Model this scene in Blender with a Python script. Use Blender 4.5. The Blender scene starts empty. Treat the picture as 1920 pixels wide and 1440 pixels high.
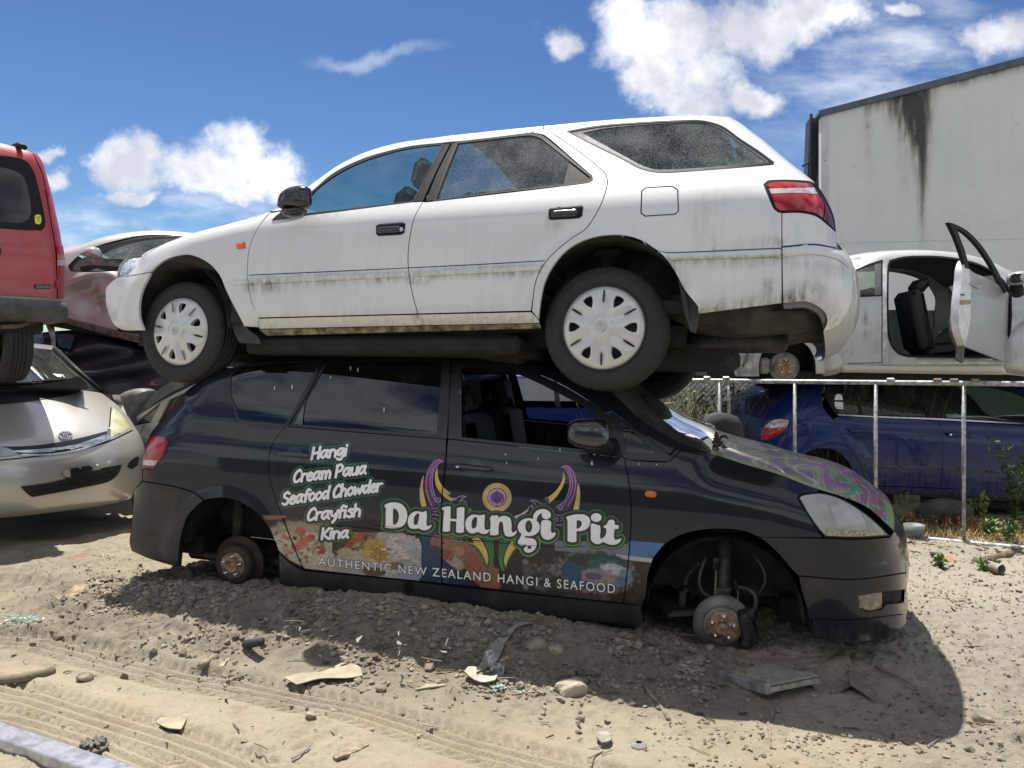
import bpy, math, random
import numpy as np
from mathutils import Vector, Matrix
from mathutils.geometry import delaunay_2d_cdt
random.seed(7); RNG = np.random.default_rng(7)
SC = bpy.context.scene; COL = SC.collection
R = math.radians
# ---------------------------------------------------------------- camera
F = 1450.0; CAM = np.array([0., 0., 1.457]); PT = math.atan(30 / 1450)
cd = bpy.data.cameras.new('camera'); cam = bpy.data.objects.new('camera', cd); COL.objects.link(cam)
cd.sensor_width = 36; cd.lens = F * 36 / 1920; cd.clip_end = 2000; cd.clip_start = .05
cam.location = CAM; cam.rotation_euler = (R(90) - PT, 0, 0); SC.camera = cam
# ---------------------------------------------------------------- light
SUNV = Vector((-.13, .275, 1.0)).normalized()
SUN_EL = math.asin(SUNV.z); SUN_AZ = math.atan2(SUNV.x, SUNV.y)
sl = bpy.data.lights.new('sun', 'SUN'); so = bpy.data.objects.new('sun', sl); COL.objects.link(so)
sl.energy = 4.6; sl.angle = R(.53); sl.color = (1, .955, .88)
so.rotation_euler = SUNV.to_track_quat('Z', 'Y').to_euler(); so.location = (0, 0, 20)
SC.view_settings.view_transform = 'Standard'; SC.view_settings.look = 'None'
SC.view_settings.exposure = 0.78; SC.view_settings.gamma = 1
SC.cycles.max_bounces = 8; SC.cycles.transparent_max_bounces = 12; SC.cycles.caustics_reflective = False; SC.cycles.caustics_refractive = False
SC.cycles.use_denoising = True

class NT:
    """tiny helper round a node tree"""
    def __init__(s, tree): s.t = tree; s.N = tree.nodes; s.L = tree.links
    def n(s, typ, ins=None, **kw):
        nd = s.N.new(typ)
        for k, v in kw.items(): setattr(nd, k, v)
        for k, v in (ins or {}).items(): s.set(nd.inputs[k], v)
        return nd
    def set(s, sock, v):
        if hasattr(v, 'is_linked') or isinstance(v, bpy.types.NodeSocket): s.L.new(v, sock)
        else: sock.default_value = v
    def m(s, op, a, b=0., c=None, clamp=False):
        nd = s.N.new('ShaderNodeMath'); nd.operation = op; nd.use_clamp = clamp
        s.set(nd.inputs[0], a); s.set(nd.inputs[1], b)
        if c is not None: s.set(nd.inputs[2], c)
        return nd.outputs[0]
    def v(s, op, a, b):
        nd = s.N.new('ShaderNodeVectorMath'); nd.operation = op
        s.set(nd.inputs[0], a); s.set(nd.inputs[1], b); return nd.outputs
    def ramp(s, fac, stops):
        nd = s.N.new('ShaderNodeValToRGB'); s.set(nd.inputs[0], fac); e = nd.color_ramp.elements
        while len(e) < len(stops): e.new(.5)
        for el, (p, c) in zip(e, stops): el.position = p; el.color = tuple(c) + ((1,) if len(c) == 3 else ())
        return nd.outputs[0]
    def mix(s, fac, a, b):
        nd = s.N.new('ShaderNodeMix'); nd.data_type = 'RGBA'
        s.set(nd.inputs[0], fac); s.set(nd.inputs[6], a if not isinstance(a, tuple) else c4(a)); s.set(nd.inputs[7], b if not isinstance(b, tuple) else c4(b)); return nd.outputs[2]
    def sm(s, x, a, b):
        nd = s.N.new('ShaderNodeMapRange'); nd.interpolation_type = 'SMOOTHSTEP'
        s.set(nd.inputs[0], x); nd.inputs[1].default_value = a; nd.inputs[2].default_value = b; return nd.outputs[0]
    def noise(s, vec, scale, detail=4, rough=.55, dist=0.):
        nd = s.n('ShaderNodeTexNoise', {'Scale': scale, 'Detail': detail, 'Roughness': rough, 'Distortion': dist})
        if vec is not None: s.L.new(vec, nd.inputs['Vector'])
        return nd.outputs[0]
def c4(c): return tuple(c) + (1,) if len(c) == 3 else tuple(c)

# ---------------------------------------------------------------- pixel rays
FW = np.array([0, math.cos(PT), -math.sin(PT)]); UP = np.array([0, math.sin(PT), math.cos(PT)]); RT = np.array([1., 0, 0])
def rays(p):
    p = np.atleast_2d(np.asarray(p, float))
    return (p[:, :1] - 960) / F * RT + FW + (720 - p[:, 1:2]) / F * UP
def at(px, py, Y):
    d = rays([(px, py)])[0]; return CAM + d * (Y / d[1])
def ongr(px, py, z=0.):
    d = rays([(px, py)])[0]; return CAM + d * ((z - CAM[2]) / d[2])
def proj(w):
    w = np.atleast_2d(w) - CAM; dep = w @ FW
    return np.stack([960 + F * (w @ RT) / dep, 720 - F * (w @ UP) / dep], 1)

# ---------------------------------------------------------------- world
def diruv(px, py):
    d = rays([(px, py)])[0]; return d[0] / d[1], d[2] / d[1]
W = bpy.data.worlds.new('World'); SC.world = W; W.use_nodes = True
t = NT(W.node_tree); t.N.clear()
sky = t.n('ShaderNodeTexSky', sky_type='NISHITA', sun_disc=False)
sky.sun_elevation = SUN_EL; sky.sun_rotation = SUN_AZ; sky.air_density = 1.05; sky.dust_density = .3; sky.ozone_density = 2.4
tc = t.n('ShaderNodeTexCoord').outputs['Generated']
sp = t.n('ShaderNodeSeparateXYZ', {0: tc}).outputs
yy = t.m('MAXIMUM', sp[1], .05)
uv = t.n('ShaderNodeCombineXYZ', {0: t.m('DIVIDE', sp[0], yy), 1: t.m('DIVIDE', sp[2], yy), 2: 0.}).outputs[0]
warp = t.n('ShaderNodeTexNoise', {'Vector': uv, 'Scale': 5.5, 'Detail': 6., 'Roughness': .58}).outputs[1]
uvw = t.v('ADD', uv, t.v('MULTIPLY', t.v('SUBTRACT', warp, (.5, .5, .5))[0], (.16, .13, 0))[0])[0]
BL = [ # px centre, px radii
 (250,325,66,46),(300,300,40,36),(350,335,64,46),(420,335,70,46),(472,285,44,48),(500,335,55,48),(440,365,100,22),(215,300,30,26),(240,378,46,12),(530,370,35,22),
 (1235,120,70,85),(1180,60,70,70),(1290,60,110,85),(1330,120,75,70),(1270,190,75,60),(1400,40,110,60),(1490,25,130,45),(1160,20,65,40),
 (1050,72,36,28),(1415,170,62,26),(1885,85,75,38),(90,270,45,12),(125,310,30,18),(115,455,30,16),(1690,30,50,18)]
msk = None
for (a, b, rx, ry) in BL:
    u0, v0 = diruv(a, b); sc = (F / rx, F / ry, 0)
    d = t.v('LENGTH', t.v('MULTIPLY', t.v('SUBTRACT', uvw, (u0, v0, 0))[0], sc)[0], (0, 0, 0))[1]
    e = t.m('SUBTRACT', 1.25, d)
    msk = e if msk is None else t.m('SMOOTH_MAX', msk, e, .25)
fine = t.noise(uv, 17., 10, .66)
dens = t.m('ADD', msk, t.m('MULTIPLY', t.m('SUBTRACT', fine, .5), 2.3))
front = t.m('GREATER_THAN', sp[1], .06)
cl = t.m('MULTIPLY', t.sm(dens, -.12, 1.0), front)
# thin high wisps
u0, v0 = diruv(690, 100)
wd = t.v('LENGTH', t.v('MULTIPLY', t.v('SUBTRACT', uvw, (u0, v0, 0))[0], (F / 100, F / 14, 0))[0], (0, 0, 0))[1]
wis = t.m('MULTIPLY', t.m('MULTIPLY', t.sm(wd, 1.5, .0), .24), front)
u0, v0 = diruv(1660, 130)
wd2 = t.v('LENGTH', t.v('MULTIPLY', t.v('SUBTRACT', uvw, (u0, v0, 0))[0], (F / 330, F / 190, 0))[0], (0, 0, 0))[1]
hz = t.noise(t.v('MULTIPLY', uv, (1, 3, 1))[0], 5., 6, .6)
wis2 = t.m('MULTIPLY', t.m('MULTIPLY', t.sm(wd2, 1.2, .1), t.sm(hz, .38, .72)), t.m('MULTIPLY', front, .55))
u0, v0 = diruv(300, 430)
wd3 = t.v('LENGTH', t.v('MULTIPLY', t.v('SUBTRACT', uvw, (u0, v0, 0))[0], (F / 420, F / 80, 0))[0], (0, 0, 0))[1]
wis3 = t.m('MULTIPLY', t.m('MULTIPLY', t.sm(wd3, 1.2, .1), t.sm(hz, .40, .66)), t.m('MULTIPLY', front, .5))
# out-of-view cumulus behind the viewer and overhead, added for fill light and reflections
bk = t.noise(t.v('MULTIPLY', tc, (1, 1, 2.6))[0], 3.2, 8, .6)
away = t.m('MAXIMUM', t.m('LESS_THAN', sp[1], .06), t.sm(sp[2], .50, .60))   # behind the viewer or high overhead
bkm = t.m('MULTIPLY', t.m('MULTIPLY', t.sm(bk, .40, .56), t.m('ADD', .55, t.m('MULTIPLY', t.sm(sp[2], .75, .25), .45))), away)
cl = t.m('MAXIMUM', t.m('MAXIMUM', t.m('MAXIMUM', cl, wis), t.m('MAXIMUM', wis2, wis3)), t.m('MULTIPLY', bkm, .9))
shade = t.m('ADD', t.m('MULTIPLY', t.noise(t.v('ADD', uv, (.02, -.035, 0))[0], 8., 7, .6), .85), t.m('MULTIPLY', dens, -.10))
ccol = t.ramp(shade, [(.25, (.54, .56, .62)), (.37, (.74, .76, .80)), (.50, (1.05, 1.05, 1.05))])
deep = t.n('ShaderNodeGamma', {'Color': t.v('MULTIPLY', sky.outputs[0], (.375, .375, .375))[0], 'Gamma': 1.6}).outputs[0]
bsky = t.n('ShaderNodeBackground', {'Color': deep, 'Strength': .10})
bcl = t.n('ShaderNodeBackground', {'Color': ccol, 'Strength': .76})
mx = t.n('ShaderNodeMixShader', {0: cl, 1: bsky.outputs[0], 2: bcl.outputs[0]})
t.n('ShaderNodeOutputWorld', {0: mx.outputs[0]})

# ---------------------------------------------------------------- materials
MATS = {}
def newmat(name):
    m = bpy.data.materials.new(name); m.use_nodes = True; t = NT(m.node_tree)
    b = t.N['Principled BSDF']; return m, t, b
def mat(name, col, rough=.6, metal=0., var=.25, scale=14., bump=0., bscale=60., coat=0., spec=.5, col2=None, trans=0.):
    """plain procedural material: base colour broken up by two octaves of noise"""
    if name in MATS: return MATS[name]
    m, t, b = newmat(name); oc = t.n('ShaderNodeTexCoord').outputs['Object']
    nz = t.noise(oc, scale, 6, .6)
    c2 = col2 or tuple(x * (1 - var) for x in col); c1 = tuple(min(1, x * (1 + var * .6)) for x in col)
    t.set(b.inputs['Base Color'], t.mix(t.sm(nz, .32, .68), c2, c1))
    t.set(b.inputs['Roughness'], t.m('ADD', rough - .06, t.m('MULTIPLY', t.noise(oc, scale * 3, 3), .12)))
    b.inputs['Metallic'].default_value = metal; b.inputs['Coat Weight'].default_value = coat; b.inputs['Coat Roughness'].default_value = .04
    b.inputs['Specular IOR Level'].default_value = spec
    if trans: b.inputs['Transmission Weight'].default_value = trans
    if bump:
        bp = t.n('ShaderNodeBump', {'Height': t.noise(oc, bscale, 6, .65), 'Strength': 1., 'Distance': bump}); t.L.new(bp.outputs[0], b.inputs['Normal'])
    MATS[name] = m; return m
def carpaint(name, col, flake=0., rough=.3, coat=.8, dust=(.42, .36, .26), dustamt=.25, grime=(.09, .085, .05), attr=True, spec=.5):
    """clear-coated paint with dust specks, water marks and the grime mask painted on the panel vertices"""
    m, t, b = newmat(name); oc = t.n('ShaderNodeTexCoord').outputs['Object']
    n1 = t.noise(oc, 3.5, 7, .65); n2 = t.noise(oc, 60., 4, .7); stk = t.noise(t.v('MULTIPLY', oc, (38, 38, 3.2))[0], 1., 5, .65)
    c = t.mix(t.m('MULTIPLY', t.sm(n1, .35, .75), dustamt * .6), col, dust)
    c = t.mix(t.m('MULTIPLY', t.sm(n2, .58, .75), dustamt * .7), c, dust)
    if attr:
        a = t.n('ShaderNodeAttribute', attribute_name='dirt').outputs['Fac']
        g = t.m('MULTIPLY', a, t.m('ADD', t.m('MULTIPLY', t.sm(stk, .34, .66), .75), t.m('MULTIPLY', t.sm(t.noise(oc, 22., 6, .7), .4, .7), .45)), clamp=True)
        c = t.mix(g, c, grime)
        t.set(b.inputs['Roughness'], t.m('ADD', rough, t.m('MULTIPLY', g, .5)))
        t.set(b.inputs['Coat Weight'], t.m('MULTIPLY', coat, t.m('SUBTRACT', 1., g)))
    else:
        b.inputs['Roughness'].default_value = rough; b.inputs['Coat Weight'].default_value = coat
    t.set(b.inputs['Base Color'], c); b.inputs['Metallic'].default_value = flake; b.inputs['Specular IOR Level'].default_value = spec
    t.set(b.inputs['Coat Roughness'], t.m('ADD', .02, t.m('MULTIPLY', t.sm(n1, .4, .8), .10)))
    MATS[name] = m; return m
def glass(name, tint, dust=.15, dustcol=(.45, .47, .45), rough=.02, refl=1.5):
    m, t, b = newmat(name); t.N.remove(b); out = [n for n in t.N if n.type == 'OUTPUT_MATERIAL'][0]
    oc = t.n('ShaderNodeTexCoord').outputs['Object']
    tr = t.n('ShaderNodeBsdfTransparent', {'Color': c4(tint)}); gl = t.n('ShaderNodeBsdfGlossy', {'Color': (1, 1, 1, 1), 'Roughness': rough})
    fr = t.n('ShaderNodeFresnel', {'IOR': refl}).outputs[0]
    a = t.n('ShaderNodeMixShader', {0: fr, 1: tr.outputs[0], 2: gl.outputs[0]})
    df = t.n('ShaderNodeBsdfDiffuse', {'Color': c4(dustcol)})
    sp_ = t.m('MULTIPLY', t.m('ADD', t.m('MULTIPLY', t.sm(t.noise(oc, 130., 4, .75), .45, .72), 1.1), t.m('MULTIPLY', t.sm(t.noise(oc, 4., 6, .65), .35, .75), .7)), dust, clamp=True)
    mx = t.n('ShaderNodeMixShader', {0: sp_, 1: a.outputs[0], 2: df.outputs[0]}); t.L.new(mx.outputs[0], out.inputs[0]); MATS[name] = m; return m
def vcol(name, rough=.35, coat=.3, noise=.35, scale=90.):
    """printed vinyl: colour comes from the mesh's colour attribute"""
    m, t, b = newmat(name); oc = t.n('ShaderNodeTexCoord').outputs['Object']
    a = t.n('ShaderNodeAttribute', attribute_name='col').outputs['Color']
    k = t.m('ADD', 1 - noise * .5, t.m('MULTIPLY', t.noise(oc, scale, 5, .7), noise))
    sc = t.v('SCALE', a, (0, 0, 0)); nd = t.N[-1]; t.set(nd.inputs['Scale'], k)
    t.set(b.inputs['Base Color'], nd.outputs[0]); b.inputs['Roughness'].default_value = rough; b.inputs['Coat Weight'].default_value = coat
    MATS[name] = m; return m

# ---------------------------------------------------------------- mesh helpers
def mesh_obj(name, V, Fc, m, parent=None, smooth=False, mw=None, normals=None, attrs=None):
    me = bpy.data.meshes.new(name); me.from_pydata([tuple(v) for v in V], [], [tuple(int(i) for i in f) for f in Fc])
    if m is not None: me.materials.append(m)
    if smooth: me.polygons.foreach_set('use_smooth', [True] * len(me.polygons))
    for k, (kind, arr) in (attrs or {}).items():
        if kind == 'F': at_ = me.attributes.new(k, 'FLOAT', 'POINT'); at_.data.foreach_set('value', np.asarray(arr, np.float32))
        else:
            at_ = me.attributes.new(k, 'FLOAT_COLOR', 'POINT'); a = np.ones((len(arr), 4), np.float32); a[:, :3] = arr; at_.data.foreach_set('color', a.ravel())
    me.update()
    if normals is not None: me.normals_split_custom_set_from_vertices([tuple(n) for n in normals])
    o = bpy.data.objects.new(name, me); COL.objects.link(o)
    if parent is not None: o.parent = parent
    if mw is not None: o.matrix_world = mw
    return o
def empty(name, label, cat, mw, group=None):
    o = bpy.data.objects.new(name, None); COL.objects.link(o); o.empty_display_size = .1; o.matrix_world = mw
    return tag(o, label, cat, group)
def tag(o, label, cat, group=None, kind=None):
    if label: o['label'] = label
    if cat: o['category'] = cat
    if group: o['group'] = group
    if kind: o['kind'] = kind
    return o
class MB:
    """collects simple solids into one mesh"""
    def __init__(s): s.V = []; s.F = []
    def add(s, V, Fc): n = len(s.V); s.V += [tuple(v) for v in V]; s.F += [tuple(i + n for i in f) for f in Fc]; return s
    def box(s, c, sz, rot=None, bev=.0):
        hx, hy, hz = (x / 2 for x in sz); b = min(bev, hx * .9, hy * .9, hz * .9)
        M = rot if rot is not None else Matrix.Identity(3)
        if b <= 0:
            V = [(x, y, z) for x in (-hx, hx) for y in (-hy, hy) for z in (-hz, hz)]
            Fc = [(0, 1, 3, 2), (4, 6, 7, 5), (0, 4, 5, 1), (2, 3, 7, 6), (0, 2, 6, 4), (1, 5, 7, 3)]
        else:
            V = []; ix = {}
            for sx in (-1, 1):
                for sy in (-1, 1):
                    for sz_ in (-1, 1):
                        for k in range(3):
                            p = [sx * (hx - b), sy * (hy - b), sz_ * (hz - b)]; p[k] = (sx * hx, sy * hy, sz_ * hz)[k]
                            ix[sx, sy, sz_, k] = len(V); V.append(tuple(p))
            Fc = []
            for k in range(3):
                a, c_ = [i for i in range(3) if i != k]
                for s1 in (-1, 1):
                    q = []
                    for (u, w) in ((-1, -1), (1, -1), (1, 1), (-1, 1)):
                        sg = [0, 0, 0]; sg[k] = s1; sg[a] = u; sg[c_] = w; q.append(ix[tuple(sg) + (k,)])
                    Fc.append(tuple(q))
                    for w in (-1, 1):   # edge bevels along axis k
                        pass
            for k in range(3):
                a, c_ = [i for i in range(3) if i != k]
                for u in (-1, 1):
                    for w in (-1, 1):
                        q = []
                        for s1, kk in ((-1, a), (1, a), (1, c_), (-1, c_)):
                            sg = [0, 0, 0]; sg[k] = s1; sg[a] = u; sg[c_] = w; q.append(ix[tuple(sg) + (kk,)])
                        Fc.append(tuple(q))
            for sx in (-1, 1):
                for sy in (-1, 1):
                    for sz_ in (-1, 1): Fc.append(tuple(ix[sx, sy, sz_, k] for k in range(3)))
        c = Vector(c); return s.add([c + M @ Vector(v) for v in V], Fc)
    def tube(s, pts, r, n=10, cap=True):
        P = [Vector(p) for p in pts]; rr = r if hasattr(r, '__len__') else [r] * len(P); V = []; Fc = []; u = None
        for i, p in enumerate(P):
            d = (P[min(i + 1, len(P) - 1)] - P[max(i - 1, 0)]).normalized()
            if u is None: u = d.orthogonal().normalized()
            u = (u - d * u.dot(d)).normalized(); w = d.cross(u)
            for k in range(n): a = 2 * math.pi * k / n; V.append(p + (u * math.cos(a) + w * math.sin(a)) * rr[i])
        for i in range(len(P) - 1):
            for k in range(n): a, b = i * n + k, i * n + (k + 1) % n; Fc.append((a, b, b + n, a + n))
        if cap: Fc.append(tuple(range(n))[::-1]); Fc.append(tuple(range((len(P) - 1) * n, len(P) * n)))
        return s.add(V, Fc)
    def lathe(s, prof, n=40, axis='y', c=(0, 0, 0), close=False):
        """prof: (radius, along-axis) pairs"""
        V = []; Fc = []; m = len(prof)
        for k in range(n):
            a = 2 * math.pi * k / n; ca, sa = math.cos(a), math.sin(a)
            for (r, h) in prof:
                v = (r * ca, h, r * sa) if axis == 'y' else ((r * ca, r * sa, h) if axis == 'z' else (h, r * ca, r * sa)); V.append((v[0] + c[0], v[1] + c[1], v[2] + c[2]))
        for k in range(n):
            k2 = (k + 1) % n
            for j in range(m if close else m - 1):
                j2 = (j + 1) % m; Fc.append((k * m + j, k2 * m + j, k2 * m + j2, k * m + j2))
        return s.add(V, Fc)
    def prism(s, poly, h, M=None):
        """2-D polygon in the xy plane extruded 0..h along z then moved by M"""
        n = len(poly); V = [(x, y, 0) for x, y in poly] + [(x, y, h) for x, y in poly]
        Fc = [tuple(range(n))[::-1], tuple(range(n, 2 * n))] + [(i, (i + 1) % n, n + (i + 1) % n, n + i) for i in range(n)]
        if M is not None: V = [tuple(M @ Vector(v)) for v in V]
        return s.add(V, Fc)
    def done(s, name, m, parent=None, smooth=False, mw=None): return mesh_obj(name, s.V, s.F, m, parent, smooth, mw)
_ico = None
def ico(sub=1):
    import bmesh
    bm = bmesh.new(); bmesh.ops.create_icosphere(bm, subdivisions=sub, radius=1); V = np.array([v.co[:] for v in bm.verts]); Fc = [tuple(v.index for v in f.verts) for f in bm.faces]; bm.free(); return V, Fc
ICO1 = ico(1); ICO2 = ico(2); ICO3 = ico(3)
def rockv(sz, base=ICO2, rough=.3, seed=0):
    V, Fc = base; rg = np.random.default_rng(seed); out = np.array(V)
    for k in range(7):
        d = rg.normal(size=3); d /= np.linalg.norm(d); o = rg.uniform(.45, .95); h = out @ d; out = out - np.outer(np.maximum(h - o, 0) * .8, d)
    out *= 1 + rough * .35 * np.sin(V @ rg.normal(size=3) * 3 + rg.uniform(0, 6))[:, None]
    return out * np.asarray(sz), Fc
def rotz(a): return np.array([[math.cos(a), -math.sin(a), 0], [math.sin(a), math.cos(a), 0], [0, 0, 1]])
def rot3(rg):
    q = rg.normal(size=4); q /= np.linalg.norm(q); w, x, y, z = q
    return np.array([[1 - 2 * (y * y + z * z), 2 * (x * y - z * w), 2 * (x * z + y * w)], [2 * (x * y + z * w), 1 - 2 * (x * x + z * z), 2 * (y * z - x * w)], [2 * (x * z - y * w), 2 * (y * z + x * w), 1 - 2 * (x * x + y * y)]])

# ---------------------------------------------------------------- 2-D polygon tools
def smoothpoly(P, closed=True, corner=38., step=5.):
    """Catmull-Rom through traced points, keeping real corners"""
    P = np.asarray(P, float); n = len(P)
    if n < 3: return resample(P, step, closed)
    T = np.zeros((n, 2)); isc = np.zeros(n, bool)
    for i in range(n):
        if not closed and i in (0, n - 1): isc[i] = True; continue
        a = P[i] - P[i - 1]; b = P[(i + 1) % n] - P[i]; la, lb = np.hypot(*a) + 1e-9, np.hypot(*b) + 1e-9
        if math.degrees(math.acos(max(-1, min(1, (a @ b) / la / lb)))) > corner: isc[i] = True
        else: tt = a / la * min(lb, 3 * la) + b / lb * min(la, 3 * lb); T[i] = tt / (np.hypot(*tt) + 1e-9)
    out = []
    for i in range(n if closed else n - 1):
        j = (i + 1) % n; L = np.hypot(*(P[j] - P[i])); k = max(1, int(L / step)); d = (P[j] - P[i])
        Lp = np.hypot(*(P[i] - P[i - 1])); Ln = np.hypot(*(P[(j + 1) % n] - P[j])); ta = d if isc[i] else T[i] * min(L, 1.6 * Lp); tb = d if isc[j] else T[j] * min(L, 1.6 * Ln)
        for s in range(k):
            u = s / k; h = (2 * u**3 - 3 * u * u + 1, u**3 - 2 * u * u + u, -2 * u**3 + 3 * u * u, u**3 - u * u)
            out.append(h[0] * P[i] + h[1] * ta + h[2] * P[j] + h[3] * tb)
    if not closed: out.append(P[-1])
    return np.array(out)
def resample(P, step, closed=True):
    P = np.asarray(P, float); out = []; n = len(P)
    for i in range(n if closed else n - 1):
        j = (i + 1) % n; k = max(1, int(np.hypot(*(P[j] - P[i])) / step))
        for s in range(k): out.append(P[i] + (P[j] - P[i]) * s / k)
    if not closed: out.append(P[-1])
    return np.array(out)
def area(P): x, y = P[:, 0], P[:, 1]; return .5 * np.sum(x * np.roll(y, -1) - np.roll(x, -1) * y)
def inset(P, d):
    if d == 0: return P
    s = 1 if area(P) > 0 else -1; a = P - np.roll(P, 1, 0); b = np.roll(P, -1, 0) - P
    na = np.stack([-a[:, 1], a[:, 0]], 1); nb = np.stack([-b[:, 1], b[:, 0]], 1)
    na /= np.linalg.norm(na, axis=1, keepdims=True) + 1e-12; nb /= np.linalg.norm(nb, axis=1, keepdims=True) + 1e-12
    m = na + nb; l = np.linalg.norm(m, axis=1, keepdims=True) + 1e-9; m /= l
    return P + s * d * m / np.maximum((m * na).sum(1, keepdims=True), .5)
def inside(pts, loops):
    c = np.zeros(len(pts), bool); x, y = pts[:, 0], pts[:, 1]
    for P in loops:
        x1, y1 = P[:, 0], P[:, 1]; x2, y2 = np.roll(x1, -1), np.roll(y1, -1)
        for a, b, c_, d in zip(x1, y1, x2, y2):
            if b == d: continue
            k = ((b > y) != (d > y)) & (x < (c_ - a) * (y - b) / (d - b) + a); c ^= k
    return c
def dseg(pts, P, closed=True):
    """distance of points to a polyline"""
    D = np.full(len(pts), 1e9); n = len(P)
    for i in range(n if closed else n - 1):
        a = P[i]; b = P[(i + 1) % n]; ab = b - a; l2 = ab @ ab + 1e-12
        u = np.clip(((pts - a) @ ab) / l2, 0, 1); q = pts - a - u[:, None] * ab; D = np.minimum(D, q[:, 0]**2 + q[:, 1]**2)
    return np.sqrt(D)
def fill(loops, h):
    """even-odd fill with an interior grid of spacing h -> (pts, tris, n_boundary)"""
    allb = np.concatenate(loops); lo, hi = allb.min(0), allb.max(0)
    pts = [allb]; edges = []; k = 0
    for P in loops: n = len(P); edges += [(k + i, k + (i + 1) % n) for i in range(n)]; k += n
    if h:
        gx = np.arange(lo[0] + h * .5, hi[0], h); gy = np.arange(lo[1] + h * .5, hi[1], h)
        if len(gx) and len(gy):
            G = np.stack(np.meshgrid(gx, gy), -1).reshape(-1, 2); G = G[inside(G, loops)]
            if len(G):
                d = np.full(len(G), 1e9)
                for s in range(0, len(allb), 64): d = np.minimum(d, np.min((G[:, None, 0] - allb[None, s:s + 64, 0])**2 + (G[:, None, 1] - allb[None, s:s + 64, 1])**2, 1))
                G = G[d > (h * .55)**2]; pts.append(G)
    pts = np.concatenate(pts)
    v, e, f, ov, oe, of = delaunay_2d_cdt([Vector(p) for p in pts], edges, [], 0, 1e-6)
    V = np.array([q[:] for q in v]); T = np.array([t_ for t_ in f if len(t_) == 3])
    if len(T) == 0: return V, T, {}
    cen = V[T].mean(1); T = T[inside(cen, loops)]
    a = V[T[:, 1]] - V[T[:, 0]]; b = V[T[:, 2]] - V[T[:, 0]]; cr = a[:, 0] * b[:, 1] - a[:, 1] * b[:, 0]
    T[cr < 0] = T[cr < 0][:, ::-1]; T = T[np.abs(cr) > 1e-10]
    return V, T, None

# ---------------------------------------------------------------- signed-distance lettering
def sdf_grid(x0, y0, x1, y1, st): 
    gx = np.arange(x0, x1 + st, st); gy = np.arange(y0, y1 + st, st); return gx, gy, np.stack(np.meshgrid(gx, gy), -1).reshape(-1, 2)
def sdf_polys(G, polys, holes=()):
    D = np.full(len(G), 1e9)
    for P in polys: P = np.asarray(P, float); d = dseg(G, P); d[inside(G, [P])] *= -1; D = np.minimum(D, d)
    for P in holes: P = np.asarray(P, float); d = dseg(G, P); d[inside(G, [P])] *= -1; D = np.maximum(D, -d)
    return D
def sdf_strokes(G, strokes, r):
    D = np.full(len(G), 1e9)
    for P in strokes:
        P = np.asarray(P, float); lo = P.min(0) - 14; hi = P.max(0) + 14; k = np.where((G >= lo).all(1) & (G <= hi).all(1))[0]
        if len(k): D[k] = np.minimum(D[k], dseg(G[k], P, False) - r)
    return D
def contour(D, gx, gy, level, minlen=8):
    """marching squares -> closed loops"""
    A = D.reshape(len(gy), len(gx)) - level; A[0, :] = A[-1, :] = 1; A[:, 0] = A[:, -1] = 1; I = A < 0
    code = I[:-1, :-1] * 1 + I[:-1, 1:] * 2 + I[1:, 1:] * 4 + I[1:, :-1] * 8; st = gx[1] - gx[0]; nxt = {}; P = {}
    def pt(i, j, e):
        if e == 0: k = (0, i, j); a, b = A[i, j], A[i, j + 1]; p = (gx[j] + st * a / (a - b), gy[i])
        elif e == 2: k = (0, i + 1, j); a, b = A[i + 1, j], A[i + 1, j + 1]; p = (gx[j] + st * a / (a - b), gy[i + 1])
        elif e == 3: k = (1, i, j); a, b = A[i, j], A[i + 1, j]; p = (gx[j], gy[i] + st * a / (a - b))
        else: k = (1, i, j + 1); a, b = A[i, j + 1], A[i + 1, j + 1]; p = (gx[j + 1], gy[i] + st * a / (a - b))
        P[k] = p; return k
    TB = {1: [(3, 0)], 2: [(0, 1)], 3: [(3, 1)], 4: [(1, 2)], 5: [(3, 2), (1, 0)], 6: [(0, 2)], 7: [(3, 2)], 8: [(2, 3)], 9: [(2, 0)], 10: [(0, 3), (2, 1)], 11: [(2, 1)], 12: [(1, 3)], 13: [(1, 0)], 14: [(0, 3)]}
    for i, j in zip(*np.where((code > 0) & (code < 15))):
        for a, b in TB[int(code[i, j])]: nxt[pt(i, j, a)] = pt(i, j, b)
    loops = []
    while nxt:
        k, v = nxt.popitem(); L = [k]
        while v in nxt: L.append(v); v = nxt.pop(v)
        if len(L) >= minlen:
            q = np.array([P[x] for x in L]); s = np.hypot(*(q - np.roll(q, 1, 0)).T) > st * .22; q = q[s]
            if len(q) >= 5: loops.append(q)
    return loops

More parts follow.
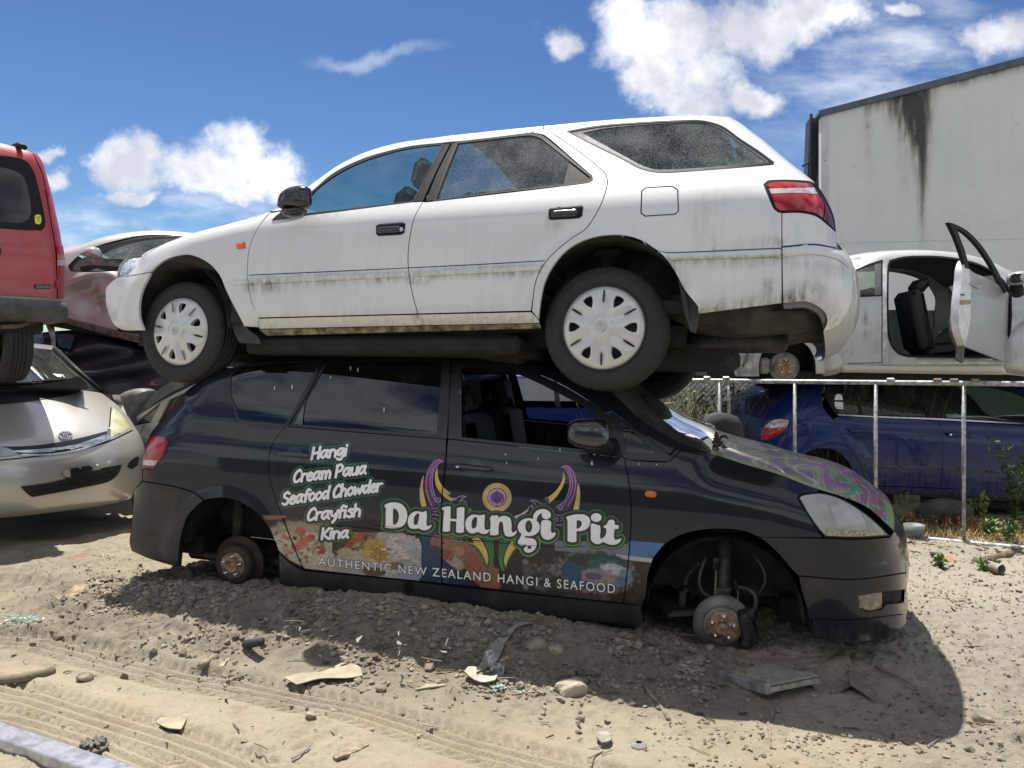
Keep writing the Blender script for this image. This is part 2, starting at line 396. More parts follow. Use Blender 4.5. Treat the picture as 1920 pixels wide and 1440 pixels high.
# ---------------------------------------------------------------- a body whose side is a height field y = g(x, z)
def boxblur(A, n):
    for ax in (0, 1):
        for _ in range(2):
            Ap = np.concatenate([np.repeat(np.take(A, [0], ax), n, ax), A, np.repeat(np.take(A, [-1], ax), n, ax)], ax); c = np.cumsum(Ap, ax)
            c = np.concatenate([np.zeros_like(np.take(c, [0], ax)), c], ax); k = 2 * n + 1
            A = (np.take(c, range(k, c.shape[ax]), ax) - np.take(c, range(0, c.shape[ax] - k), ax)) / k
    return A
class Body:
    def __init__(s, L, Rr, yh, zh, roll=0., name='car', Wz=((0, .8), (1, .8)), outline=(), flares=(), bumps=(), blur=2):
        """L, Rr: world points of the left and right hub faces; yh: their local y, zh: their height over the body's base"""
        L, Rr = np.asarray(L, float), np.asarray(Rr, float); ax = (L - Rr) / np.linalg.norm(L - Rr)
        n = np.cross([0, 0, 1.], ax); n /= np.linalg.norm(n); u = np.cross(ax, n)
        n, u = math.cos(roll) * n + math.sin(roll) * u, math.cos(roll) * u - math.sin(roll) * n
        s.A = np.stack([ax, n, u]); mid = (L + Rr) / 2; s.O = mid - n * yh - u * zh; s.wb = np.linalg.norm(L - Rr)
        s.mw = Matrix(((ax[0], n[0], u[0], s.O[0]), (ax[1], n[1], u[1], s.O[1]), (ax[2], n[2], u[2], s.O[2]), (0, 0, 0, 1)))
        s.Wk = np.array(Wz, float); s.ymax = s.Wk[:, 1].max() + .12; s.parent = None
        s.build(outline, flares, bumps, blur)
    def Wz(s, z): return np.interp(z, s.Wk[:, 0], s.Wk[:, 1])
    def lray(s, p): d = rays(p) @ s.A.T; o = (CAM - s.O) @ s.A.T; return o, d
    def unplane(s, p, y):
        o, d = s.lray(p); tt = (y - o[1]) / d[:, 1]; q = o + d * tt[:, None]; return q[:, [0, 2]]
    def build(s, outline, flares, bumps, blur):
        pts = []; rr = []
        for (P, rd, ry) in outline:
            P = smoothpoly(P, False, step=4.); q = s.unplane(P, .75)
            for _ in range(6): q = s.unplane(P, s.Wz(q[:, 1]) - ry * .9)
            pts.append(q); rr += [(rd, ry)] * len(q)
        if pts: pts = np.concatenate(pts); lo = pts.min(0) - .35; hi = pts.max(0) + .35
        else: lo = np.array([-4, -2.]); hi = np.array([4, 4.])
        s.out = pts; s.st = .0125; gx = np.arange(lo[0], hi[0], s.st); gz = np.arange(lo[1], hi[1], s.st); s.lo = lo; s.nx, s.nz = len(gx), len(gz)
        X, Z = np.meshgrid(gx, gz, indexing='ij'); Y = boxblur(s.Wz(Z), 3)
        if len(pts):
            rr = np.array(rr); sm = np.ones(9) / 9
            if len(rr) > 20:
                for k in (0, 1): rr[:, k] = np.convolve(np.pad(rr[:, k], 4, 'edge'), sm, 'valid')
            drop = np.zeros(X.size); xf, zf = X.ravel(), Z.ravel()
            for (px_, pz_), (rd, ry) in list(zip(pts, rr))[::2]:
                k = np.where((np.abs(xf - px_) < rd) & (np.abs(zf - pz_) < rd))[0]
                d = np.hypot(xf[k] - px_, zf[k] - pz_); w = np.clip(1 - d / rd, 0, 1)
                drop[k] = np.maximum(drop[k], ry * (1 - np.sqrt(np.maximum(0, 1 - w * w))))
            far = ~inside(np.stack([xf, zf], 1), [pts[::2]]); 
            # outside the outline keep the full drop of the closest edge
            idx = np.where(far)[0]
            if len(idx):
                P2 = pts[::3]; r2 = rr[::3]
                for c in range(0, len(idx), 4000):
                    ii = idx[c:c + 4000]; dd = (xf[ii, None] - P2[None, :, 0])**2 + (zf[ii, None] - P2[None, :, 1])**2; drop[ii] = r2[dd.argmin(1), 1] * .97
            Y = Y - drop.reshape(X.shape)
        for (cx, cz, rad, wd, hgt) in flares:
            r_ = np.hypot(X - cx, Z - cz); Y = Y + hgt * np.exp(-((r_ - rad) / wd)**2) * (Z > cz - rad * .8)
        for f in bumps: Y = Y + f(X, Z)
        s.G = boxblur(Y, blur) if blur else Y
    def g(s, x, z):
        a = np.clip((np.asarray(x) - s.lo[0]) / s.st, 0, s.nx - 1.001); b = np.clip((np.asarray(z) - s.lo[1]) / s.st, 0, s.nz - 1.001)
        i, j = a.astype(int), b.astype(int); u, v = a - i, b - j; G = s.G
        return G[i, j] * (1 - u) * (1 - v) + G[i + 1, j] * u * (1 - v) + G[i, j + 1] * (1 - u) * v + G[i + 1, j + 1] * u * v
    def un(s, p, off=0.):
        """pixels -> (x, z) on the side surface"""
        o, d = s.lray(p); ys = np.linspace(s.ymax + off, s.ymax - 1.0, 160)
        tt = (ys[None] - o[1]) / d[:, 1:2]; x = o[0] + d[:, :1] * tt; z = o[2] + d[:, 2:3] * tt
        h = ys[None] - (s.g(x, z) + off); k = np.argmax(h <= 0, 1); k = np.where((h <= 0).any(1), np.maximum(k, 1), len(ys) - 1); r_ = np.arange(len(k))
        h0, h1 = h[r_, k - 1], h[r_, k]; w = np.clip(h0 / (h0 - h1 + 1e-12), 0, 1)
        return np.stack([x[r_, k - 1] + (x[r_, k] - x[r_, k - 1]) * w, z[r_, k - 1] + (z[r_, k] - z[r_, k - 1]) * w], 1)
    def nrm(s, x, z, e=.012):
        gx = (s.g(x + e, z) - s.g(x - e, z)) / (2 * e); gz = (s.g(x, z + e) - s.g(x, z - e)) / (2 * e); n = np.stack([-gx, np.ones_like(gx), -gz], 1)
        return n / np.linalg.norm(n, axis=1, keepdims=True)
    def world(s, q): return np.atleast_2d(q) @ s.A + s.O
    def loc(s, w): return (np.atleast_2d(w) - s.O) @ s.A.T
    def px(s, q): return proj(s.world(q))
    def P3(s, px, py, y): q = s.unplane([(px, py)], y)[0]; return np.array([q[0], y, q[1]])
    def panel(s, name, poly, m, off=0., th=.018, holes=(), ins=.0022, h=.035, bulge=0., br=.02, parent=None, mirror=False, col=None, dirt=None, smooth=True, loops=None, step=5., label=None, corner=38., local=False, flat=None):
        if loops is None:
            L = [poly] + list(holes); L = [smoothpoly(P, True, corner, step) if smooth else resample(P, step) for P in L]
        else: L = loops
        if local: Q = [np.asarray(P, float) for P in L]
        elif flat is not None: Q = [s.unplane(P, flat) for P in L]
        else: Q = [s.un(P, off) for P in L]
        if ins: Q = [inset(P, ins if i == 0 else -ins) for i, P in enumerate(Q)]
        V2, T, _ = fill(Q, h)
        if len(T) == 0: print('EMPTY', name); return None
        x, z = V2[:, 0], V2[:, 1]; y = (np.full(len(x), flat) if flat is not None else s.g(x, z)) + off
        if bulge:
            d = np.full(len(V2), 1e9)
            for P in Q: d = np.minimum(d, dseg(V2, P))
            w = np.clip(1 - d / br, 0, 1); y = y + bulge * (np.sqrt(np.maximum(0, 1 - w * w)) - 1)
        V = np.stack([x, y, z], 1); N = s.nrm(x, z) if flat is None else np.tile([0, 1., 0], (len(x), 1)); Fc = [tuple(t_[::-1]) for t_ in T]; Vs = [V]; Ns = [N]; k = len(V)
        if th:
            for P in Q:
                a = np.stack([P[:, 0], (np.full(len(P), flat) if flat is not None else s.g(P[:, 0], P[:, 1])) + off - (bulge if bulge else 0), P[:, 1]], 1); b = a.copy(); b[:, 1] -= th
                n = len(P); sgn = 1 if area(P) > 0 else -1
                tg = np.roll(P, -1, 0) - np.roll(P, 1, 0); nn = np.stack([tg[:, 1], 0 * tg[:, 0], -tg[:, 0]], 1) * (sgn if P is Q[0] else -sgn); nn /= np.linalg.norm(nn, axis=1, keepdims=True) + 1e-12
                Vs += [a, b]; Ns += [nn, nn]; Fc += [(k + i, k + (i + 1) % n, k + n + (i + 1) % n, k + n + i) for i in range(n)]; k += 2 * n
        V = np.concatenate(Vs); N = np.concatenate(Ns); at_ = {}
        if col is not None: at_['col'] = ('C', col(s.px(V)))
        if dirt is not None: at_['dirt'] = ('F', dirt(s.px(V)))
        o = mesh_obj(name, V, Fc, m, parent or s.parent, True, normals=None if bulge else N, attrs=at_)
        if label: o['label'] = label
        if mirror: s.mirror(o)
        return o
    def mirror(s, o):
        c = o.copy(); COL.objects.link(c); c.parent = o.parent if o.parent is s.parent else s.parent; c.scale = (1, -1, 1); return c
    def span(s, name, line, m, crown=.05, n=14, parent=None, off=-.002, col=None, step=10., ry=None, trim=-.003, push=0., dirt=None):
        """sheet from a traced edge on the near side across to its mirror image on the far side"""
        P = smoothpoly(line, False, step=step); q = s.un(P); y = s.g(q[:, 0], q[:, 1]) - trim
        tg = np.gradient(q, axis=0); nn = np.stack([-tg[:, 1], tg[:, 0]], 1); nn /= np.linalg.norm(nn, axis=1, keepdims=True) + 1e-12
        c0 = s.out.mean(0) if len(s.out) else np.zeros(2)
        sg = np.sign(((q - c0) * nn).sum(1).mean()); nn *= sg; V = []; Fc = []; m_ = len(q)
        for j in range(n + 1):
            v = 1 - 2 * j / n; k = (crown(np.linspace(0, 1, m_)) if callable(crown) else crown) * (1 - v * v) + off; V.append(np.stack([q[:, 0] + nn[:, 0] * k, y * v, q[:, 1] + nn[:, 1] * k], 1))
        V = np.concatenate(V)
        for j in range(n):
            for i in range(m_ - 1): a = j * m_ + i; f = (a, a + 1, a + m_ + 1, a + m_); Fc.append(f if sg > 0 else f[::-1])
        at_ = {}
        if col is not None: uu, vv = np.tile(np.linspace(0, 1, m_), n + 1), np.repeat(np.linspace(1, -1, n + 1), m_); at_['col'] = ('C', col(uu, vv))
        if dirt is not None: at_['dirt'] = ('F', np.full(len(V), dirt))
        return mesh_obj(name, V, Fc, m, parent or s.parent, True, attrs=at_)
def body_empty(B, name, label, cat, group=None):
    B.parent = empty(name, label, cat, B.mw, group); return B.parent
# ================================================================ shared materials
TYRE = mat('tyre_rubber', (.017, .017, .018), .8, var=.45, scale=30, bump=.0015, bscale=160, col2=(.034, .032, .029))
TRIM = mat('black_trim', (.018, .018, .02), .5, var=.3, scale=40, spec=.12)
DARK = mat('dark_underside', (.016, .015, .014), .85, var=.5, scale=9)
WELL = mat('wheel_well_liner', (.045, .044, .043), .8, var=.6, scale=7, bump=.004, bscale=30)
UNDER = mat('dusty_underbody', (.055, .050, .043), .85, var=.6, scale=6, bump=.004, bscale=25)
RUST = mat('rusty_iron', (.13, .06, .032), .8, var=.6, scale=26, bump=.001, bscale=120, col2=(.05, .035, .028))
HUBM = mat('corroded_hub', (.34, .25, .16), .6, metal=.35, var=.6, scale=30, col2=(.14, .07, .035))
DISCM = mat('brake_disc_iron', (.24, .215, .18), .55, metal=.5, var=.35, scale=12)
CLOTH = mat('grey_seat_cloth', (.04, .04, .043), .9, var=.3, scale=60, bump=.002, bscale=200)
PLAST = mat('grey_interior_plastic', (.06, .06, .062), .6, var=.25, scale=12)
GALV = mat('galvanised_steel', (.42, .43, .44), .42, metal=.75, var=.35, scale=18)
CHROME = mat('worn_chrome', (.62, .62, .63), .18, metal=1., var=.15, scale=20)
LENS_R = mat('red_lens', (.42, .008, .012), .14, var=.35, scale=9, coat=.6)
LENS_DR = mat('dark_red_lens', (.16, .006, .012), .12, var=.3, scale=9, coat=.6)
LENS_W = mat('clear_lens', (.55, .5, .5), .12, metal=.2, var=.35, scale=22, coat=.6)
LENS_O = mat('amber_lens', (.62, .13, .006), .3, var=.25, scale=16, coat=.4)
LENS_H = mat('clouded_headlight', (.36, .38, .34), .42, metal=.0, var=.3, scale=7, coat=.25, col2=(.25, .26, .22))
GAP = mat('shut_line_shadow', (.006, .006, .006), .9, spec=.0)

def tyre_mb(Rt, Wd, Ri, grooves=4, lugs=60):
    """tyre cross-section turned round the axle, with circumferential grooves and shoulder lugs; outer face at y=0, axle along y"""
    b = MB(); sh = .035
    prof = [(Ri, -.012), (Ri + .012, -.002), (Ri + .03, .004), (Ri + .036, .0055), (Ri + .038, .0040), ((Ri + Rt) / 2 - .004, .0070), ((Ri + Rt) / 2, .0072), ((Ri + Rt) / 2 + .004, .0058), (Rt - sh - .006, .0030), (Rt - sh, .001), (Rt - .018, -.006), (Rt - .006, -.018)]
    n = grooves; w0, w1 = -.03, -Wd + .03; tread = []
    for k in range(n + 1):
        a = w0 + (w1 - w0) * k / (n + 1); c = w0 + (w1 - w0) * (k + 1) / (n + 1)
        tread += [(Rt, a - .0), (Rt, c + .008)]
        if k < n: tread += [(Rt - .009, c + .006), (Rt - .009, c + .001)]
    prof += tread + [(Rt - .006, -Wd + .018), (Rt - .03, -Wd + .002), ((Ri + Rt) / 2, -Wd - .004), (Ri, -Wd + .012)]
    nseg = 144
    V = []; Fc = []; m = len(prof)
    for k in range(nseg):
        a = 2 * math.pi * k / nseg; lug = (k % 3 == 0)
        for j, (r, h) in enumerate(prof):
            if lug and 9 <= j <= 12: r -= .005
            if lug and j >= m - 6: r -= .004
            V.append((r * math.cos(a), h, r * math.sin(a)))
    for k in range(nseg):
        k2 = (k + 1) % nseg
        for j in range(m - 1): Fc.append((k * m + j, k * m + j + 1, k2 * m + j + 1, k2 * m + j))
    b.add(V, Fc); return b
COVER = carpaint('silver_wheel_cover', (.62, .62, .60), flake=.25, rough=.32, coat=.4, dustamt=.35, attr=False)
def cover_mesh(Rc, parent, name='wheel_cover'):
    """six-spoke plastic cover: teardrop windows and thin slots cut through a dished disc"""
    th = np.linspace(0, 2 * math.pi, 96, endpoint=False); loops = [np.stack([Rc * np.cos(th), Rc * np.sin(th)], 1)]
    def ring(pts, a): c, s = math.cos(a), math.sin(a); P = smoothpoly(np.array(pts) * Rc, True, 60, .01); return np.stack([P[:, 0] * c - P[:, 1] * s, P[:, 0] * s + P[:, 1] * c], 1)
    for k in range(6):
        a = math.radians(60 * k + 88)
        loops.append(ring([(.60, -.012), (.70, -.022), (.90, -.02), (.91, .0), (.90, .02), (.70, .022), (.60, .012)], a))
        loops.append(ring([(.53, 0), (.60, -.055), (.74, -.115), (.82, -.11), (.84, 0), (.82, .11), (.74, .115), (.60, .055)], a + math.radians(30)))
    V2, T, _ = fill(loops, .012); r = np.hypot(V2[:, 0], V2[:, 1]) / Rc; an = np.arctan2(V2[:, 1], V2[:, 0])
    y = .026 * (1 - r**2) - .012 * np.clip((r - .9) / .1, 0, 1)**2 + .010 * np.exp(-((r - .2) / .08)**4)
    y += .007 * np.cos(6 * (an - math.radians(88)) + math.pi) * np.exp(-((r - .6) / .28)**2) + .004 * np.cos(12 * (an - math.radians(88)) + math.pi) * np.exp(-((r - .72) / .2)**2)
    V = [np.stack([V2[:, 0], y, V2[:, 1]], 1)]; Fc = [tuple(t_[::-1]) for t_ in T]; k = len(V2)
    for P in loops:
        rr = np.hypot(P[:, 0], P[:, 1]) / Rc; a = np.stack([P[:, 0], .026 * (1 - rr**2) - .012 * np.clip((rr - .9) / .1, 0, 1)**2, P[:, 1]], 1); b = a.copy(); b[:, 1] -= .02; n = len(P)
        V += [a, b]; Fc += [(k + i, k + (i + 1) % n, k + n + (i + 1) % n, k + n + i) for i in range(n)]; k += 2 * n
    o = mesh_obj(name, np.concatenate(V), Fc, COVER, parent, True)
    e = MB(); e.lathe([(.020, .0), (.020, .003), (.017, .003), (.017, .0)], 28, c=(0, .0375, 0)); e.tube([(-.010, .039, .010), (0, .040, -.012), (.010, .039, .010)], .0016, 5)
    e.done('emblem', COVER, o, True); return o
def wheel_part(B, x, z, yout, Rt, Wd, Rc, cover=True, side=1, rot=0., well=True):
    rim = MB(); rim.lathe([(.03, -.02), (Rc * .55, -.03), (Rc * .8, -.06), (Rc * .97, -.03), (Rc * 1.0, -.004), (Rc * 1.03, .002), (Rc * 1.03, -.02), (Rc * .98, -.1), (Rc * .98, -Wd + .02), (Rc * 1.03, -Wd)], 48)
    o = rim.done('wheel', mat('steel_rim', (.05, .05, .05), .5, metal=.5), B.parent, True); o.location = (x, side * yout, z); o.rotation_euler = (0, rot, 0)
    if side < 0: o.scale = (1, -1, 1)
    tyre_mb(Rt, Wd, Rc).done('tyre', TYRE, o, True)
    if cover: c = cover_mesh(Rc * .985, o); c.location = (0, .004, 0)
    return o
def interior(B, x0, x1, z0, zseat, w=.7, wf=.83, seats=(), zroof=None, dash=None, dashz=None, steer=None):
    """floor pan, seats and dashboard inside a body (local coordinates)"""
    f = MB(); f.box(((x0 + x1) / 2, 0, z0 + .03), (abs(x1 - x0), 2 * wf, .06)); f.done('cabin_floor', DARK, B.parent)
    for (sx, sy, d) in seats:     # d: +1 when the car faces +x
        s = MB(); s.box((sx + d * .05, sy, zseat - .06), (.52, .5, .16), bev=.05)
        s.box((sx - d * .26, sy, zseat + .27), (.13, .48, .62), Matrix.Rotation(-d * .22, 3, 'Y'), bev=.05)
        o = s.done('seat', CLOTH, B.parent, True); h = MB(); h.box((sx - d * .36, sy, zseat + .68), (.10, .27, .18), Matrix.Rotation(-d * .2, 3, 'Y'), bev=.035)
        h.tube([(sx - d * .34, sy - .06, zseat + .5), (sx - d * .36, sy - .06, zseat + .66)], .007, 6); h.tube([(sx - d * .34, sy + .06, zseat + .5), (sx - d * .36, sy + .06, zseat + .66)], .007, 6)
        h.done('headrest', CLOTH, o, True)
    if dash is not None:
        d = MB(); d.box((dash, 0, dashz - .14), (.45, 2 * w * .96, .3), bev=.08); d.done('dashboard', PLAST, B.parent, True)
    if steer is not None:
        s = MB(); sx, sy, sz, d = steer; P = []
        for k in range(29): a = 2 * math.pi * k / 28; P.append((sx + d * .07 * math.sin(a), sy + .18 * math.cos(a), sz + .17 * math.sin(a)))
        s.tube(P, .014, 8, False); s.box((sx, sy, sz), (.06, .16, .1), bev=.02); s.tube([(sx, sy, sz), (sx + d * .3, sy, sz - .12)], .03, 8); s.done('steering_wheel', TRIM, B.parent, True)

# ================================================================ white station wagon on top of the stack
WL = at(340, 622, 4.80); WR = at(1132, 615, 3.90)
w_front = [(227,618),(214,609),(205,591),(199,570),(198,554),(199,540),(205,532),(219,521),(225,496),(237,483),(263,480)]
w_hood = [(263,480),(303,459),(361,437.5),(442,416),(500,399),(519,390)]
w_apil = [(519,390),(578,349.5),(632,311),(683,286),(742,269),(815,258),(851,253)]
w_roof = [(851,253),(917,246),(1019,235.5),(1150,224),(1278,217),(1340,216),(1362,218)]
w_rear = [(1362,218),(1380,225.5),(1409,246),(1439,269),(1475,300),(1511,328),(1530,344),(1548,370),(1566,413),(1568,435),(1569,453),(1581,468),(1595,497),(1598,526),(1593,574),(1581,599),(1566,614),(1544,621)]
w_bot = [(1544,621),(1468,600),(1309,600),(1010,608),(486,618),(270,628),(227,618)]
WAG = Body(WL, WR, .775, .315, roll=R(4.), name='wagon',
    Wz=((-.4, .78), (.10, .80), (.20, .845), (.32, .866), (.46, .878), (.60, .884), (.78, .887), (.91, .886), (.93, .882), (.97, .860), (1.01, .832), (1.03, .824), (1.06, .806), (1.40, .60), (1.6, .5)),
    outline=((w_front, .36, .36), (w_hood, .16, .14), (w_apil, .06, .06), (w_roof, .05, .07), (w_rear, .30, .26), (w_bot, .07, .05)),
    blur=1, flares=((1.335, .315, .385, .05, .016), (-1.335, .315, .41, .05, .016)))
body_empty(WAG, 'station_wagon', 'dirty white station wagon stacked on the roof of the black minivan', 'car')
w_stains = [([(466,524),(768,510),(1017,496)],4,.5),([(466,534),(765,521)],7,.7),([(470,532),(520,530)],12,1.),([(768,521),(1010,508)],5,.6),([(770,521),(800,520)],9,1.),([(486,600),(1010,592)],14,.35),([(780,592),(800,605)],12,.9),
    ([(1255,488),(1464,482)],8,1.),([(1258,495),(1275,530)],16,.8),([(1340,462),(1466,452)],7,.8),([(1309,585),(1468,560),(1520,540)],22,.95),([(1440,530),(1470,560)],15,.7),([(1470,484),(1590,506)],10,.5),([(1500,560),(1560,590)],30,.55),([(1330,420),(1340,330)],40,.28),([(1260,330),(1420,315)],12,.35),([(1028,412),(1060,425)],9,.5),([(570,404),(640,400)],8,.4),([(500,600),(1000,600)],9,.4),([(230,612),(265,600)],10,.35),([(1545,350),(1569,440)],5,.5),([(1280,560),(1300,590)],10,.6)]
def w_dirt(p):
    d = np.full(len(p), .07)
    for (L, s, a) in w_stains:
        L = np.array(L, float); q = p - [0, s * .35]; d = np.maximum(d, a * np.exp(-(dseg(q, L, False) / s)**2))
    return d
WHITE = carpaint('faded_white_paint', (.69, .69, .675), rough=.28, coat=.65, dust=(.52, .50, .44), dustamt=.22, grime=(.13, .12, .07))
WP = lambda name, poly, **k: WAG.panel(name, poly, k.pop('m', WHITE), h=k.pop('h', .03), dirt=k.pop('dirt', w_dirt), **k)
fd_edge = [(505,399),(483,428),(468,464),(464,501),(465,530),(472,566.5),(485,596)]
dd_edge = [(793,378),(778,406),(769,442.5),(765,483),(767,515),(774.5,555.5),(783.6,588.5)]
rd_edge = [(1019,242),(1048,258),(1092,289),(1124,315),(1137,329),(1139,341),(1132,370),(1117,402),(1099,428),(1070,448),(1041,472),(1019,497),(1004,530),(999,563),(996,583)]
f_arch = [(270,620),(261,591),(261,569),(267,543),(278,521),(285,507),(307,488.5),(329,480.5),(354,478),(376,485),(398,499.5),(412.5,518),(423,543),(431,560),(453,602),(458,612.5)]
r_arch = [(1010,600),(1014,563),(1023,526),(1041,493.5),(1070,464),(1103,448),(1140,441),(1176,442.5),(1205,452),(1234,470),(1253,490),(1267,512),(1285,545),(1309,577)]
WP('front_fender', [(263,481),(303,459),(361,437.5),(442,416),(500,398.5),(507,397)] + fd_edge + [(485,614),(458,612.5)] + f_arch[5:-1][::-1] + [(283,510),(239,518),(254,499)], mirror=True)
WP('front_bumper', [(205,532),(219,521),(239,518.5),(283,510.5)] + f_arch[:5][::-1] + [(227,618),(214,609),(205,591),(199,570),(198,554),(199,540)], mirror=True)
WP('headlight', [(219,521),(225,496),(237,483),(263,481.5),(254,499),(239,518)], m=mat('ribbed_headlight', (.5, .53, .58), .15, metal=.3, coat=.8, var=.5, scale=60), bulge=.012, br=.04, h=.015, mirror=True, dirt=None)
fdoor = WP('front_door', fd_edge[1:] + dd_edge[::-1] + [(774,379),(640,396),(570,404.5),(540,409),(525,396),(505,400)], mirror=True)
rdoor = WP('rear_door', dd_edge + rd_edge[::-1] + [(1004,241),(998,249),(1018,252.5),(1110,330),(1111,338),(1103,342.5),(798,379)], mirror=True)
WP('sill', [(485,597),(640,593),(783,589.5),(996,584.5),(1010,600),(1011,606),(760,611),(486,617)], mirror=True, off=.004)
cargo_o = [(1063,246),(1125,235),(1205,228.5),(1278,225.5),(1322,227),(1351,235),(1387.5,260),(1424,284),(1451,304),(1449,309),(1351,317),(1249,324),(1227,323),(1201.6,317),(1169,300),(1103,267.5)]
lid = [(1203,358),(1210,352),(1262,350),(1271,356),(1272.5,395),(1266,402),(1209,405.5),(1201.5,399)]
WP('quarter_panel', [(1019,242),(1019,236),(1150,224),(1278,217),(1340,216),(1362,218),(1380,225.5),(1409,246),(1439,269),(1475,300),(1511,328),(1530,344),(1519,340),(1460,337.5),(1438.5,340),(1432,346),(1442,370),(1453,393),(1460,398),(1466,398),(1466,465),(1249,473.5)] + r_arch[:10][::-1] + [(997,583)] + rd_edge[:-1][::-1], holes=[cargo_o, lid], mirror=True)
WP('fuel_flap', lid, ins=.004, off=.001)
WP('tail_panel', [(1466,399),(1504,399),(1530,405),(1548,418),(1567,435),(1569,453),(1570,465),(1533,458),(1466,462)], mirror=True)
WP('lower_quarter', [(1249,474),(1465.5,466),(1466.3,568),(1309,588)] + r_arch[9:][::-1], mirror=True, ins=.0012)
WP('rear_bumper', [(1466.5,464),(1533,460),(1570,467),(1581,469),(1595,497),(1598,526),(1593,574),(1581,599),(1566,614),(1544,621),(1551,603),(1548,588),(1533,574),(1515,566),(1468,568)], mirror=True, off=.006, ins=.0012)
WP('roof_rail', [(507,396.5),(519,390),(578,349.5),(632,311),(683,286),(742,269),(815,258),(851,253),(917,246),(1018.5,236),(1018.5,242),(1004,241),(998,248.5),(924,258),(862,265),(846,266),(829,268),(771,274),(720,285.5),(676,299.5),(625,325),(583,360),(545,388),(525,395)], mirror=True, h=.02)
WAG.span('bonnet', w_front[5:] + w_hood[1:], WHITE, crown=.06, dirt=.05); WAG.span('windscreen', w_apil, glass('windscreen_glass', (.45, .72, .75), .06), crown=.10)
WAG.span('roof', w_roof, WHITE, crown=.05, dirt=.08); WAG.span('tailgate', w_rear[:12], WHITE, crown=.05, dirt=.1); WAG.span('bumper_skin', w_rear[10:], WHITE, crown=.08, dirt=.3)
# mouldings and trim
WP('moulding', [(466,521),(765,508),(765,519),(466,533)], off=.014, th=.02, bulge=.008, br=.03, h=.012, parent=fdoor)
WP('moulding', [(768,508),(1017,495),(1010,507),(769,519)], off=.014, th=.02, bulge=.008, br=.03, h=.012, parent=rdoor)
WP('moulding', [(433,525.5),(463,524),(463.5,533.5),(434,534.5)], off=.014, th=.02, bulge=.008, br=.03, h=.012)
WP('moulding', [(1249,474.5),(1464,467),(1464,481.5),(1257,487.5)], off=.016, th=.02, bulge=.008, br=.03, h=.012)
WP('moulding', [(1467,465),(1533,461),(1572,468),(1580,474),(1592,502),(1577,489),(1533,477),(1467,481.5)], off=.022, th=.02, bulge=.008, br=.03, h=.012)
for q in ([(466,515.2),(640,507.5),(768,501.5),(768,502.8),(640,509),(466,516.6)], [(768,501.5),(900,495),(1022,488),(1021,489.5),(900,496.5),(768,502.8)]): WP('crease_line', q, m=GAP, off=.0012, th=0, ins=0, dirt=None, h=0)
BLKP = mat('black_pillar_film', (.02, .021, .024), .35, var=.3, scale=20, coat=.0, spec=.15)
WP('pillar_trim', [(829,269),(846,266.5),(820,318),(793,377.5),(774,378.5),(800,330)], m=BLKP, off=-.004, mirror=True, dirt=None, parent=None)
WP('pillar_trim', [(849,265.5),(862,265.5),(838,325),(820,374.5),(797,378),(822,318)], m=BLKP, off=-.004, mirror=True, dirt=None)
def ring(B, name, outer, inner, m, off=.002, **k): return B.panel(name, outer, m, off=off, holes=[inner], ins=0, h=0, th=k.pop('th', .015), **k)
g_front = [(552,402),(578,372),(590,358),(625,331),(676,304.5),(720,289.5),(771,277.5),(829,271),(802,325),(774,376),(640,393)]
ring(WAG, 'window_frame', [(535,407),(545,390),(583,359.5),(625,325),(676,299.5),(720,285.5),(771,274),(829,268),(833,270),(804,325),(776,379.5),(640,397)], g_front, TRIM, off=-.002, mirror=True)
g_rear = [(862,270),(924,262.5),(997,256),(1010,260),(1066,302),(1055,345),(940,359),(820,372),(838,325)]
ring(WAG, 'window_frame', [(853,266),(924,257),(998,249.5),(1015,253),(1109,330),(1110.5,337),(1103,342),(940,361),(812,377),(832,325)], [(859,269),(924,261),(997,254),(1011,258),(1066,300),(1106,331),(1107,336),(1100,339.5),(940,358.5),(818,374),(836,325)], TRIM, off=-.001, mirror=True)
WP('quarter_trim', [(1067.5,302),(1107,331.5),(1107,337),(1100,340),(1056,345.5)], m=mat('smoked_trim', (.03, .026, .024), .5, coat=.0, var=.3, spec=.08), off=-.008, mirror=True, dirt=None, ins=0)
GW = glass('dirty_window_glass', (.30, .36, .36), .28, (.38, .41, .40)); GWF = glass('front_window_glass', (.42, .60, .62), .07, (.40, .44, .44))
WP('window', g_front, m=GWF, off=-.007, th=0, ins=-.003, mirror=True, dirt=None); WP('window', g_rear, m=GW, off=-.007, th=0, ins=-.003, mirror=True, dirt=None)
cargo_i = [(1092,249.5),(1125,242),(1205,234),(1278,230.5),(1322,232),(1347,240),(1380,263),(1413,286),(1436,303),(1351,311.5),(1249,318),(1228,317.5),(1206,311),(1175,295),(1115,262)]
ring(WAG, 'window_frame', cargo_o, [(1067,247),(1125,237.5),(1205,231),(1278,227.8),(1322,229.5),(1350,237.5),(1386,262),(1422,286.5),(1446,304.5),(1351,315),(1249,321.5),(1227,320.5),(1203,314.5),(1170,297.5),(1105,265.5)], TRIM, off=.001, mirror=True, step=4)
ring(WAG, 'window_band', [(1067,247),(1125,237.5),(1205,231),(1278,227.8),(1322,229.5),(1350,237.5),(1386,262),(1422,286.5),(1446,304.5),(1351,315),(1249,321.5),(1227,320.5),(1203,314.5),(1170,297.5),(1105,265.5)], cargo_i, mat('ceramic_band', (.05, .045, .045), .25, coat=.6), off=-.002, mirror=True, step=4)
WP('window', cargo_i, m=glass('cargo_window_glass', (.20, .25, .25), .32, (.36, .40, .38)), off=-.005, th=0, ins=-.004, mirror=True, dirt=None)
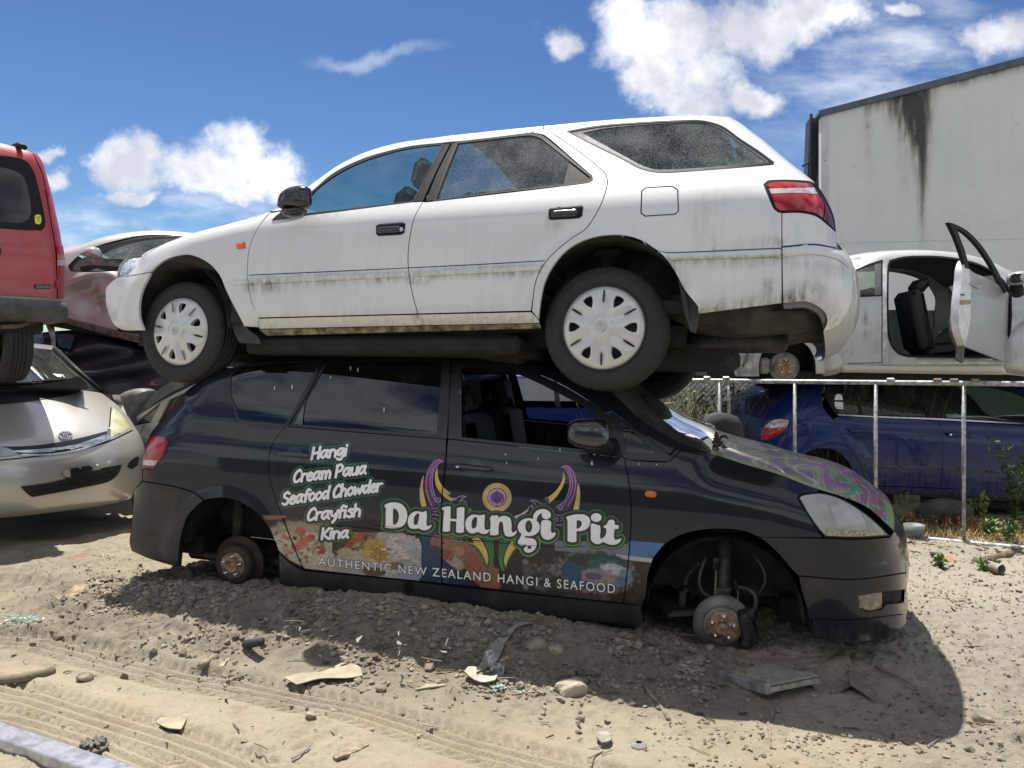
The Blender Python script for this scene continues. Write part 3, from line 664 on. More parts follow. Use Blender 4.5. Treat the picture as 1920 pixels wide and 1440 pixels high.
# lamps
tl = [(1432,347),(1438.5,340.5),(1460,338),(1519,340.5),(1533,355),(1550,380.5),(1562,408),(1567,434),(1548,417),(1530,404),(1504,398),(1460,397.5),(1453,393),(1441,368)]
t_o = WP('tail_light', tl, m=TRIM, off=.002, mirror=True, dirt=None, ins=0)
WP('red_lens', [(1437,348),(1442,343.5),(1461,341),(1518,343.5),(1524,350),(1445,352.5)], m=LENS_R, off=.006, dirt=None, parent=t_o, ins=0, h=.02)
WP('clear_lens', [(1441.5,353.5),(1526,351.2),(1534,364),(1497,361.5),(1446,363)], m=LENS_W, off=.006, dirt=None, parent=t_o, ins=0, h=.02)
WP('red_lens', [(1446.5,364),(1497,362.5),(1535,365.5),(1545,383),(1543,408),(1531,400.5),(1504,394.5),(1461,394),(1456,390)], m=LENS_R, off=.006, dirt=None, parent=t_o, ins=0, h=.02)
WP('dark_lens', [(1537,366),(1549,383),(1560,408),(1565,430),(1548,413.5),(1545,409),(1547,384)], m=LENS_DR, off=.006, dirt=None, parent=t_o, ins=0, h=.02)
WP('indicator', [(441,454.5),(457,453),(458,465),(442,466.5)], m=LENS_O, off=.012, bulge=.008, br=.02, h=.008, dirt=None, ins=0)
# handles
for (P, key) in (([(704,423),(708,420),(755,415.5),(759,419),(757,436),(752,439),(708,442),(704,438)], True), ([(1028,393),(1032,389),(1088,383.5),(1093,387),(1091,404),(1086,408),(1032,412),(1028,409)], False)):
    par = fdoor if key else rdoor
    hd = WP('door_handle', P, m=TRIM, off=.008, bulge=.006, br=.012, h=.008, dirt=None, parent=par, ins=0)
    P = np.array(P, float); c = P.mean(0); q = (P - c) * [.78, .52] + c + ([-4, 1] if key else [-3, 1])
    WP('grip', q, m=mat('handle_grip', (.012, .012, .013), .18, coat=.6), off=.022, th=.02, bulge=.008, br=.014, h=.008, dirt=None, parent=hd, ins=0)
    if key: WP('key_lock', [(748.5, 430), (750, 426), (754, 426), (756, 430), (754, 434), (750, 434)], m=CHROME, off=.014, dirt=None, parent=hd, ins=0, h=0)
# door mirror
mb_ = WP('door_mirror', [(508,413),(520,402),(530,395),(571,391),(569,402.5),(550,408)], m=TRIM, off=.006, dirt=None, th=.03)
def shell(B, name, poly, y0, depth, m, parent, n=8, pw=2.2):
    """rounded housing: a traced outline inflated sideways (local y) into a closed shell"""
    P = smoothpoly(poly, True, 60, 4.); q = B.unplane(P, y0); c = q.mean(0); V = []; Fc = []; k = len(q)
    for j in range(2 * n + 1):
        a = -math.pi / 2 + math.pi * j / (2 * n); f = max(.02, math.cos(a) ** (2 / pw)); V.append(np.stack([c[0] + (q[:, 0] - c[0]) * f, np.full(k, y0 + depth * math.copysign(abs(math.sin(a)) ** (2 / pw), a)), c[1] + (q[:, 1] - c[1]) * f], 1))
    for j in range(2 * n):
        for i in range(k): a, b = j * k + i, j * k + (i + 1) % k; Fc.append((a, b, b + k, a + k))
    Fc += [tuple(range(k))[::-1], tuple(range(2 * n * k, 2 * n * k + k))]
    return mesh_obj(name, np.concatenate(V), Fc, m, parent, True)
MIR = mat('glossy_black_plastic', (.010, .010, .011), .2, coat=.5, var=.3)
shell(WAG, 'mirror_housing', [(522,390),(523,378),(527,366),(536,357),(549,351),(573,349),(581,353),(581,384),(570,392),(540,391)], .935, .055, MIR, mb_)
shell(WAG, 'mirror_arm', [(530,392),(570,390),(567,401),(552,408),(535,406)], .93, .05, MIR, mb_)
wag_boot_later = True
# wheels, wells, underside
fx, rx = WAG.wb / 2, -WAG.wb / 2
wheel_part(WAG, fx, .315, .79, .315, .195, .212, rot=.3); wheel_part(WAG, rx, .315, .79, .315, .195, .212, rot=-.05)
wheel_part(WAG, fx, .315, .79, .315, .195, .212, side=-1, cover=False); wheel_part(WAG, rx, .315, .79, .315, .195, .212, side=-1, cover=False)
def wheel_well(B, x, z, rad, y0, y1, m=WELL, name='wheel_well', a0=0, a1=180):
    b = MB(); N = 26; V = []; Fc = []
    for k in range(N + 1):
        a = math.radians(a0 + (a1 - a0) * k / N); V += [(x + rad * math.cos(a), y0, z + rad * math.sin(a)), (x + rad * math.cos(a), y1, z + rad * math.sin(a)), (x, y1, z)]
    for k in range(N): i = 3 * k; Fc += [(i, i + 1, i + 4, i + 3), (i + 1, i + 2, i + 4)]
    b.add(V, Fc); o = b.done(name, m, B.parent); B.mirror(o); return o
wheel_well(WAG, fx, .33, .40, .84, .42); wheel_well(WAG, rx, .34, .43, .84, .42)
u = MB(); u.box((0, 0, .235), (1.75, 1.50, .10), bev=.02); u.box((-.0, .0, .19), (1.6, .9, .10), bev=.03); u.box((fx - .02, 0, .27), (.95, .80, .22), bev=.05); u.box((rx - .1, 0, .24), (1.0, .8, .14), bev=.04); u.box((.1, 0, .30), (3.6, 1.1, .1))
u.tube([(1.0, .12, .15), (-.9, .16, .14), (-1.2, .3, .16)], .028, 10); u.done('underbody', DARK, WAG.parent)
def wag_boot():
    shell(WAG, 'boot_floor', [(1268,575),(1309,586),(1400,574),(1468,566),(1515,565),(1534,578),(1543,604),(1530,622),(1480,637),(1410,645),(1340,641),(1290,628),(1268,612)], .10, .66, UNDER, WAG.parent, n=8, pw=3.4); u = MB(); u.box((rx - .62, 0, .42), (.9, 1.5, .06)); u.done('boot_pan', DARK, WAG.parent)
u = MB(); u.tube([WAG.P3(1290, 640, .35), WAG.P3(1318, 643, .35), WAG.P3(1470, 640, .35), WAG.P3(1478, 640, .35)], [.03, .06, .06, .03], 16); u.done('exhaust_silencer', mat('sooty_steel', (.05, .047, .043), .6, metal=.4, var=.5), WAG.parent, True)
wag_boot(); u = MB(); u.tube([(rx, -.7, .29), (rx, .7, .29)], .035, 10); u.tube([(rx + .05, .62, .3), (rx + .03, .56, .72)], .045, 10); u.lathe([(.075, .50), (.09, .52), (.075, .54)], 16, 'z', (rx + .03, .56, .08)); u.box((rx + .03, .56, .74), (.16, .14, .05), bev=.02); u.done('rear_suspension', DARK, WAG.parent)
WP('jacking_rail', [(486,618),(760,612),(1011,607),(1015,615),(760,622),(500,629)], m=mat('grimy_sill_flange', (.26, .23, .15), .8, var=.7, scale=18, col2=(.06, .05, .035)), off=-.05, dirt=None, ins=0)
WP('underbody_edge', [(500,629),(760,622),(1015,615),(957,625),(902,652),(523,655)], m=DARK, off=-.12, dirt=None, ins=0, th=.3)
MUD = mat('mud_flap_rubber', (.045, .045, .048), .7, var=.35, scale=14)
WP('mud_flap', [(433,562),(447,585),(460,612),(485,634),(489,645),(449,643),(438,620)], m=MUD, flat=.80, th=.012, ins=0, dirt=None, h=0)
WP('mud_flap', [(1271,521),(1291,541),(1311,578),(1309,603),(1304,625),(1295,621),(1285,592)], m=MUD, flat=.82, th=.012, ins=0, dirt=None, h=0)
WP('bumper_lip', [(1468,568),(1515,566),(1533,574),(1548,588),(1551,603),(1546,617),(1541,600),(1535,588),(1524,580),(1510,575),(1470,577)], m=mat('grey_lip', (.22, .22, .21), .6), off=-.03, th=.05, dirt=None, ins=0)
interior(WAG, .92, -.90, .36, .62, seats=((.25, .36, 1), (.25, -.36, 1), (-.75, .4, 1), (-.75, -.4, 1)), dash=1.0, dashz=1.0, steer=(.72, -.36, .95, 1))
# ================================================================ black minivan under it
VL = at(437, 1060, 4.63); VR = at(1355, 1175, 3.95)
v_rear = [(275,1046),(247,1033),(243,1018),(247,985),(249,960),(251,920),(267,901),(267,869),(269,854),(280,818),(311,778),(337,745),(362,723)]
v_roof = [(362,723),(400,702),(439,688),(512,675),(603,667),(730,664),(846,664),(919,669),(992,682),(1046,699),(1101,718),(1147,738)]
v_apil = [(1147,738),(1209,791),(1275,829),(1333,849)]
v_hood = [(1333,849),(1392,868),(1465,890),(1516,910),(1550,921),(1588.5,933),(1629,952),(1658,977),(1676,994)]
v_front = [(1676,994),(1692,1017),(1698,1050),(1700,1086),(1696,1123),(1698,1156),(1700,1170),(1676,1188.5),(1647,1199)]
v_bot = [(1647,1199),(1574,1201),(1523,1198),(1207,1175),(1010,1157),(700,1119),(524,1106),(333,1066),(275,1046)]
VAN = Body(VL, VR, .775, .14, name='minivan',
    Wz=((-.4, .80), (.0, .845), (.06, .865), (.15, .872), (.45, .892), (.72, .892), (.82, .884), (.90, .868), (.96, .848), (1.0, .835), (1.05, .822), (1.45, .61), (1.7, .5)),
    outline=((v_rear, .34, .34), (v_roof, .06, .08), (v_apil, .05, .05), (v_hood, .20, .14), (v_front, .46, .46), (v_bot, .06, .04)),
    flares=((-1.4125, .19, .36, .045, .016), (1.4125, .19, .36, .045, .016)))
body_empty(VAN, 'minivan', 'black minivan without wheels, painted with food signs, under the white wagon', 'car')
BLACK = carpaint("black_mica_paint", (.0095, .0120, .0185), flake=.0, rough=.3, coat=.75, dust=(.12, .11, .10), dustamt=.035, grime=(.10, .095, .085), spec=.12)
v_stains = [([(530,1095),(1000,1140),(1205,1160)],34,.75),([(333,1060),(275,1044),(245,1025)],24,.55),([(1524,1195),(1640,1196)],18,.4),([(1600,1130),(1690,1180)],26,.5),([(1225,1046),(1319,990),(1428,1008)],12,.35),([(1512,1140),(1540,1100)],20,.2),([(346,1000),(402,934),(470,950)],10,.3),([(1530,1105),(1600,1120)],20,.2)]
def v_dirt(p):
    d = np.full(len(p), .05)
    for (L, s, a) in v_stains: d = np.maximum(d, a * np.exp(-(dseg(p, np.array(L, float), False) / s)**2))
    return d
VP = lambda name, poly, **k: VAN.panel(name, poly, k.pop('m', BLACK), h=k.pop('h', .03), dirt=k.pop('dirt', v_dirt), **k)
vfd = [(1170,858),(1178,898),(1183,942),(1181,1014),(1174,1087.5),(1168.5,1131)]
vdd = [(838,824),(835,869),(829,927),(827.6,1000),(828,1093)]
vrd = [(548,785),(535,801),(515,825),(506,847),(504,883),(512,920),(530,971),(548,1018),(564.5,1058),(570,1067)]
v_farch = [(1202,1136),(1209,1119),(1213,1079),(1224,1046),(1246,1021),(1275,1004),(1319,993.5),(1362.5,992),(1399,997),(1428,1010),(1457,1035),(1483,1065),(1501,1097),(1512,1137.5),(1519,1174),(1523,1198)]
v_rarch = [(333,1064),(335,1040),(342,996),(355,963.5),(380,938),(402,934),(435,936),(464,949),(490,971),(508,996),(517,1018),(523,1035)]
vfdoor = VP('front_door', [(840,823.5),(1000,840),(1168,857.5)] + vfd + [(1000,1113.5),(829,1093.5)] + vdd[1:-1][::-1], mirror=True)
vrdoor = VP('rear_door', [(546,789),(542,800),(700,813),(837,823.5)] + vdd[1:] + [(700,1081),(571,1067)] + vrd[1:-1][::-1], mirror=True)
rq_win = [(431,705),(446,690),(512,681),(601,677),(573,732),(541,791),(533.5,799),(457,792),(446,785),(439,763),(430,737.5)]
VP('quarter_panel', [(280,819),(311,778),(337,745),(362,723),(400,702),(439,688),(512,675),(603,667),(607,676),(585,723)] + vrd + [(555,1060),(541,1052),(523,1035)] + v_rarch[4:-1][::-1] + [(366,925),(329,912.5),(267,902),(267,880),(275,879),(287,881),(293,872),(306,854),(315,830),(311,821),(289,816)], holes=[rq_win], mirror=True)
VP('rear_bumper', [(267,903),(329,913.5),(366,926),(381,938),(368,950),(355,963.5),(342,996),(335,1040),(333,1064),(275,1046),(247,1033),(243,1018),(247,985),(249,960),(251,920)], mirror=True, off=.012, th=.04)
VP('sill', [(523,1036),(541,1054),(556,1064),(570,1070),(700,1083.5),(846,1099.5),(1168.5,1133),(1201,1136),(1207,1173),(1010,1155),(700,1117),(524,1104)], mirror=True, off=.012, th=.03, dirt=None, m=carpaint('dusty_sill_paint', (.016, .018, .022), rough=.35, coat=.6, dust=(.16, .15, .13), dustamt=.4, attr=False, spec=.2))
VP('front_fender', [(1333,850),(1392,868.5),(1465,890.5),(1516,910.5),(1538,919),(1534,923.5),(1508,926),(1498,929),(1495,934),(1519,973),(1543,1008),(1421,1006)] + v_farch[:9][::-1] + vfd[::-1] + [(1178,862),(1253,866),(1262,860),(1275,846)], mirror=True)
VP('front_bumper', [(1421,1007.5),(1543,1010),(1610,1012),(1669,1008),(1677,996),(1692,1017),(1698,1050),(1698,1073),(1610,1085),(1497,1079),(1483,1065),(1457,1035),(1428,1010)], mirror=True, th=.03, ins=.001)
VP('bumper_lower', [(1498,1081),(1610,1087),(1698,1075),(1700,1086),(1697,1105),(1656,1110),(1609,1117),(1612,1140),(1625,1147),(1654,1143),(1660,1134),(1696,1130),(1698,1150),(1618,1161),(1523,1161),(1519,1174),(1512,1137.5),(1501,1097)], mirror=True, th=.03, ins=.001)
VP('bumper_lip', [(1523,1162),(1618,1162),(1698,1151),(1700,1170),(1676,1188.5),(1647,1199.5),(1574,1201),(1524,1198)], mirror=True, off=.014, th=.05)
VP('fog_recess', [(1606,1114),(1656,1108),(1697,1105),(1697,1132),(1660,1136),(1654,1145),(1620,1148)], m=DARK, off=-.04, mirror=True, dirt=None, ins=0)
VP('fog_light', [(1609,1118),(1654,1111),(1655,1141),(1628,1146),(1613,1140)], m=mat('dusty_fog_lens', (.42, .38, .30), .5, var=.4, scale=25, col2=(.25, .2, .13)), off=-.006, bulge=.01, br=.03, mirror=True, dirt=None, h=.015, ins=0)
hl = VP('headlight', [(1495.6,933),(1501,928.5),(1517,925.5),(1534,924),(1556,927),(1585,938),(1610,953),(1630,968),(1648,984),(1662,998),(1669,1005),(1610,1010),(1547,1008),(1535,995),(1519,973)], m=TRIM, off=-.004, mirror=True, dirt=None, th=.03, ins=0)
VP('lens', [(1500,934),(1505,930.5),(1518,928),(1534,926.5),(1556,929.5),(1585,941),(1610,956),(1630,971),(1648,987),(1660,999),(1664,1003.5),(1610,1007),(1549,1005.5),(1537,992),(1521,970)], m=LENS_H, off=.004, th=.01, bulge=.008, br=.03, dirt=None, parent=hl, h=.018, ins=0)
VP('reflector_bowl', [(1556,950),(1575,938),(1600,950),(1620,972),(1625,992),(1600,1000),(1570,985)], m=mat('reflector_silver', (.44, .45, .41), .38, metal=.3, var=.3, scale=6, coat=.3), off=.0055, th=0, dirt=None, parent=hl, h=.02, ins=0)
VP('amber_reflector', [(1549,992),(1625,996),(1655,1001),(1610,1005.5),(1552,1004)], m=mat('ribbed_reflector', (.40, .37, .28), .4, metal=.1, var=.6, scale=90, coat=.25), off=.006, th=0, dirt=None, parent=hl, h=.02, ins=0)
VP('roof_rail', [(603.5,667),(730,664),(846,664),(919,669),(992,682),(1046,699),(1101,718),(1147,738),(1209,791),(1275,829),(1333,849),(1275,845),(1262,859),(1200,810),(1147,771.5),(1135,774),(1110,756),(1060,725),(1010,702),(955,685),(900,676),(847,670),(730,671),(607,675)], mirror=True, h=.02)
def hoodcol(u, v):
    base = np.array([.12, .13, .10]); c = np.tile(base, (len(u), 1))
    w = np.sin(u * 34 + 5 * v * v + 3 * np.sin(v * 8 + u * 6)) ; w2 = np.sin(u * 20 - 9 * v + 2.2 * np.sin(u * 23 + v * 7))
    def put(k, col): c[k] = np.array(col)
    put(w2 > .5, (.16, .05, .20)); put(w > .72, (.05, .19, .12)); put((w2 < -.75), (.30, .24, .12)); put((w > .93), (.34, .38, .30)); put((u > .55) & (w2 > .2), (.19, .05, .22)); put((u > .8), (.20, .045, .12)); put((u > .66) & (w > .55), (.06, .20, .13)); put((u > .55) & (np.abs(w2) < .10), (.50, .48, .40))
    k = np.abs(v) > .93 - .0 * u; c[k & (u < .62)] = (.24, .33, .07); put((u > .95) & (np.abs(v) > .5), (.16, .30, .09)); put((np.abs(u - .22) < .07) & (np.abs(v - .15) < .25), (.34, .33, .34))
    return c
VAN.span('bonnet', v_hood, vcol('bonnet_wrap', .4, .25, .4), crown=lambda u: .065 + .06 * u * u, n=80, step=1.6, col=hoodcol, trim=-.006)
VAN.span('windscreen', v_apil, glass('van_windscreen', (.38, .45, .42), .6, (.19, .205, .175), refl=1.28), crown=.09, n=20)
VAN.span('roof', v_roof, BLACK, crown=.05, dirt=.3); VAN.span('tailgate', v_rear[6:], BLACK, crown=.05, dirt=.2); VAN.span('rear_bumper_skin', v_rear[:8], BLACK, crown=.05, dirt=.3); VAN.span('nose_skin', v_front[:6], BLACK, crown=.10, dirt=.3)
cw = MB()
for k in range(60):
    q = VAN.un([(1338 + RNG.uniform(-3, 22), 846 + RNG.uniform(-2, 3))])[0]; y = RNG.uniform(.25, .66)
    V, Fc = rockv((.02, .012, .006), ICO1, .3, k); cw.add(V @ rotz(RNG.uniform(0, 6)).T + np.array([q[0] + RNG.uniform(-.02, .05), y, q[1] + .058 * (1 - (y / .7)**2) + .008]), Fc)
tag(cw.done('leaf_litter', mat('dry_leaves', (.10, .055, .03), .9, var=.5, scale=50), None, False, VAN.mw), 'brown dead leaves caught at the foot of the minivan windscreen', 'leaves', kind='stuff')
# tail light
t_o = VP('tail_light', [(267,869),(269,854),(280,819.5),(289,816),(311,821),(315,830),(306,854),(293,872),(287,880),(275,878),(267,879)], m=LENS_DR, off=.004, mirror=True, dirt=None, ins=0, h=.02)
VP('red_lens', [(272,853),(283,822),(290,819),(308,823),(311,830),(303,853),(294,864),(270,862)], m=LENS_R, off=.0055, th=0, dirt=None, parent=t_o, ins=0, h=.02)
VP('clear_lens', [(269,862),(295,863.5),(291,872),(287,873.5),(268,871)], m=LENS_W, off=.007, th=0, dirt=None, parent=t_o, ins=0, h=.02)
# window surrounds
FRM = mat('satin_black_frame', (.016, .016, .018), .38, var=.3, scale=30, coat=.15)
g_r = [(568,796),(570,770),(574,752),(592,718),(613,682),(720,679),(829,679),(824,745),(818,814),(690,805)]
g_rs = [(550,794),(553,788),(571,754),(566,796)]
def ring2(B, name, outer, inner, m, off=.0, **k): return B.panel(name, outer, m, off=off, holes=inner, ins=k.pop('ins', .001), h=0, **k)
ring2(VAN, 'window_frame', [(608,675.5),(730,671.5),(845,670.5),(842,745),(838,823),(700,812.5),(543,799.5),(549,786),(586,724)], [g_r, g_rs], FRM, mirror=True, parent=None)
VP('quarter_glass', g_rs, m=mat('grey_quarter_glass', (.10, .11, .12), .2, coat=.6), off=-.004, th=0, ins=-.003, dirt=None, mirror=True)
g_f = [(866,819.5),(866,750),(866,690),(904,689),(955,697),(1002.6,715.6),(1046,737.5),(1094,763),(1112,775),(1128,812),(1134,846),(1000,833)]
ring2(VAN, 'window_frame', [(848,671),(900,677),(955,686),(1010,703),(1060,726),(1110,757),(1136,775),(1152,815),(1169,857),(1000,839.5),(840,822.5),(843,745)], [g_f], FRM, mirror=True)
VT = glass('tinted_van_glass', (.045, .05, .055), .035, (.4, .4, .4), refl=1.75)
VP('window', g_r, m=VT, off=-.006, th=0, ins=-.003, dirt=None, mirror=True)
ring(VAN, 'window_frame', [(429,705),(445,688.5),(512,679),(603,675.5),(575,732),(543,792),(534,801),(456,794),(444,786),(437,763),(428,737.5)], [(433,706),(447,692.5),(512,683),(598,679.5),(571,731),(539,789.5),(532,796.5),(458,789.5),(448,783),(441.5,762),(433,737.5)], FRM, off=.001, mirror=True)
VP('window', [(433,706),(447,692.5),(512,683),(598,679.5),(571,731),(539,789.5),(532,796.5),(458,789.5),(448,783),(441.5,762),(433,737.5)], m=VT, off=-.004, th=0, ins=-.003, dirt=None, mirror=True)
tri_i = [(1161,787),(1172,796),(1230,848),(1226,852),(1176,848)]
ring(VAN, 'window_frame', [(1147,772),(1200,811),(1261,859),(1253,865),(1178,861.5)], tri_i, FRM, off=.002, mirror=True)
VP('quarter_window', tri_i, m=glass('front_quarter_glass', (.55, .6, .58), .12, (.5, .52, .5)), off=-.004, th=0, ins=-.003, dirt=None, mirror=True)
VP('fender_seam', [(1254,853),(1270,836.5),(1272,838),(1256.5,854.5)], m=GAP, off=.004, th=0, ins=0, dirt=None, h=0)
# handles, mirror, indicator
for (P, c, rr, par, key) in (([(519,850),(524,847),(550,848.5),(574,851),(579,854.5),(575,858.5),(550,857.5),(522,855)], (552,852.5), 16, vrdoor, False), ([(850,873.5),(855,870.5),(888,873),(917,877),(922,880),(917,883.5),(888,882),(853,879)], (889.5,878), 17.5, vfdoor, True)):
    th = np.linspace(0, 2 * math.pi, 24, endpoint=False); cup = np.stack([c[0] + rr * np.cos(th), c[1] + rr * .95 * np.sin(th)], 1)
    hd = VP('door_handle', P, m=mat('handle_paint', (.018, .02, .024), .22, coat=.8), off=.034, th=.026, bulge=.012, br=.02, h=.008, dirt=None, parent=par, ins=0)
    VP('handle_cup', cup, m=mat('handle_recess', (.010, .011, .013), .3, coat=.6), off=.0015, th=0, dirt=None, parent=par, ins=0, h=.01)
    if key: VP('key_lock', [(855,873.5),(859.5,873.5),(860,877.5),(855.5,877)], m=CHROME, off=.0365, dirt=None, parent=hd, ins=0, h=0, th=.004)
vm = shell(VAN, 'door_mirror', [(1065,802),(1068,793),(1077,787.5),(1100,785.5),(1122,786),(1136,792),(1143,806),(1145,822),(1140,837),(1128,843),(1098,840.5),(1076,834),(1067,826)], 1.04, .09, mat('mirror_shell', (.014, .016, .019), .2, coat=.9), VAN.parent, n=10, pw=3.0)
b_ = MB(); q = VAN.P3(1145, 838, .9); q2 = VAN.P3(1128, 834, 1.02); b_.tube([q, q2], [.05, .035], 10); b_.done('mirror_arm', TRIM, vm, True)
VP('mirror_sail', [(1136,776),(1147,773),(1178,860),(1169,857.5),(1152,815)], m=FRM, off=.004, dirt=None, mirror=True, ins=0)
VP('indicator', [(1209,923.5),(1213,920.5),(1226,921.5),(1230.5,925),(1230,931),(1226,934),(1213,932.5),(1209.5,929)], m=LENS_O, off=.010, bulge=.007, br=.02, h=.008, dirt=None, ins=0)
sx = np.linspace(0, 2 * math.pi, 20, endpoint=False); VP('jacking_cap', np.stack([766 + 10 * np.cos(sx), 1101 + 10 * np.sin(sx)], 1), m=mat('cap_black', (.008, .008, .009), .35), off=.0135, th=0, dirt=None, ins=0, h=0)
# brakes and suspension where the wheels were
fx, rx = -VAN.wb / 2, VAN.wb / 2
def hubset(B, x, z, yf, Rd, drum, sgn=1):
    d = MB()
    if drum: d.lathe([(.06, .0), (.095, .002), (.115, -.004), (.118, -.05), (.118, -.055), (Rd, -.058), (Rd + .004, -.064), (Rd + .004, -.078), (Rd - .01, -.085), (.06, -.09)], 56, c=(x, yf - .012, z))
    else: d.lathe([(.05, -.0), (.090, .0), (.098, -.004), (.100, -.03), (.104, -.032), (Rd, -.032), (Rd, -.042), (Rd - .02, -.043), (Rd - .02, -.05), (Rd, -.051), (Rd, -.06), (.06, -.06)], 56, c=(x, yf - .012, z))
    o = d.done('brake_disc', mat('brown_drum', (.055, .034, .026), .75, var=.5, scale=26, col2=(.028, .022, .02)) if drum else DISCM, B.parent, True)
    h = MB(); h.lathe([(.0, .004), (.012, .006), (.016, .0), (.03, .004), (.034, .014), (.037, .014), (.042, .002), (.076, .0), (.080, -.004), (.080, -.02)], 40, c=(x, yf, z))
    hb = h.done('hub', HUBM, o, True); s = MB()
    for k in range(5): a = 2 * math.pi * k / 5 + .35; s.lathe([(.0, .026), (.006, .026), (.0065, .0), (.010, .0), (.010, -.004)], 12, c=(x + .057 * math.cos(a), yf, z + .057 * math.sin(a)))
    s.done('wheel_stud', CHROME, hb, True); return o
d1 = hubset(VAN, fx, .14, .785, .150, False); d2 = hubset(VAN, rx, .14, .785, .162, True); hubset(VAN, fx, .14, -.72, .150, False); hubset(VAN, rx, .14, -.72, .162, True)
cal = MB(); 
for (dx, dz, sx_, sz_) in ((-.125, .015, .085, .17), (-.135, .075, .07, .07), (-.12, -.07, .07, .06)): cal.box((fx + dx, .735, .14 + dz), (sx_, .11, sz_), Matrix.Rotation(.25, 3, 'Y'), bev=.018)
cal.tube([(fx - .12, .76, .19), (fx - .12, .80, .19)], .012, 8); cal.done('brake_caliper', mat('sooty_caliper', (.035, .028, .024), .8, var=.5, scale=30, bump=.002, bscale=70), d1, True)
s = MB(); s.tube([(fx, .63, .20), (fx + .005, .61, .34), (fx + .012, .58, .60)], [.045, .042, .042], 14); s.lathe([(.095, .0), (.10, .012), (.06, .03)], 24, 'z', (fx + .012, .575, .60)); s.box((fx + .005, .63, .27), (.11, .07, .09), bev=.015); s.tube([(fx + .012, .57, .6), (fx + .016, .56, .74)], .012, 8)
s.box((fx + .045, .66, .43), (.035, .012, .07), bev=.004); s.done('suspension_strut', mat('strut_black', (.055, .053, .05), .55, var=.5, scale=22), VAN.parent, True)
s = MB(); s.tube([(fx + .045, .665, .40), (fx + .042, .665, .17)], .006, 8); s.done('sway_link', mat('tan_rod', (.25, .20, .13), .5), VAN.parent, True)
s = MB()
def arc(p0, p1, sag, n=14): p0, p1 = np.array(p0), np.array(p1); u_ = np.linspace(0, 1, n)[:, None]; return p0 + (p1 - p0) * u_ + np.array(sag) * (4 * u_ * (1 - u_))
s.tube(arc((fx + .10, .68, .47), (fx + .03, .68, .26), (.06, .03, -.05)), .010, 8); s.tube(arc((fx - .06, .69, .33), (fx - .14, .74, .20), (-.05, .03, .05)), .012, 8); s.tube(arc((fx - .14, .66, .50), (fx - .16, .7, .30), (-.05, .02, 0)), .008, 8); s.tube(arc((fx - .05, .66, .36), (fx - .03, .7, .2), (-.03, .03, 0)), .007, 8); s.done('brake_hose', mat('hose_rubber', (.045, .045, .045), .5), VAN.parent, True)
s = MB(); s.tube([(fx + .05, .62, .10), (fx + .20, .40, .13), (fx + .30, .25, .14)], [.035, .03, .04], 10); s.box((fx + .26, .55, .15), (.2, .3, .06), Matrix.Rotation(.5, 3, 'Z'), bev=.02); s.tube([(fx + .02, .62, .13), (fx, .1, .16)], .03, 10); s.box((fx + .20, .6, .2), (.06, .1, .16), bev=.02); s.tube(arc((fx + .2, .6, .28), (fx + .13, .62, .42), (.02, 0, .0)), .012, 8); s.done('control_arm', mat('arm_black', (.05, .048, .045), .7, var=.5), VAN.parent, True)
s = MB(); s.tube([(rx + .05, .66, .12), (rx + .10, .58, .36), (rx + .13, .54, .60)], [.035, .035, .04], 12); s.tube([(rx, .65, .12), (rx + .02, -.65, .12)], .04, 12); s.box((rx + .24, .4, .13), (.35, .5, .05), bev=.02); s.tube([(rx - .02, .60, .14), (rx - .45, .50, .10)], .035, 10); s.box((rx + .03, .66, .14), (.2, .08, .2), bev=.04); s.done('rear_axle', mat('axle_black', (.055, .05, .045), .8, var=.5, scale=18), VAN.parent, True)
wheel_well(VAN, fx, .22, .385, .85, .40); wheel_well(VAN, rx, .22, .375, .85, .40)
u = MB(); u.box((0, 0, .12), (2.0, 1.56, .12), bev=.02); u.box((fx - .5, 0, .20), (.4, 1.1, .12)); u.box((rx + .55, 0, .2), (.5, 1.3, .12)); u.done('underbody', DARK, VAN.parent)
u = MB(); u.box((fx - .02, 0, .45), (1.1, .76, .5), bev=.05); u.done('engine_block', DARK, VAN.parent)
interior(VAN, -.95, .95, .18, .55, w=.72, seats=((-.25, .40, -1), (-.25, -.40, -1), (.75, .42, -1), (.75, -.42, -1)), dash=-.95, dashz=.95, steer=(-.62, .38, .92, -1))
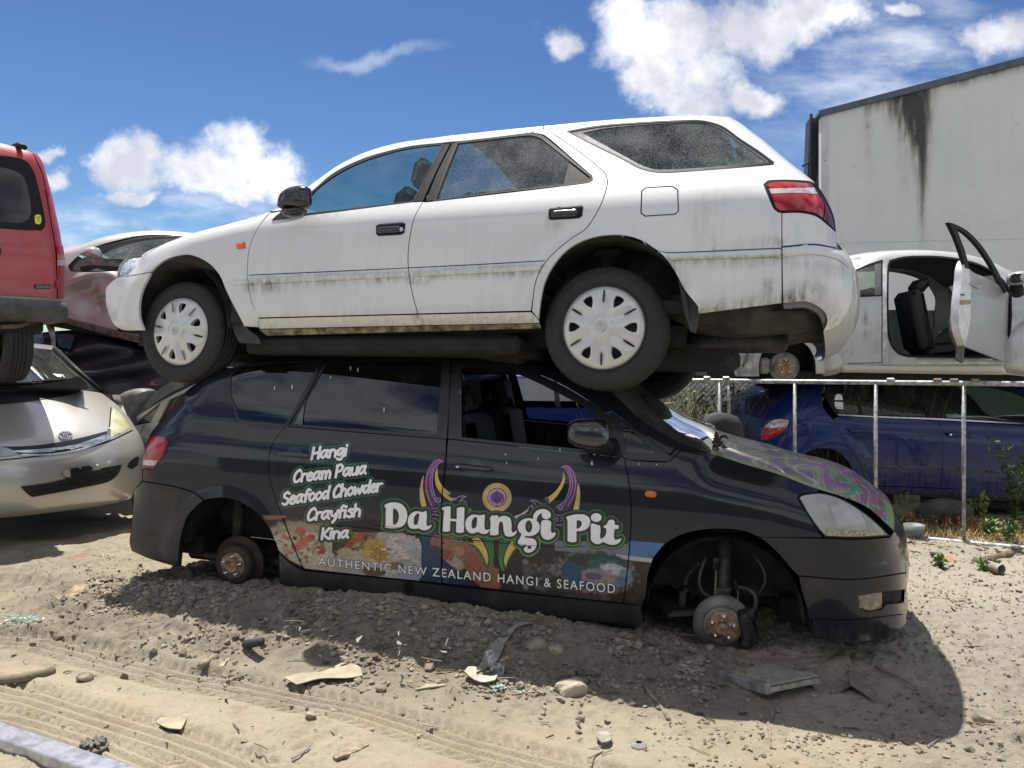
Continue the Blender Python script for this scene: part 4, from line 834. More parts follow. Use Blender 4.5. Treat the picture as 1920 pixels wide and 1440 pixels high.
# ================================================================ vinyl graphics on the minivan
def lin(c): return tuple((x / 255 / 12.92) if x < 10.3 else ((x / 255 + .055) / 1.055)**2.4 for x in c)
WV = mat('white_vinyl', (.88, .88, .88), .35, var=.06, scale=30, coat=.3); BV = mat('black_vinyl', (.010, .009, .009), .3, var=.3, coat=.4)
GV = mat('green_vinyl', (.02, .16, .075), .35, var=.25, coat=.3); VC = vcol('printed_vinyl', .32, .4, .3); VCF = vcol('printed_photo_vinyl', .42, .12, .55, 130.)
def blob(name, D, gx, gy, lev, m, off, parent, col=None, h=.05):
    L = contour(D, gx, gy, lev); return VAN.panel(name, None, m, off=off, th=0, ins=0, h=h, loops=L, parent=parent, col=col) if L else None
GLY = {'H': ([[(0,0),(.08,1)],[(.5,0),(.56,1)],[(.04,.46),(.55,.54)]],.66),'a': ([[(.47,.6),(.3,.66),(.08,.45),(.05,.15),(.18,.02),(.36,.2),(.47,.55)],[(.49,.64),(.44,.2),(.55,.02)]],.64),
 'n': ([[(.05,.62),(.05,0)],[(.06,.4),(.26,.64),(.42,.55),(.46,0)]],.58),'g': ([[(.45,.6),(.28,.66),(.06,.42),(.06,.2),(.2,.1),(.42,.4)],[(.47,.64),(.45,-.05),(.3,-.3),(.06,-.2)]],.58),
 'i': ([[(.09,.6),(.06,0)],[(.12,.86),(.12,.9)]],.24),'C': ([[(.52,.84),(.4,1),(.2,.85),(.03,.35),(.1,.03),(.3,.02),(.5,.2)]],.58),'r': ([[(.05,.62),(.05,0)],[(.06,.36),(.22,.6),(.4,.58)]],.42),
 'e': ([[(.07,.3),(.38,.4),(.42,.56),(.26,.66),(.06,.36),(.12,.05),(.3,.0),(.46,.12)]],.52),'m': ([[(.05,.62),(.05,0)],[(.06,.4),(.22,.64),(.34,.5),(.34,0)],[(.35,.4),(.52,.64),(.64,.5),(.66,0)]],.78),
 'P': ([[(.05,0),(.1,.98)],[(.06,.9),(.36,1),(.54,.8),(.4,.52),(.1,.42)]],.6),'u': ([[(.05,.62),(.04,.18),(.16,.02),(.36,.15),(.45,.6)],[(.47,.64),(.46,.0)]],.58),'S': ([[(.5,.86),(.34,1),(.1,.84),(.14,.6),(.4,.44),(.42,.16),(.22,0),(.02,.12)]],.56),
 'f': ([[(.46,.9),(.32,1),(.2,.84),(.14,0)],[(.02,.54),(.38,.6)]],.42),'o': ([[(.28,.65),(.08,.48),(.05,.18),(.2,.0),(.4,.15),(.46,.45),(.28,.65)]],.54),'d': ([[(.42,.55),(.26,.62),(.06,.4),(.06,.14),(.18,.02),(.4,.25)],[(.54,1),(.46,.3),(.48,0)]],.6),
 'h': ([[(.09,1),(.04,0)],[(.06,.36),(.28,.62),(.42,.5),(.44,0)]],.56),'w': ([[(.03,.62),(.1,.03),(.32,.46),(.46,.03),(.66,.64)]],.72),'y': ([[(.05,.62),(.08,.26),(.24,.18),(.42,.42)],[(.5,.64),(.4,.0),(.2,-.34)]],.54),
 's': ([[(.4,.56),(.24,.65),(.08,.52),(.3,.32),(.32,.08),(.14,0),(.02,.08)]],.44),'K': ([[(.05,0),(.07,.98)],[(.52,.96),(.12,.42),(.54,0)]],.6),' ': ([],.3)}
MEN = [('Hangi',(584,861),(649,854),21.5),('Cream Paua',(550,904.5),(685,888),22.5),('Seafood Chowder',(529,947),(713,920.5),23),('Crayfish',(576,976),(674,967.5),22.5),('Kina',(602,1011),(652,1008),20.5)]
strokes = []
for txt, a, b, cap in MEN:
    a, b = np.array(a, float), np.array(b, float); Wd = sum(GLY[c][1] for c in txt) - .1; ux = (b - a) / Wd; uy = np.array([.12 * cap, -cap]); x = 0
    for c in txt:
        for s_ in GLY[c][0]: strokes.append(smoothpoly(np.array([a + ux * (x + p[0]) + uy * p[1] for p in s_]), False, 75, 1.6) if len(s_) > 2 else np.array([a + ux * (x + p[0]) + uy * p[1] for p in s_]))
        x += GLY[c][1]
gx, gy, G = sdf_grid(515, 815, 735, 1030, .5); D = sdf_strokes(G, strokes, 2.5)
blob('menu_lettering_edge', D, gx, gy, 4.9, GV, .0026, vrdoor); blob('menu_lettering_ground', D, gx, gy, 3.3, BV, .0032, vrdoor); blob('menu_lettering', D, gx, gy, 0, WV, .0038, vrdoor)
# ---- big name: Da Hangi Pit
def A(P, ox=700): return smoothpoly(np.array(P, float) * .180556 + [ox, 840], True, 48, 1.5)
B2 = lambda P: A(P, 940)
def ell(cx, cy, rx, ry, ox=940, n=40): a = np.linspace(0, 2 * math.pi, n, endpoint=False); return np.stack([cx + rx * np.cos(a), cy + ry * np.sin(a)], 1) * .180556 + [ox, 840]
let = [A([(116,592),(160,572),(225,565),(285,580),(330,622),(352,690),(345,745),(322,792),(280,822),(215,833),(150,830),(118,820),(126,800),(128,700),(128,622),(118,612)]),
 A([(358,770),(365,720),(395,680),(440,658),(480,660),(510,665),(552,653),(556,700),(552,790),(560,812),(580,808),(605,793),(602,812),(572,842),(535,854),(500,848),(470,835),(430,842),(390,836),(365,808)]),
 A([(703,625),(740,612),(802,607),(800,735),(866,738),(868,627),(900,615),(946,618),(940,872),(900,882),(860,874),(862,762),(798,758),(796,862),(755,870),(720,864),(735,640),(712,642)]),
 A([(957,800),(965,745),(995,710),(1040,692),(1075,695),(1105,700),(1157,689),(1155,830),(1165,852),(1190,850),(1212,840),(1197,872),(1160,892),(1120,887),(1085,872),(1040,887),(1000,880),(968,847)]),
 A([(1210,735),(1228,703),(1295,699),(1300,725),(1345,705),(1389,711),(1419,730),(1434,780),(1437,860),(1449,882),(1494,855),(1479,892),(1439,917),(1399,920),(1369,907),(1354,862),(1349,800),(1339,765),(1318,760),(1304,790),(1300,897),(1260,907),(1211,902),(1218,760)]),
 ell(285,822,115,93), B2([(330,742),(335,695),(365,655),(420,634),(475,645),(513,685),(513,715),(480,739),(440,734),(420,705),(425,674),(395,690),(372,725),(365,762)]),
 B2([(215,880),(195,930),(178,958),(232,952),(252,908),(300,902)]), B2([(172,965),(198,938),(300,937),(345,950),(365,985),(356,1038),(325,1072),(280,1087),(245,1074),(231,1050),(248,1028),(275,1012),(250,1006),(200,1012),(174,992)]),
 B2([(415,770),(425,755),(455,747),(500,755),(518,772),(515,860),(525,886),(562,873),(560,902),(530,937),(480,952),(435,937),(414,902)]),
 B2([(673,716),(730,698),(810,689),(870,695),(915,730),(921,780),(895,832),(850,857),(800,864),(781,861),(779,972),(740,980),(688,967),(688,770),(686,752)]),
 ell(985,722,55,45), B2([(929,792),(945,782),(985,795),(1025,806),(1030,850),(1025,920),(1035,946),(1060,930),(1084,900),(1090,832),(1064,830),(1064,810),(1095,790),(1110,755),(1150,744),(1176,760),(1176,798),(1219,803),(1216,840),(1176,841),(1170,930),(1180,956),(1210,950),(1246,937),(1236,967),(1200,997),(1140,1005),(1095,992),(1060,977),(1010,997),(960,987),(934,957),(930,900)])]
cnt = [A([(206,640),(212,622),(240,640),(264,690),(263,735),(240,785),(206,802),(203,720)]), A([(418,765),(428,710),(455,680),(480,685),(470,740),(460,792),(435,802),(420,787)]), A([(1020,800),(1028,745),(1055,714),(1080,722),(1075,780),(1062,827),(1038,840),(1023,827)]), ell(285,815,36,63), ell(292,1032,22,17), B2([(782,752),(815,752),(838,772),(830,806),(803,834),(781,838)])]
gx, gy, G = sdf_grid(702, 928, 1188, 1058, .6); D = sdf_polys(G, let, cnt)
grad = lambda p: np.stack([.012 + 0 * p[:, 0], .13 + 0 * p[:, 0], .07 + 0 * p[:, 0]], 1) * (1 - np.clip((p[:, 1] - 955 - (p[:, 0] - 700) * .07) / 60, 0, 1))[:, None] + np.array([.07, .36, .09]) * np.clip((p[:, 1] - 955 - (p[:, 0] - 700) * .07) / 60, 0, 1)[:, None]
blob('name_shadow', D, gx, gy, 9.2, BV, .0034, vfdoor); blob('name_edge', D, gx, gy, 7.6, VC, .0040, vfdoor, col=grad); blob('name_ground', D, gx, gy, 5.2, BV, .0046, vfdoor); blob('name_lettering', D, gx, gy, 0, WV, .0052, vfdoor)
# ---- carved horns, sun disc and tail fangs round the name
def cdec(name, P, m, off, col=None, h=.012): return VAN.panel(name, None, m, off=off, th=0, ins=0, h=h, loops=[P], parent=vfdoor, col=col)
def horncol(p):
    u = np.clip((p[:, 1] - 862) / 95, 0, 1)[:, None]; c = (1 - u) * np.array([.36, .05, .22]) + u * np.array([.05, .018, .12]); s = .5 + .5 * np.sin((p[:, 0] - 830 + np.sign(p[:, 0] - 940) * (p[:, 1] - 900) * .35) * 2.3); return c * (.45 + .55 * s[:, None])
YEL = mat('yellow_vinyl', (.60, .46, .09), .35, var=.2, coat=.3); PUR = mat('purple_vinyl', (.16, .07, .32), .35, var=.35, coat=.3); LIL = mat('lilac_vinyl', (.42, .30, .55), .35, var=.3, coat=.3); DKG = mat('dark_green_vinyl', (.010, .07, .032), .35, var=.3, coat=.3); LGR = mat('light_green_vinyl', (.22, .48, .13), .35, var=.3, coat=.3)
hornL = [(725,132),(680,112),(630,130),(580,190),(545,270),(530,360),(535,450),(560,540),(590,620),(640,605),(700,580),(650,520),(625,420),(625,300),(650,210),(690,165),(726,152)]
hornR = [(615,205),(640,180),(690,180),(740,220),(775,290),(790,370),(785,450),(762,530),(725,600),(695,650),(600,665),(565,620),(620,580),(662,530),(690,450),(705,360),(700,280),(670,222)]
cdec('horn_carving', A(hornL), VC, .0020, horncol); cdec('horn_carving', B2(hornR), VC, .0020, horncol)
cdec('horn_tusk', A([(522,290),(500,360),(486,450),(486,540),(505,612),(556,616),(532,520),(516,420)]), YEL, .0024); cdec('horn_tusk', A([(670,190),(646,250),(640,330),(665,420),(710,480),(760,525),(808,555),(862,522),(802,514),(775,490),(792,458),(740,420),(690,350),(668,270)]), YEL, .0024)
cdec('horn_tusk', B2([(640,245),(662,300),(650,370),(610,450),(550,530),(490,580),(500,540),(478,515),(540,470),(600,400),(637,320)]), YEL, .0024); cdec('horn_tusk', B2([(795,370),(812,450),(808,560),(800,645),(745,645),(770,540),(785,450)]), YEL, .0024)
cdec('horn_tusk', A([(985,620),(1010,632),(1040,655),(1080,665),(990,665)]), LGR, .0024); cdec('horn_tusk', B2([(140,705),(190,690),(240,660),(275,632),(268,660),(230,690),(165,735),(145,740)]), mat('cream_vinyl', (.6, .5, .4), .35), .0024)
# outlines and curls as pen strokes
pen = [A0 for A0 in ([np.array(q, float) * .180556 + [700, 840] for q in ([(722,140),(680,128),(640,150),(595,210),(560,290),(548,380),(560,470),(590,560),(610,600)],[(690,150),(640,185),(605,250),(590,340),(600,430),(625,510),(650,560)],[(670,170),(630,230),(612,320),(620,420),(645,500),(700,560)],[(520,290),(492,380),(484,470),(490,560),(508,615)],[(640,520),(655,555),(690,560),(700,530),(675,515),(662,535)],[(775,490),(800,470),(785,455),(765,470),(775,510),(810,535),(850,520)],[(850,545),(880,510),(920,498),(965,505),(930,520),(905,545),(890,570)],[(905,545),(940,550),(970,570)],[(590,640),(640,625),(665,650),(640,665),(620,650)],[(600,690),(640,690),(680,700)],[(610,730),(650,740),(690,780)])]
 + [np.array(q, float) * .180556 + [940, 840] for q in ([(620,200),(650,185),(700,200),(745,260),(770,340),(765,430),(735,520),(690,600)],[(640,195),(690,220),(725,290),(740,370),(725,450),(690,530),(650,590)],[(660,215),(705,290),(715,370),(700,450),(660,540),(610,590)],[(800,370),(815,460),(812,570),(803,640)],[(570,620),(600,590),(635,600),(625,640),(595,630),(605,612)],[(480,560),(495,525),(470,510),(455,525),(475,545)],[(455,580),(410,580),(385,560),(340,545),(300,545),(330,560),(360,590)],[(275,660),(285,620),(320,595),(335,615),(315,625)],[(560,690),(600,700),(640,690)],[(560,740),(575,720),(585,750),(565,770)],[(610,720),(640,735),(615,755)],[(555,805),(590,798),(635,800)])])]
gx, gy, G = sdf_grid(780, 855, 1095, 1010, .5); D = sdf_strokes(G, [smoothpoly(q, False, 80, 2) for q in pen], .62); blob('carving_lines', D, gx, gy, 0, LIL, .0030, vfdoor, h=0)
for r_, m_, o_ in ((156, PUR, .0020), (148, YEL, .0024), (129, mat('gold_vinyl', (.38, .26, .06), .35), .0028), (124, YEL, .0030), (103, PUR, .0034), (92, LIL, .0038), (78, YEL, .0042), (64, PUR, .0046)): cdec('sun_disc', ell(1285, 515, r_, r_, 700, 48), m_, o_)
gx, gy, G = sdf_grid(912, 900, 952, 960, .4); D = sdf_strokes(G, [smoothpoly(np.array(q, float) * .180556 + [700, 840], False, 80, 2) for q in ([(1275,440),(1275,610)],[(1292,440),(1292,610)],[(1250,470),(1240,520),(1262,555),(1262,510)],[(1320,470),(1328,520),(1308,555),(1308,510)],[(1225,480),(1218,545),(1255,590)],[(1345,480),(1352,545),(1315,590)])], .7); blob('carving_lines', D, gx, gy, 0, mat('deep_purple_vinyl', (.03, .008, .08), .35), .0052, vfdoor, h=0)
def MR(P): return [(2552 - x, y + 12) for x, y in P]
fang = [(990,988),(1050,990),(1020,945),(1090,925),(1145,1000),(1182,1090),(1194,1170),(1180,1218),(1155,1150),(1110,1072),(1050,1012)]; stem = [(1135,940),(1252,945),(1252,1060),(1236,1180),(1205,1275),(1182,1268),(1200,1180),(1196,1090),(1172,1010)]
for fn in (lambda P: P, MR):
    cdec('fang_edge', A([(975,985),(1055,1000),(1010,940),(1090,915),(1160,1000),(1200,1090),(1210,1170),(1190,1240),(1165,1240),(1140,1155),(1095,1080),(1040,1022),(985,1003)] if fn is not MR else MR([(975,985),(1055,1000),(1010,940),(1090,915),(1160,1000),(1200,1090),(1210,1170),(1190,1240),(1165,1240),(1140,1155),(1095,1080),(1040,1022),(985,1003)])), DKG, .0022)
    cdec('tail_stem', A(fn(stem)), DKG, .0026); cdec('fang', A(fn(fang)), YEL, .0030)
pen = [np.array(q, float) * .180556 + [700, 840] for q in sum([[f([(1150,945),(1185,1020),(1212,1110),(1215,1190),(1195,1262)]), f([(1180,945),(1212,1030),(1230,1120),(1225,1200),(1205,1268)]), f([(1215,945),(1238,1030),(1246,1110),(1238,1180),(1210,1270)]), f([(985,990),(1045,1008),(1105,1065),(1152,1148),(1178,1222)])] for f in (lambda P: P, MR)], []) + [[(800,930),(840,950),(810,975),(850,985),(830,960)],[(860,930),(880,970),(850,1000),(900,990)],[(900,940),(930,965),(950,990),(910,1000)],[(930,930),(960,945),(975,925)],[(830,915),(850,940),(845,960)]]]
gx, gy, G = sdf_grid(835, 995, 985, 1085, .5); D = sdf_strokes(G, [smoothpoly(q, False, 80, 2) for q in pen], .6); blob('carving_lines', D, gx, gy, 0, mat('leaf_green_vinyl', (.06, .30, .10), .35, var=.3), .0034, vfdoor, h=0)
# ---- printed food photographs along the sills
def vnoise(p, s, seed=0, oct_=4):
    out = np.zeros(len(p)); amp = 1; tot = 0
    for o in range(oct_):
        q = p / s * 2**o; i = np.floor(q).astype(int); f = q - i; f = f * f * (3 - 2 * f)
        hsh = lambda a, b: np.modf(np.abs(np.sin(a * 127.1 + b * 311.7 + seed * 17.3 + o * 5.1) * 43758.5453))[0]
        a, b = i[:, 0], i[:, 1]; v = (hsh(a, b) * (1 - f[:, 0]) + hsh(a + 1, b) * f[:, 0]) * (1 - f[:, 1]) + (hsh(a, b + 1) * (1 - f[:, 0]) + hsh(a + 1, b + 1) * f[:, 0]) * f[:, 1]
        out += amp * v; tot += amp; amp *= .55
    return out / tot
def blobs(c, p, L, edge=.35, seed=1):
    for i, (x, y, rx, ry, an, col) in enumerate(L):
        a = math.radians(an); dx, dy = p[:, 0] - x, p[:, 1] - y; u = (dx * math.cos(a) + dy * math.sin(a)) / rx; v = (-dx * math.sin(a) + dy * math.cos(a)) / ry
        k = np.clip((1.15 - np.hypot(u, v) + (vnoise(p, 6, seed + i) - .5) * edge * 2) / .12, 0, 1)[:, None]; tex = (.45 + 1.1 * vnoise(p, 2.6, seed + i + 9))[:, None]; v_ = np.array(lin(col)); v_ = v_ * .85 + v_.mean() * .15; c = c * (1 - k) + v_ * .95 * tex * k
    return c
PL = [(200,80,56),(214,200,170),(176,150,110),(120,124,80),(222,214,196),(150,104,72)]; PV = [(176,52,30),(206,110,52),(60,90,40),(130,140,66),(40,60,30),(196,60,44)]; PM = [(214,200,188),(170,150,138),(196,182,168),(140,112,96),(226,218,206)]; PC = [(204,160,56),(170,124,36),(222,184,86),(150,110,30)]
def foodcol(p):
    rs = np.random.default_rng(9)
    x, y = p[:, 0], p[:, 1]; n = len(p); c = np.tile(np.array([.012, .010, .009]), (n, 1)); tex = vnoise(p, 9, 3)[:, None]
    bot = 1066 + (x - 571) * .108
    # creamy chowder plate
    k = (x < 622.5); cc = np.tile(np.array(lin((52, 42, 36))), (n, 1)); cc = blobs(cc, p, [(505,968,30,6,0,(150,95,70)),(575,1046,95,62,8,(168,152,128)),(570,1050,80,48,8,(196,184,160))], .1)
    cc = blobs(cc, p, [(563,997,9,8,20,(206,92,62)),(568,1016,14,8,-35,(214,104,84)),(558,1028,11,6,30,(204,110,86)),(601,1032,9,9,20,(190,66,50)),(587,1008,9,4,20,(176,66,52)),(533,1006,5,5,0,(196,120,100)),(552,1005,7,7,0,(150,150,112)),(553,1009,3,4,0,(40,60,34)),(591,1018,7,5,0,(150,150,110)),(577,1046,13,8,10,(206,190,150)),(600,1048,12,7,-10,(210,196,160)),(540,1035,9,6,0,(196,160,110)),(520,1025,9,7,0,(200,190,170)),(547,1000,8,3,30,(190,170,150))] + [(rs.uniform(512, 618), rs.uniform(1000, 1058), rs.uniform(1.5, 5), rs.uniform(1.2, 3), rs.uniform(0, 180), PL[int(rs.integers(0, 6))]) for _ in range(60)], .5, 4); c[k] = cc[k]
    # greens, peppers, corn and white meat
    k = (x >= 622.5) & (x < 790); cc = np.tile(np.array(lin((30, 34, 26))), (n, 1)); edge = np.hypot(np.maximum(0, x - 768) / 24, np.maximum(0, 1040 - y) / 42)
    cc = blobs(cc, p, [(712,1010,50,40,0,(128,106,98)),(660,1065,70,26,4,(178,170,158)),(745,1048,52,44,0,(196,184,176)),(735,1010,26,16,20,(190,172,164)),(768,1060,24,40,0,(168,172,180)),(672,990,17,15,0,(160,70,38)),(669,1000,16,12,0,(188,88,46)),(663,1018,12,7,-40,(190,48,34)),(648,1026,11,5,-45,(196,40,40)),(668,1022,9,4,-30,(150,170,96)),(657,1003,6,6,0,(120,130,60)),(688,1012,5,11,-15,(34,70,34)),(640,1025,12,12,0,(48,72,44)),(648,1036,16,9,0,(186,168,130)),(675,1044,16,12,0,(192,178,150)),(703,1026,20,16,0,(196,156,50)),(714,1040,18,13,0,(186,142,44)),(690,1036,10,10,0,(206,170,70)),(740,1030,16,10,20,(214,200,190)),(752,1044,18,8,-10,(206,190,184)),(735,1055,16,6,-15,(190,164,150)),(745,1062,14,8,0,(146,112,72)),(700,1072,22,8,8,(120,84,40))] + [(rs.normal(670, 11), rs.normal(998, 12), rs.uniform(1.5, 7), .9, rs.uniform(0, 180), PV[int(rs.integers(0, 6))]) for _ in range(60)] + [(rs.normal(704, 9), rs.normal(1032, 9), rs.uniform(1.5, 3), rs.uniform(1, 2), rs.uniform(0, 180), PC[int(rs.integers(0, 4))]) for _ in range(40)] + [(rs.normal(742, 13), rs.normal(1035, 18), rs.uniform(4, 12), rs.uniform(1, 2.5), rs.uniform(-30, 30), PM[int(rs.integers(0, 5))]) for _ in range(30)], .45, 30); cc[edge > 1] = lin((24, 22, 22)); cc[(y < 972) & (x < 700)] *= .6; cc[(y < 984 + (x - 690) * .02) & (x > 683)] *= .85; c[k] = cc[k]
    # snapper over blue sea
    k = (x >= 790) & (x < 948); wv = .5 + .5 * np.sin(y * 1.1 + 2 * np.sin(x * .12) + 3 * vnoise(p, 12, 8)); sea = np.array(lin((40, 66, 100))) * (.55 + .8 * wv[:, None] * tex * 1.6)
    fade = np.clip((x - 800 - (y - 1000) * .35) / 60, 0, 1)[:, None]; cc = sea * (1 - fade) + np.array(lin((34, 30, 30))) * fade
    cc = blobs(cc, p, [(826,1020,20,14,30,(150,100,80)),(845,1026,26,20,25,(160,108,86)),(872,1040,34,22,35,(164,108,84)),(905,1072,40,22,48,(158,96,70)),(850,1052,22,9,40,(176,160,140)),(838,1040,12,10,40,(140,90,70)),(862,1034,7,9,0,(186,136,110)),(820,1030,10,5,40,(80,60,52))], .3, 60)
    sc = (np.sin(x * 1.55 + y * .5) * np.sin(y * 1.55 - x * .5) > .25) & (x > 858) & (y > 1010) & (x < 925); cc[sc] *= .72; cc[np.hypot(x - 832, y - 1018) < 2] = .01; c[k] = cc[k]
    # black pebbles, sky and the paua shell
    k = x >= 948; cc = np.tile(np.array(lin((44, 41, 39))), (n, 1)) * (.4 + 1.3 * vnoise(p, 4, 12))[:, None]; rg = np.random.default_rng(5); PB = []
    for i in range(46): PB.append((rg.uniform(985, 1065), rg.uniform(1050, 1104), rg.uniform(4, 10), rg.uniform(3, 6.5), rg.uniform(-20, 20), (int(rg.uniform(46, 122)),) * 3))
    for i in range(22): PB.append((rg.uniform(1050, 1200), rg.uniform(1095, 1128), rg.uniform(5, 16), rg.uniform(3, 6), 8, tuple(int(v * rg.uniform(.7, 1.2)) for v in (86, 74, 62))))
    cc = blobs(cc, p, PB, .08, 90)
    skyl = 1015 + (x - 1180) * .06; s_ = (x > 1040) & (y < 1048 + (x - 1180) * .12) & (y > 1020 - (1180 - x) * .05); cc[s_] = np.array(lin((120, 128, 140))); s2 = (x > 1178) & (y < 1048); cc[s2] = np.array(lin((78, 118, 166))) * (.8 + .5 * vnoise(p, 12, 7)[s2])[:, None]; s3 = (x > 1130) & (np.abs(y - 1046 - (x - 1180) * .12) < 3.5); cc[s3] = np.array(lin((190, 190, 190)))
    cc = blobs(cc, p, [(1120,1072,66,36,8,(128,114,104)),(1120,1071,62,33,8,(38,72,92)),(1090,1076,30,22,20,(40,84,120)),(1110,1052,40,12,6,(30,66,62)),(1135,1060,30,12,10,(42,96,92)),(1150,1078,32,20,10,(112,140,152)),(1152,1068,24,9,10,(190,196,200)),(1172,1082,12,14,0,(120,140,150)),(1122,1082,29,14,6,(156,134,132)),(1112,1080,14,6,5,(86,92,130)),(1165,1090,10,7,0,(70,120,170)),(1140,1072,8,4,0,(170,150,150))], .3, 120); c[k] = cc[k]
    dk = np.clip((x - 1130) / 60, 0, 1) * np.clip((y - 1092) / 25, 0, 1); c = c * (1 - .6 * dk[:, None]); return np.clip(c * .85, .004, .8)
strip = [[(493,966),(548,967),(575,968),(620,966),(665,968),(700,974),(770,984),(790,984),(828,988),(830,1000),(828,1093),(700,1080),(572,1066),(560,1058),(541,1049),(523,1032),(517,1016),(508,994)], [(831,992),(900,1012),(960,1010),(1060,1014),(1176,1016),(1181,1014),(1174,1087),(1168,1130),(1000,1112),(830,1092.5)], [(1182.5,1014),(1246,1019),(1224,1046),(1214,1079),(1210,1119),(1203,1134),(1170,1130),(1175.5,1087)]]
for q, par in zip(strip, (vrdoor, vfdoor, None)): VAN.panel('food_photo', None, VCF, off=.0014, th=0, ins=0, h=.0042, loops=[resample(q, 3.)], parent=par, col=foodcol)
# ---- strap line
def text2d(body, space, offs):
    cu = bpy.data.curves.new('t', 'FONT'); cu.body = body; cu.space_character = space; cu.offset = offs; cu.resolution_u = 4; ob = bpy.data.objects.new('t', cu); COL.objects.link(ob)
    me = bpy.data.meshes.new_from_object(ob); V = np.array([v.co[:2] for v in me.vertices]); Fc = [tuple(p.vertices) for p in me.polygons]; bpy.data.objects.remove(ob); bpy.data.curves.remove(cu); bpy.data.meshes.remove(me); return V, Fc
def textdecal(B, name, body, a, b, cap, m, off, space=1.2, offs=0., parent=None, shear=0., capr=None):
    V0, _ = text2d(body, space, 0.); lo, hi = V0.min(0), V0.max(0); V, Fc = text2d(body, space, offs); a, b = np.array(a, float), np.array(b, float)
    u = (V[:, 0] - lo[0]) / (hi[0] - lo[0]); v = (V[:, 1] - 0) / .729; cp = cap + ((capr or cap) - cap) * u; P = a + (b - a) * u[:, None]; P[:, 1] -= v * cp; P[:, 0] += shear * v * cp
    q = B.un(P, off); y = B.g(q[:, 0], q[:, 1]) + off; V3 = np.stack([q[:, 0], y, q[:, 1]], 1); n = np.cross(V3[Fc[0][1]] - V3[Fc[0][0]], V3[Fc[0][2]] - V3[Fc[0][0]])
    Fc = [f if n[1] > 0 else f[::-1] for f in Fc]; NR = B.nrm(q[:, 0], q[:, 1]); iv = sorted((min(u[i] for i in f), max(u[i] for i in f)) for f in Fc); ends = []; hi_ = iv[0][1]
    for a_, b_ in iv[1:]:
        if a_ - hi_ > .0125: ends.append((a_ + hi_) / 2)
        hi_ = max(hi_, b_)
    wid = np.searchsorted(ends, u)
    for w in range(wid.max() + 1):      # one mesh per word
        ix = np.where(wid == w)[0]; mp = {int(a_): b_ for b_, a_ in enumerate(ix)}; mesh_obj(name, V3[ix], [tuple(mp[i] for i in f) for f in Fc if wid[f[0]] == w], m, parent or B.parent, True, normals=NR[ix])
TX = 'AUTHENTIC NEW ZEALAND HANGI & SEAFOOD'
textdecal(VAN, 'strapline_word_edge', TX, (597, 1060), (1153, 1112.5), 15.5, BV, .0024, 1.22, .05, vfdoor, capr=18); textdecal(VAN, 'strapline_word', TX, (597, 1060), (1153, 1112.5), 15.5, WV, .0030, 1.22, .006, vfdoor, capr=18)
# shut lines drawn through the vinyl, and the panel joints of the print
def strip_line(P, w): P = smoothpoly(P, False, step=4); t_ = np.gradient(P, axis=0); n_ = np.stack([-t_[:, 1], t_[:, 0]], 1); n_ /= np.linalg.norm(n_, axis=1, keepdims=True); return np.concatenate([P + n_ * w / 2, (P - n_ * w / 2)[::-1]])
for q in (vdd, vfd, vrd[6:]): VAN.panel('shut_line', None, GAP, off=.0056, th=0, ins=0, h=0, loops=[strip_line(q, 1.7)])
for q in ([(622,985),(700,992),(790,1004),(900,1015)], [(700,985),(790,993)], [(880,1012),(960,1020),(1060,1026),(1100,1024)]): VAN.panel('print_joint', None, GAP, off=.0058, th=0, ins=0, h=0, loops=[strip_line(q, .7)], parent=vfdoor)
# bird droppings and scratches
SPL = mat('bird_dropping', (.55, .54, .48), .8, var=.4, scale=60)
for (x, y, rx, ry) in ((948,852,2.2,2.2),(1110,869,2.6,5),(657,690,1.6,4),(671,693,1.6,5),(620,708,1.2,3),(720,768,1.5,5),(1198,870,1.2,2),(1231,871,1.2,1.6),(950,868,.9,3),(1050,843,1,4),(515,728,1.5,5),(548,726,1.5,5),(863,735,1,2),(1009,860,1,3),(700,905,.8,5)): a = np.linspace(0, 2 * math.pi, 9, endpoint=False); VAN.panel('dropping', None, SPL, off=.003, th=0, ins=0, h=0, loops=[np.stack([x + rx * np.cos(a) * RNG.uniform(.6, 1.2, 9), y + ry * np.sin(a) * RNG.uniform(.6, 1.2, 9)], 1)])
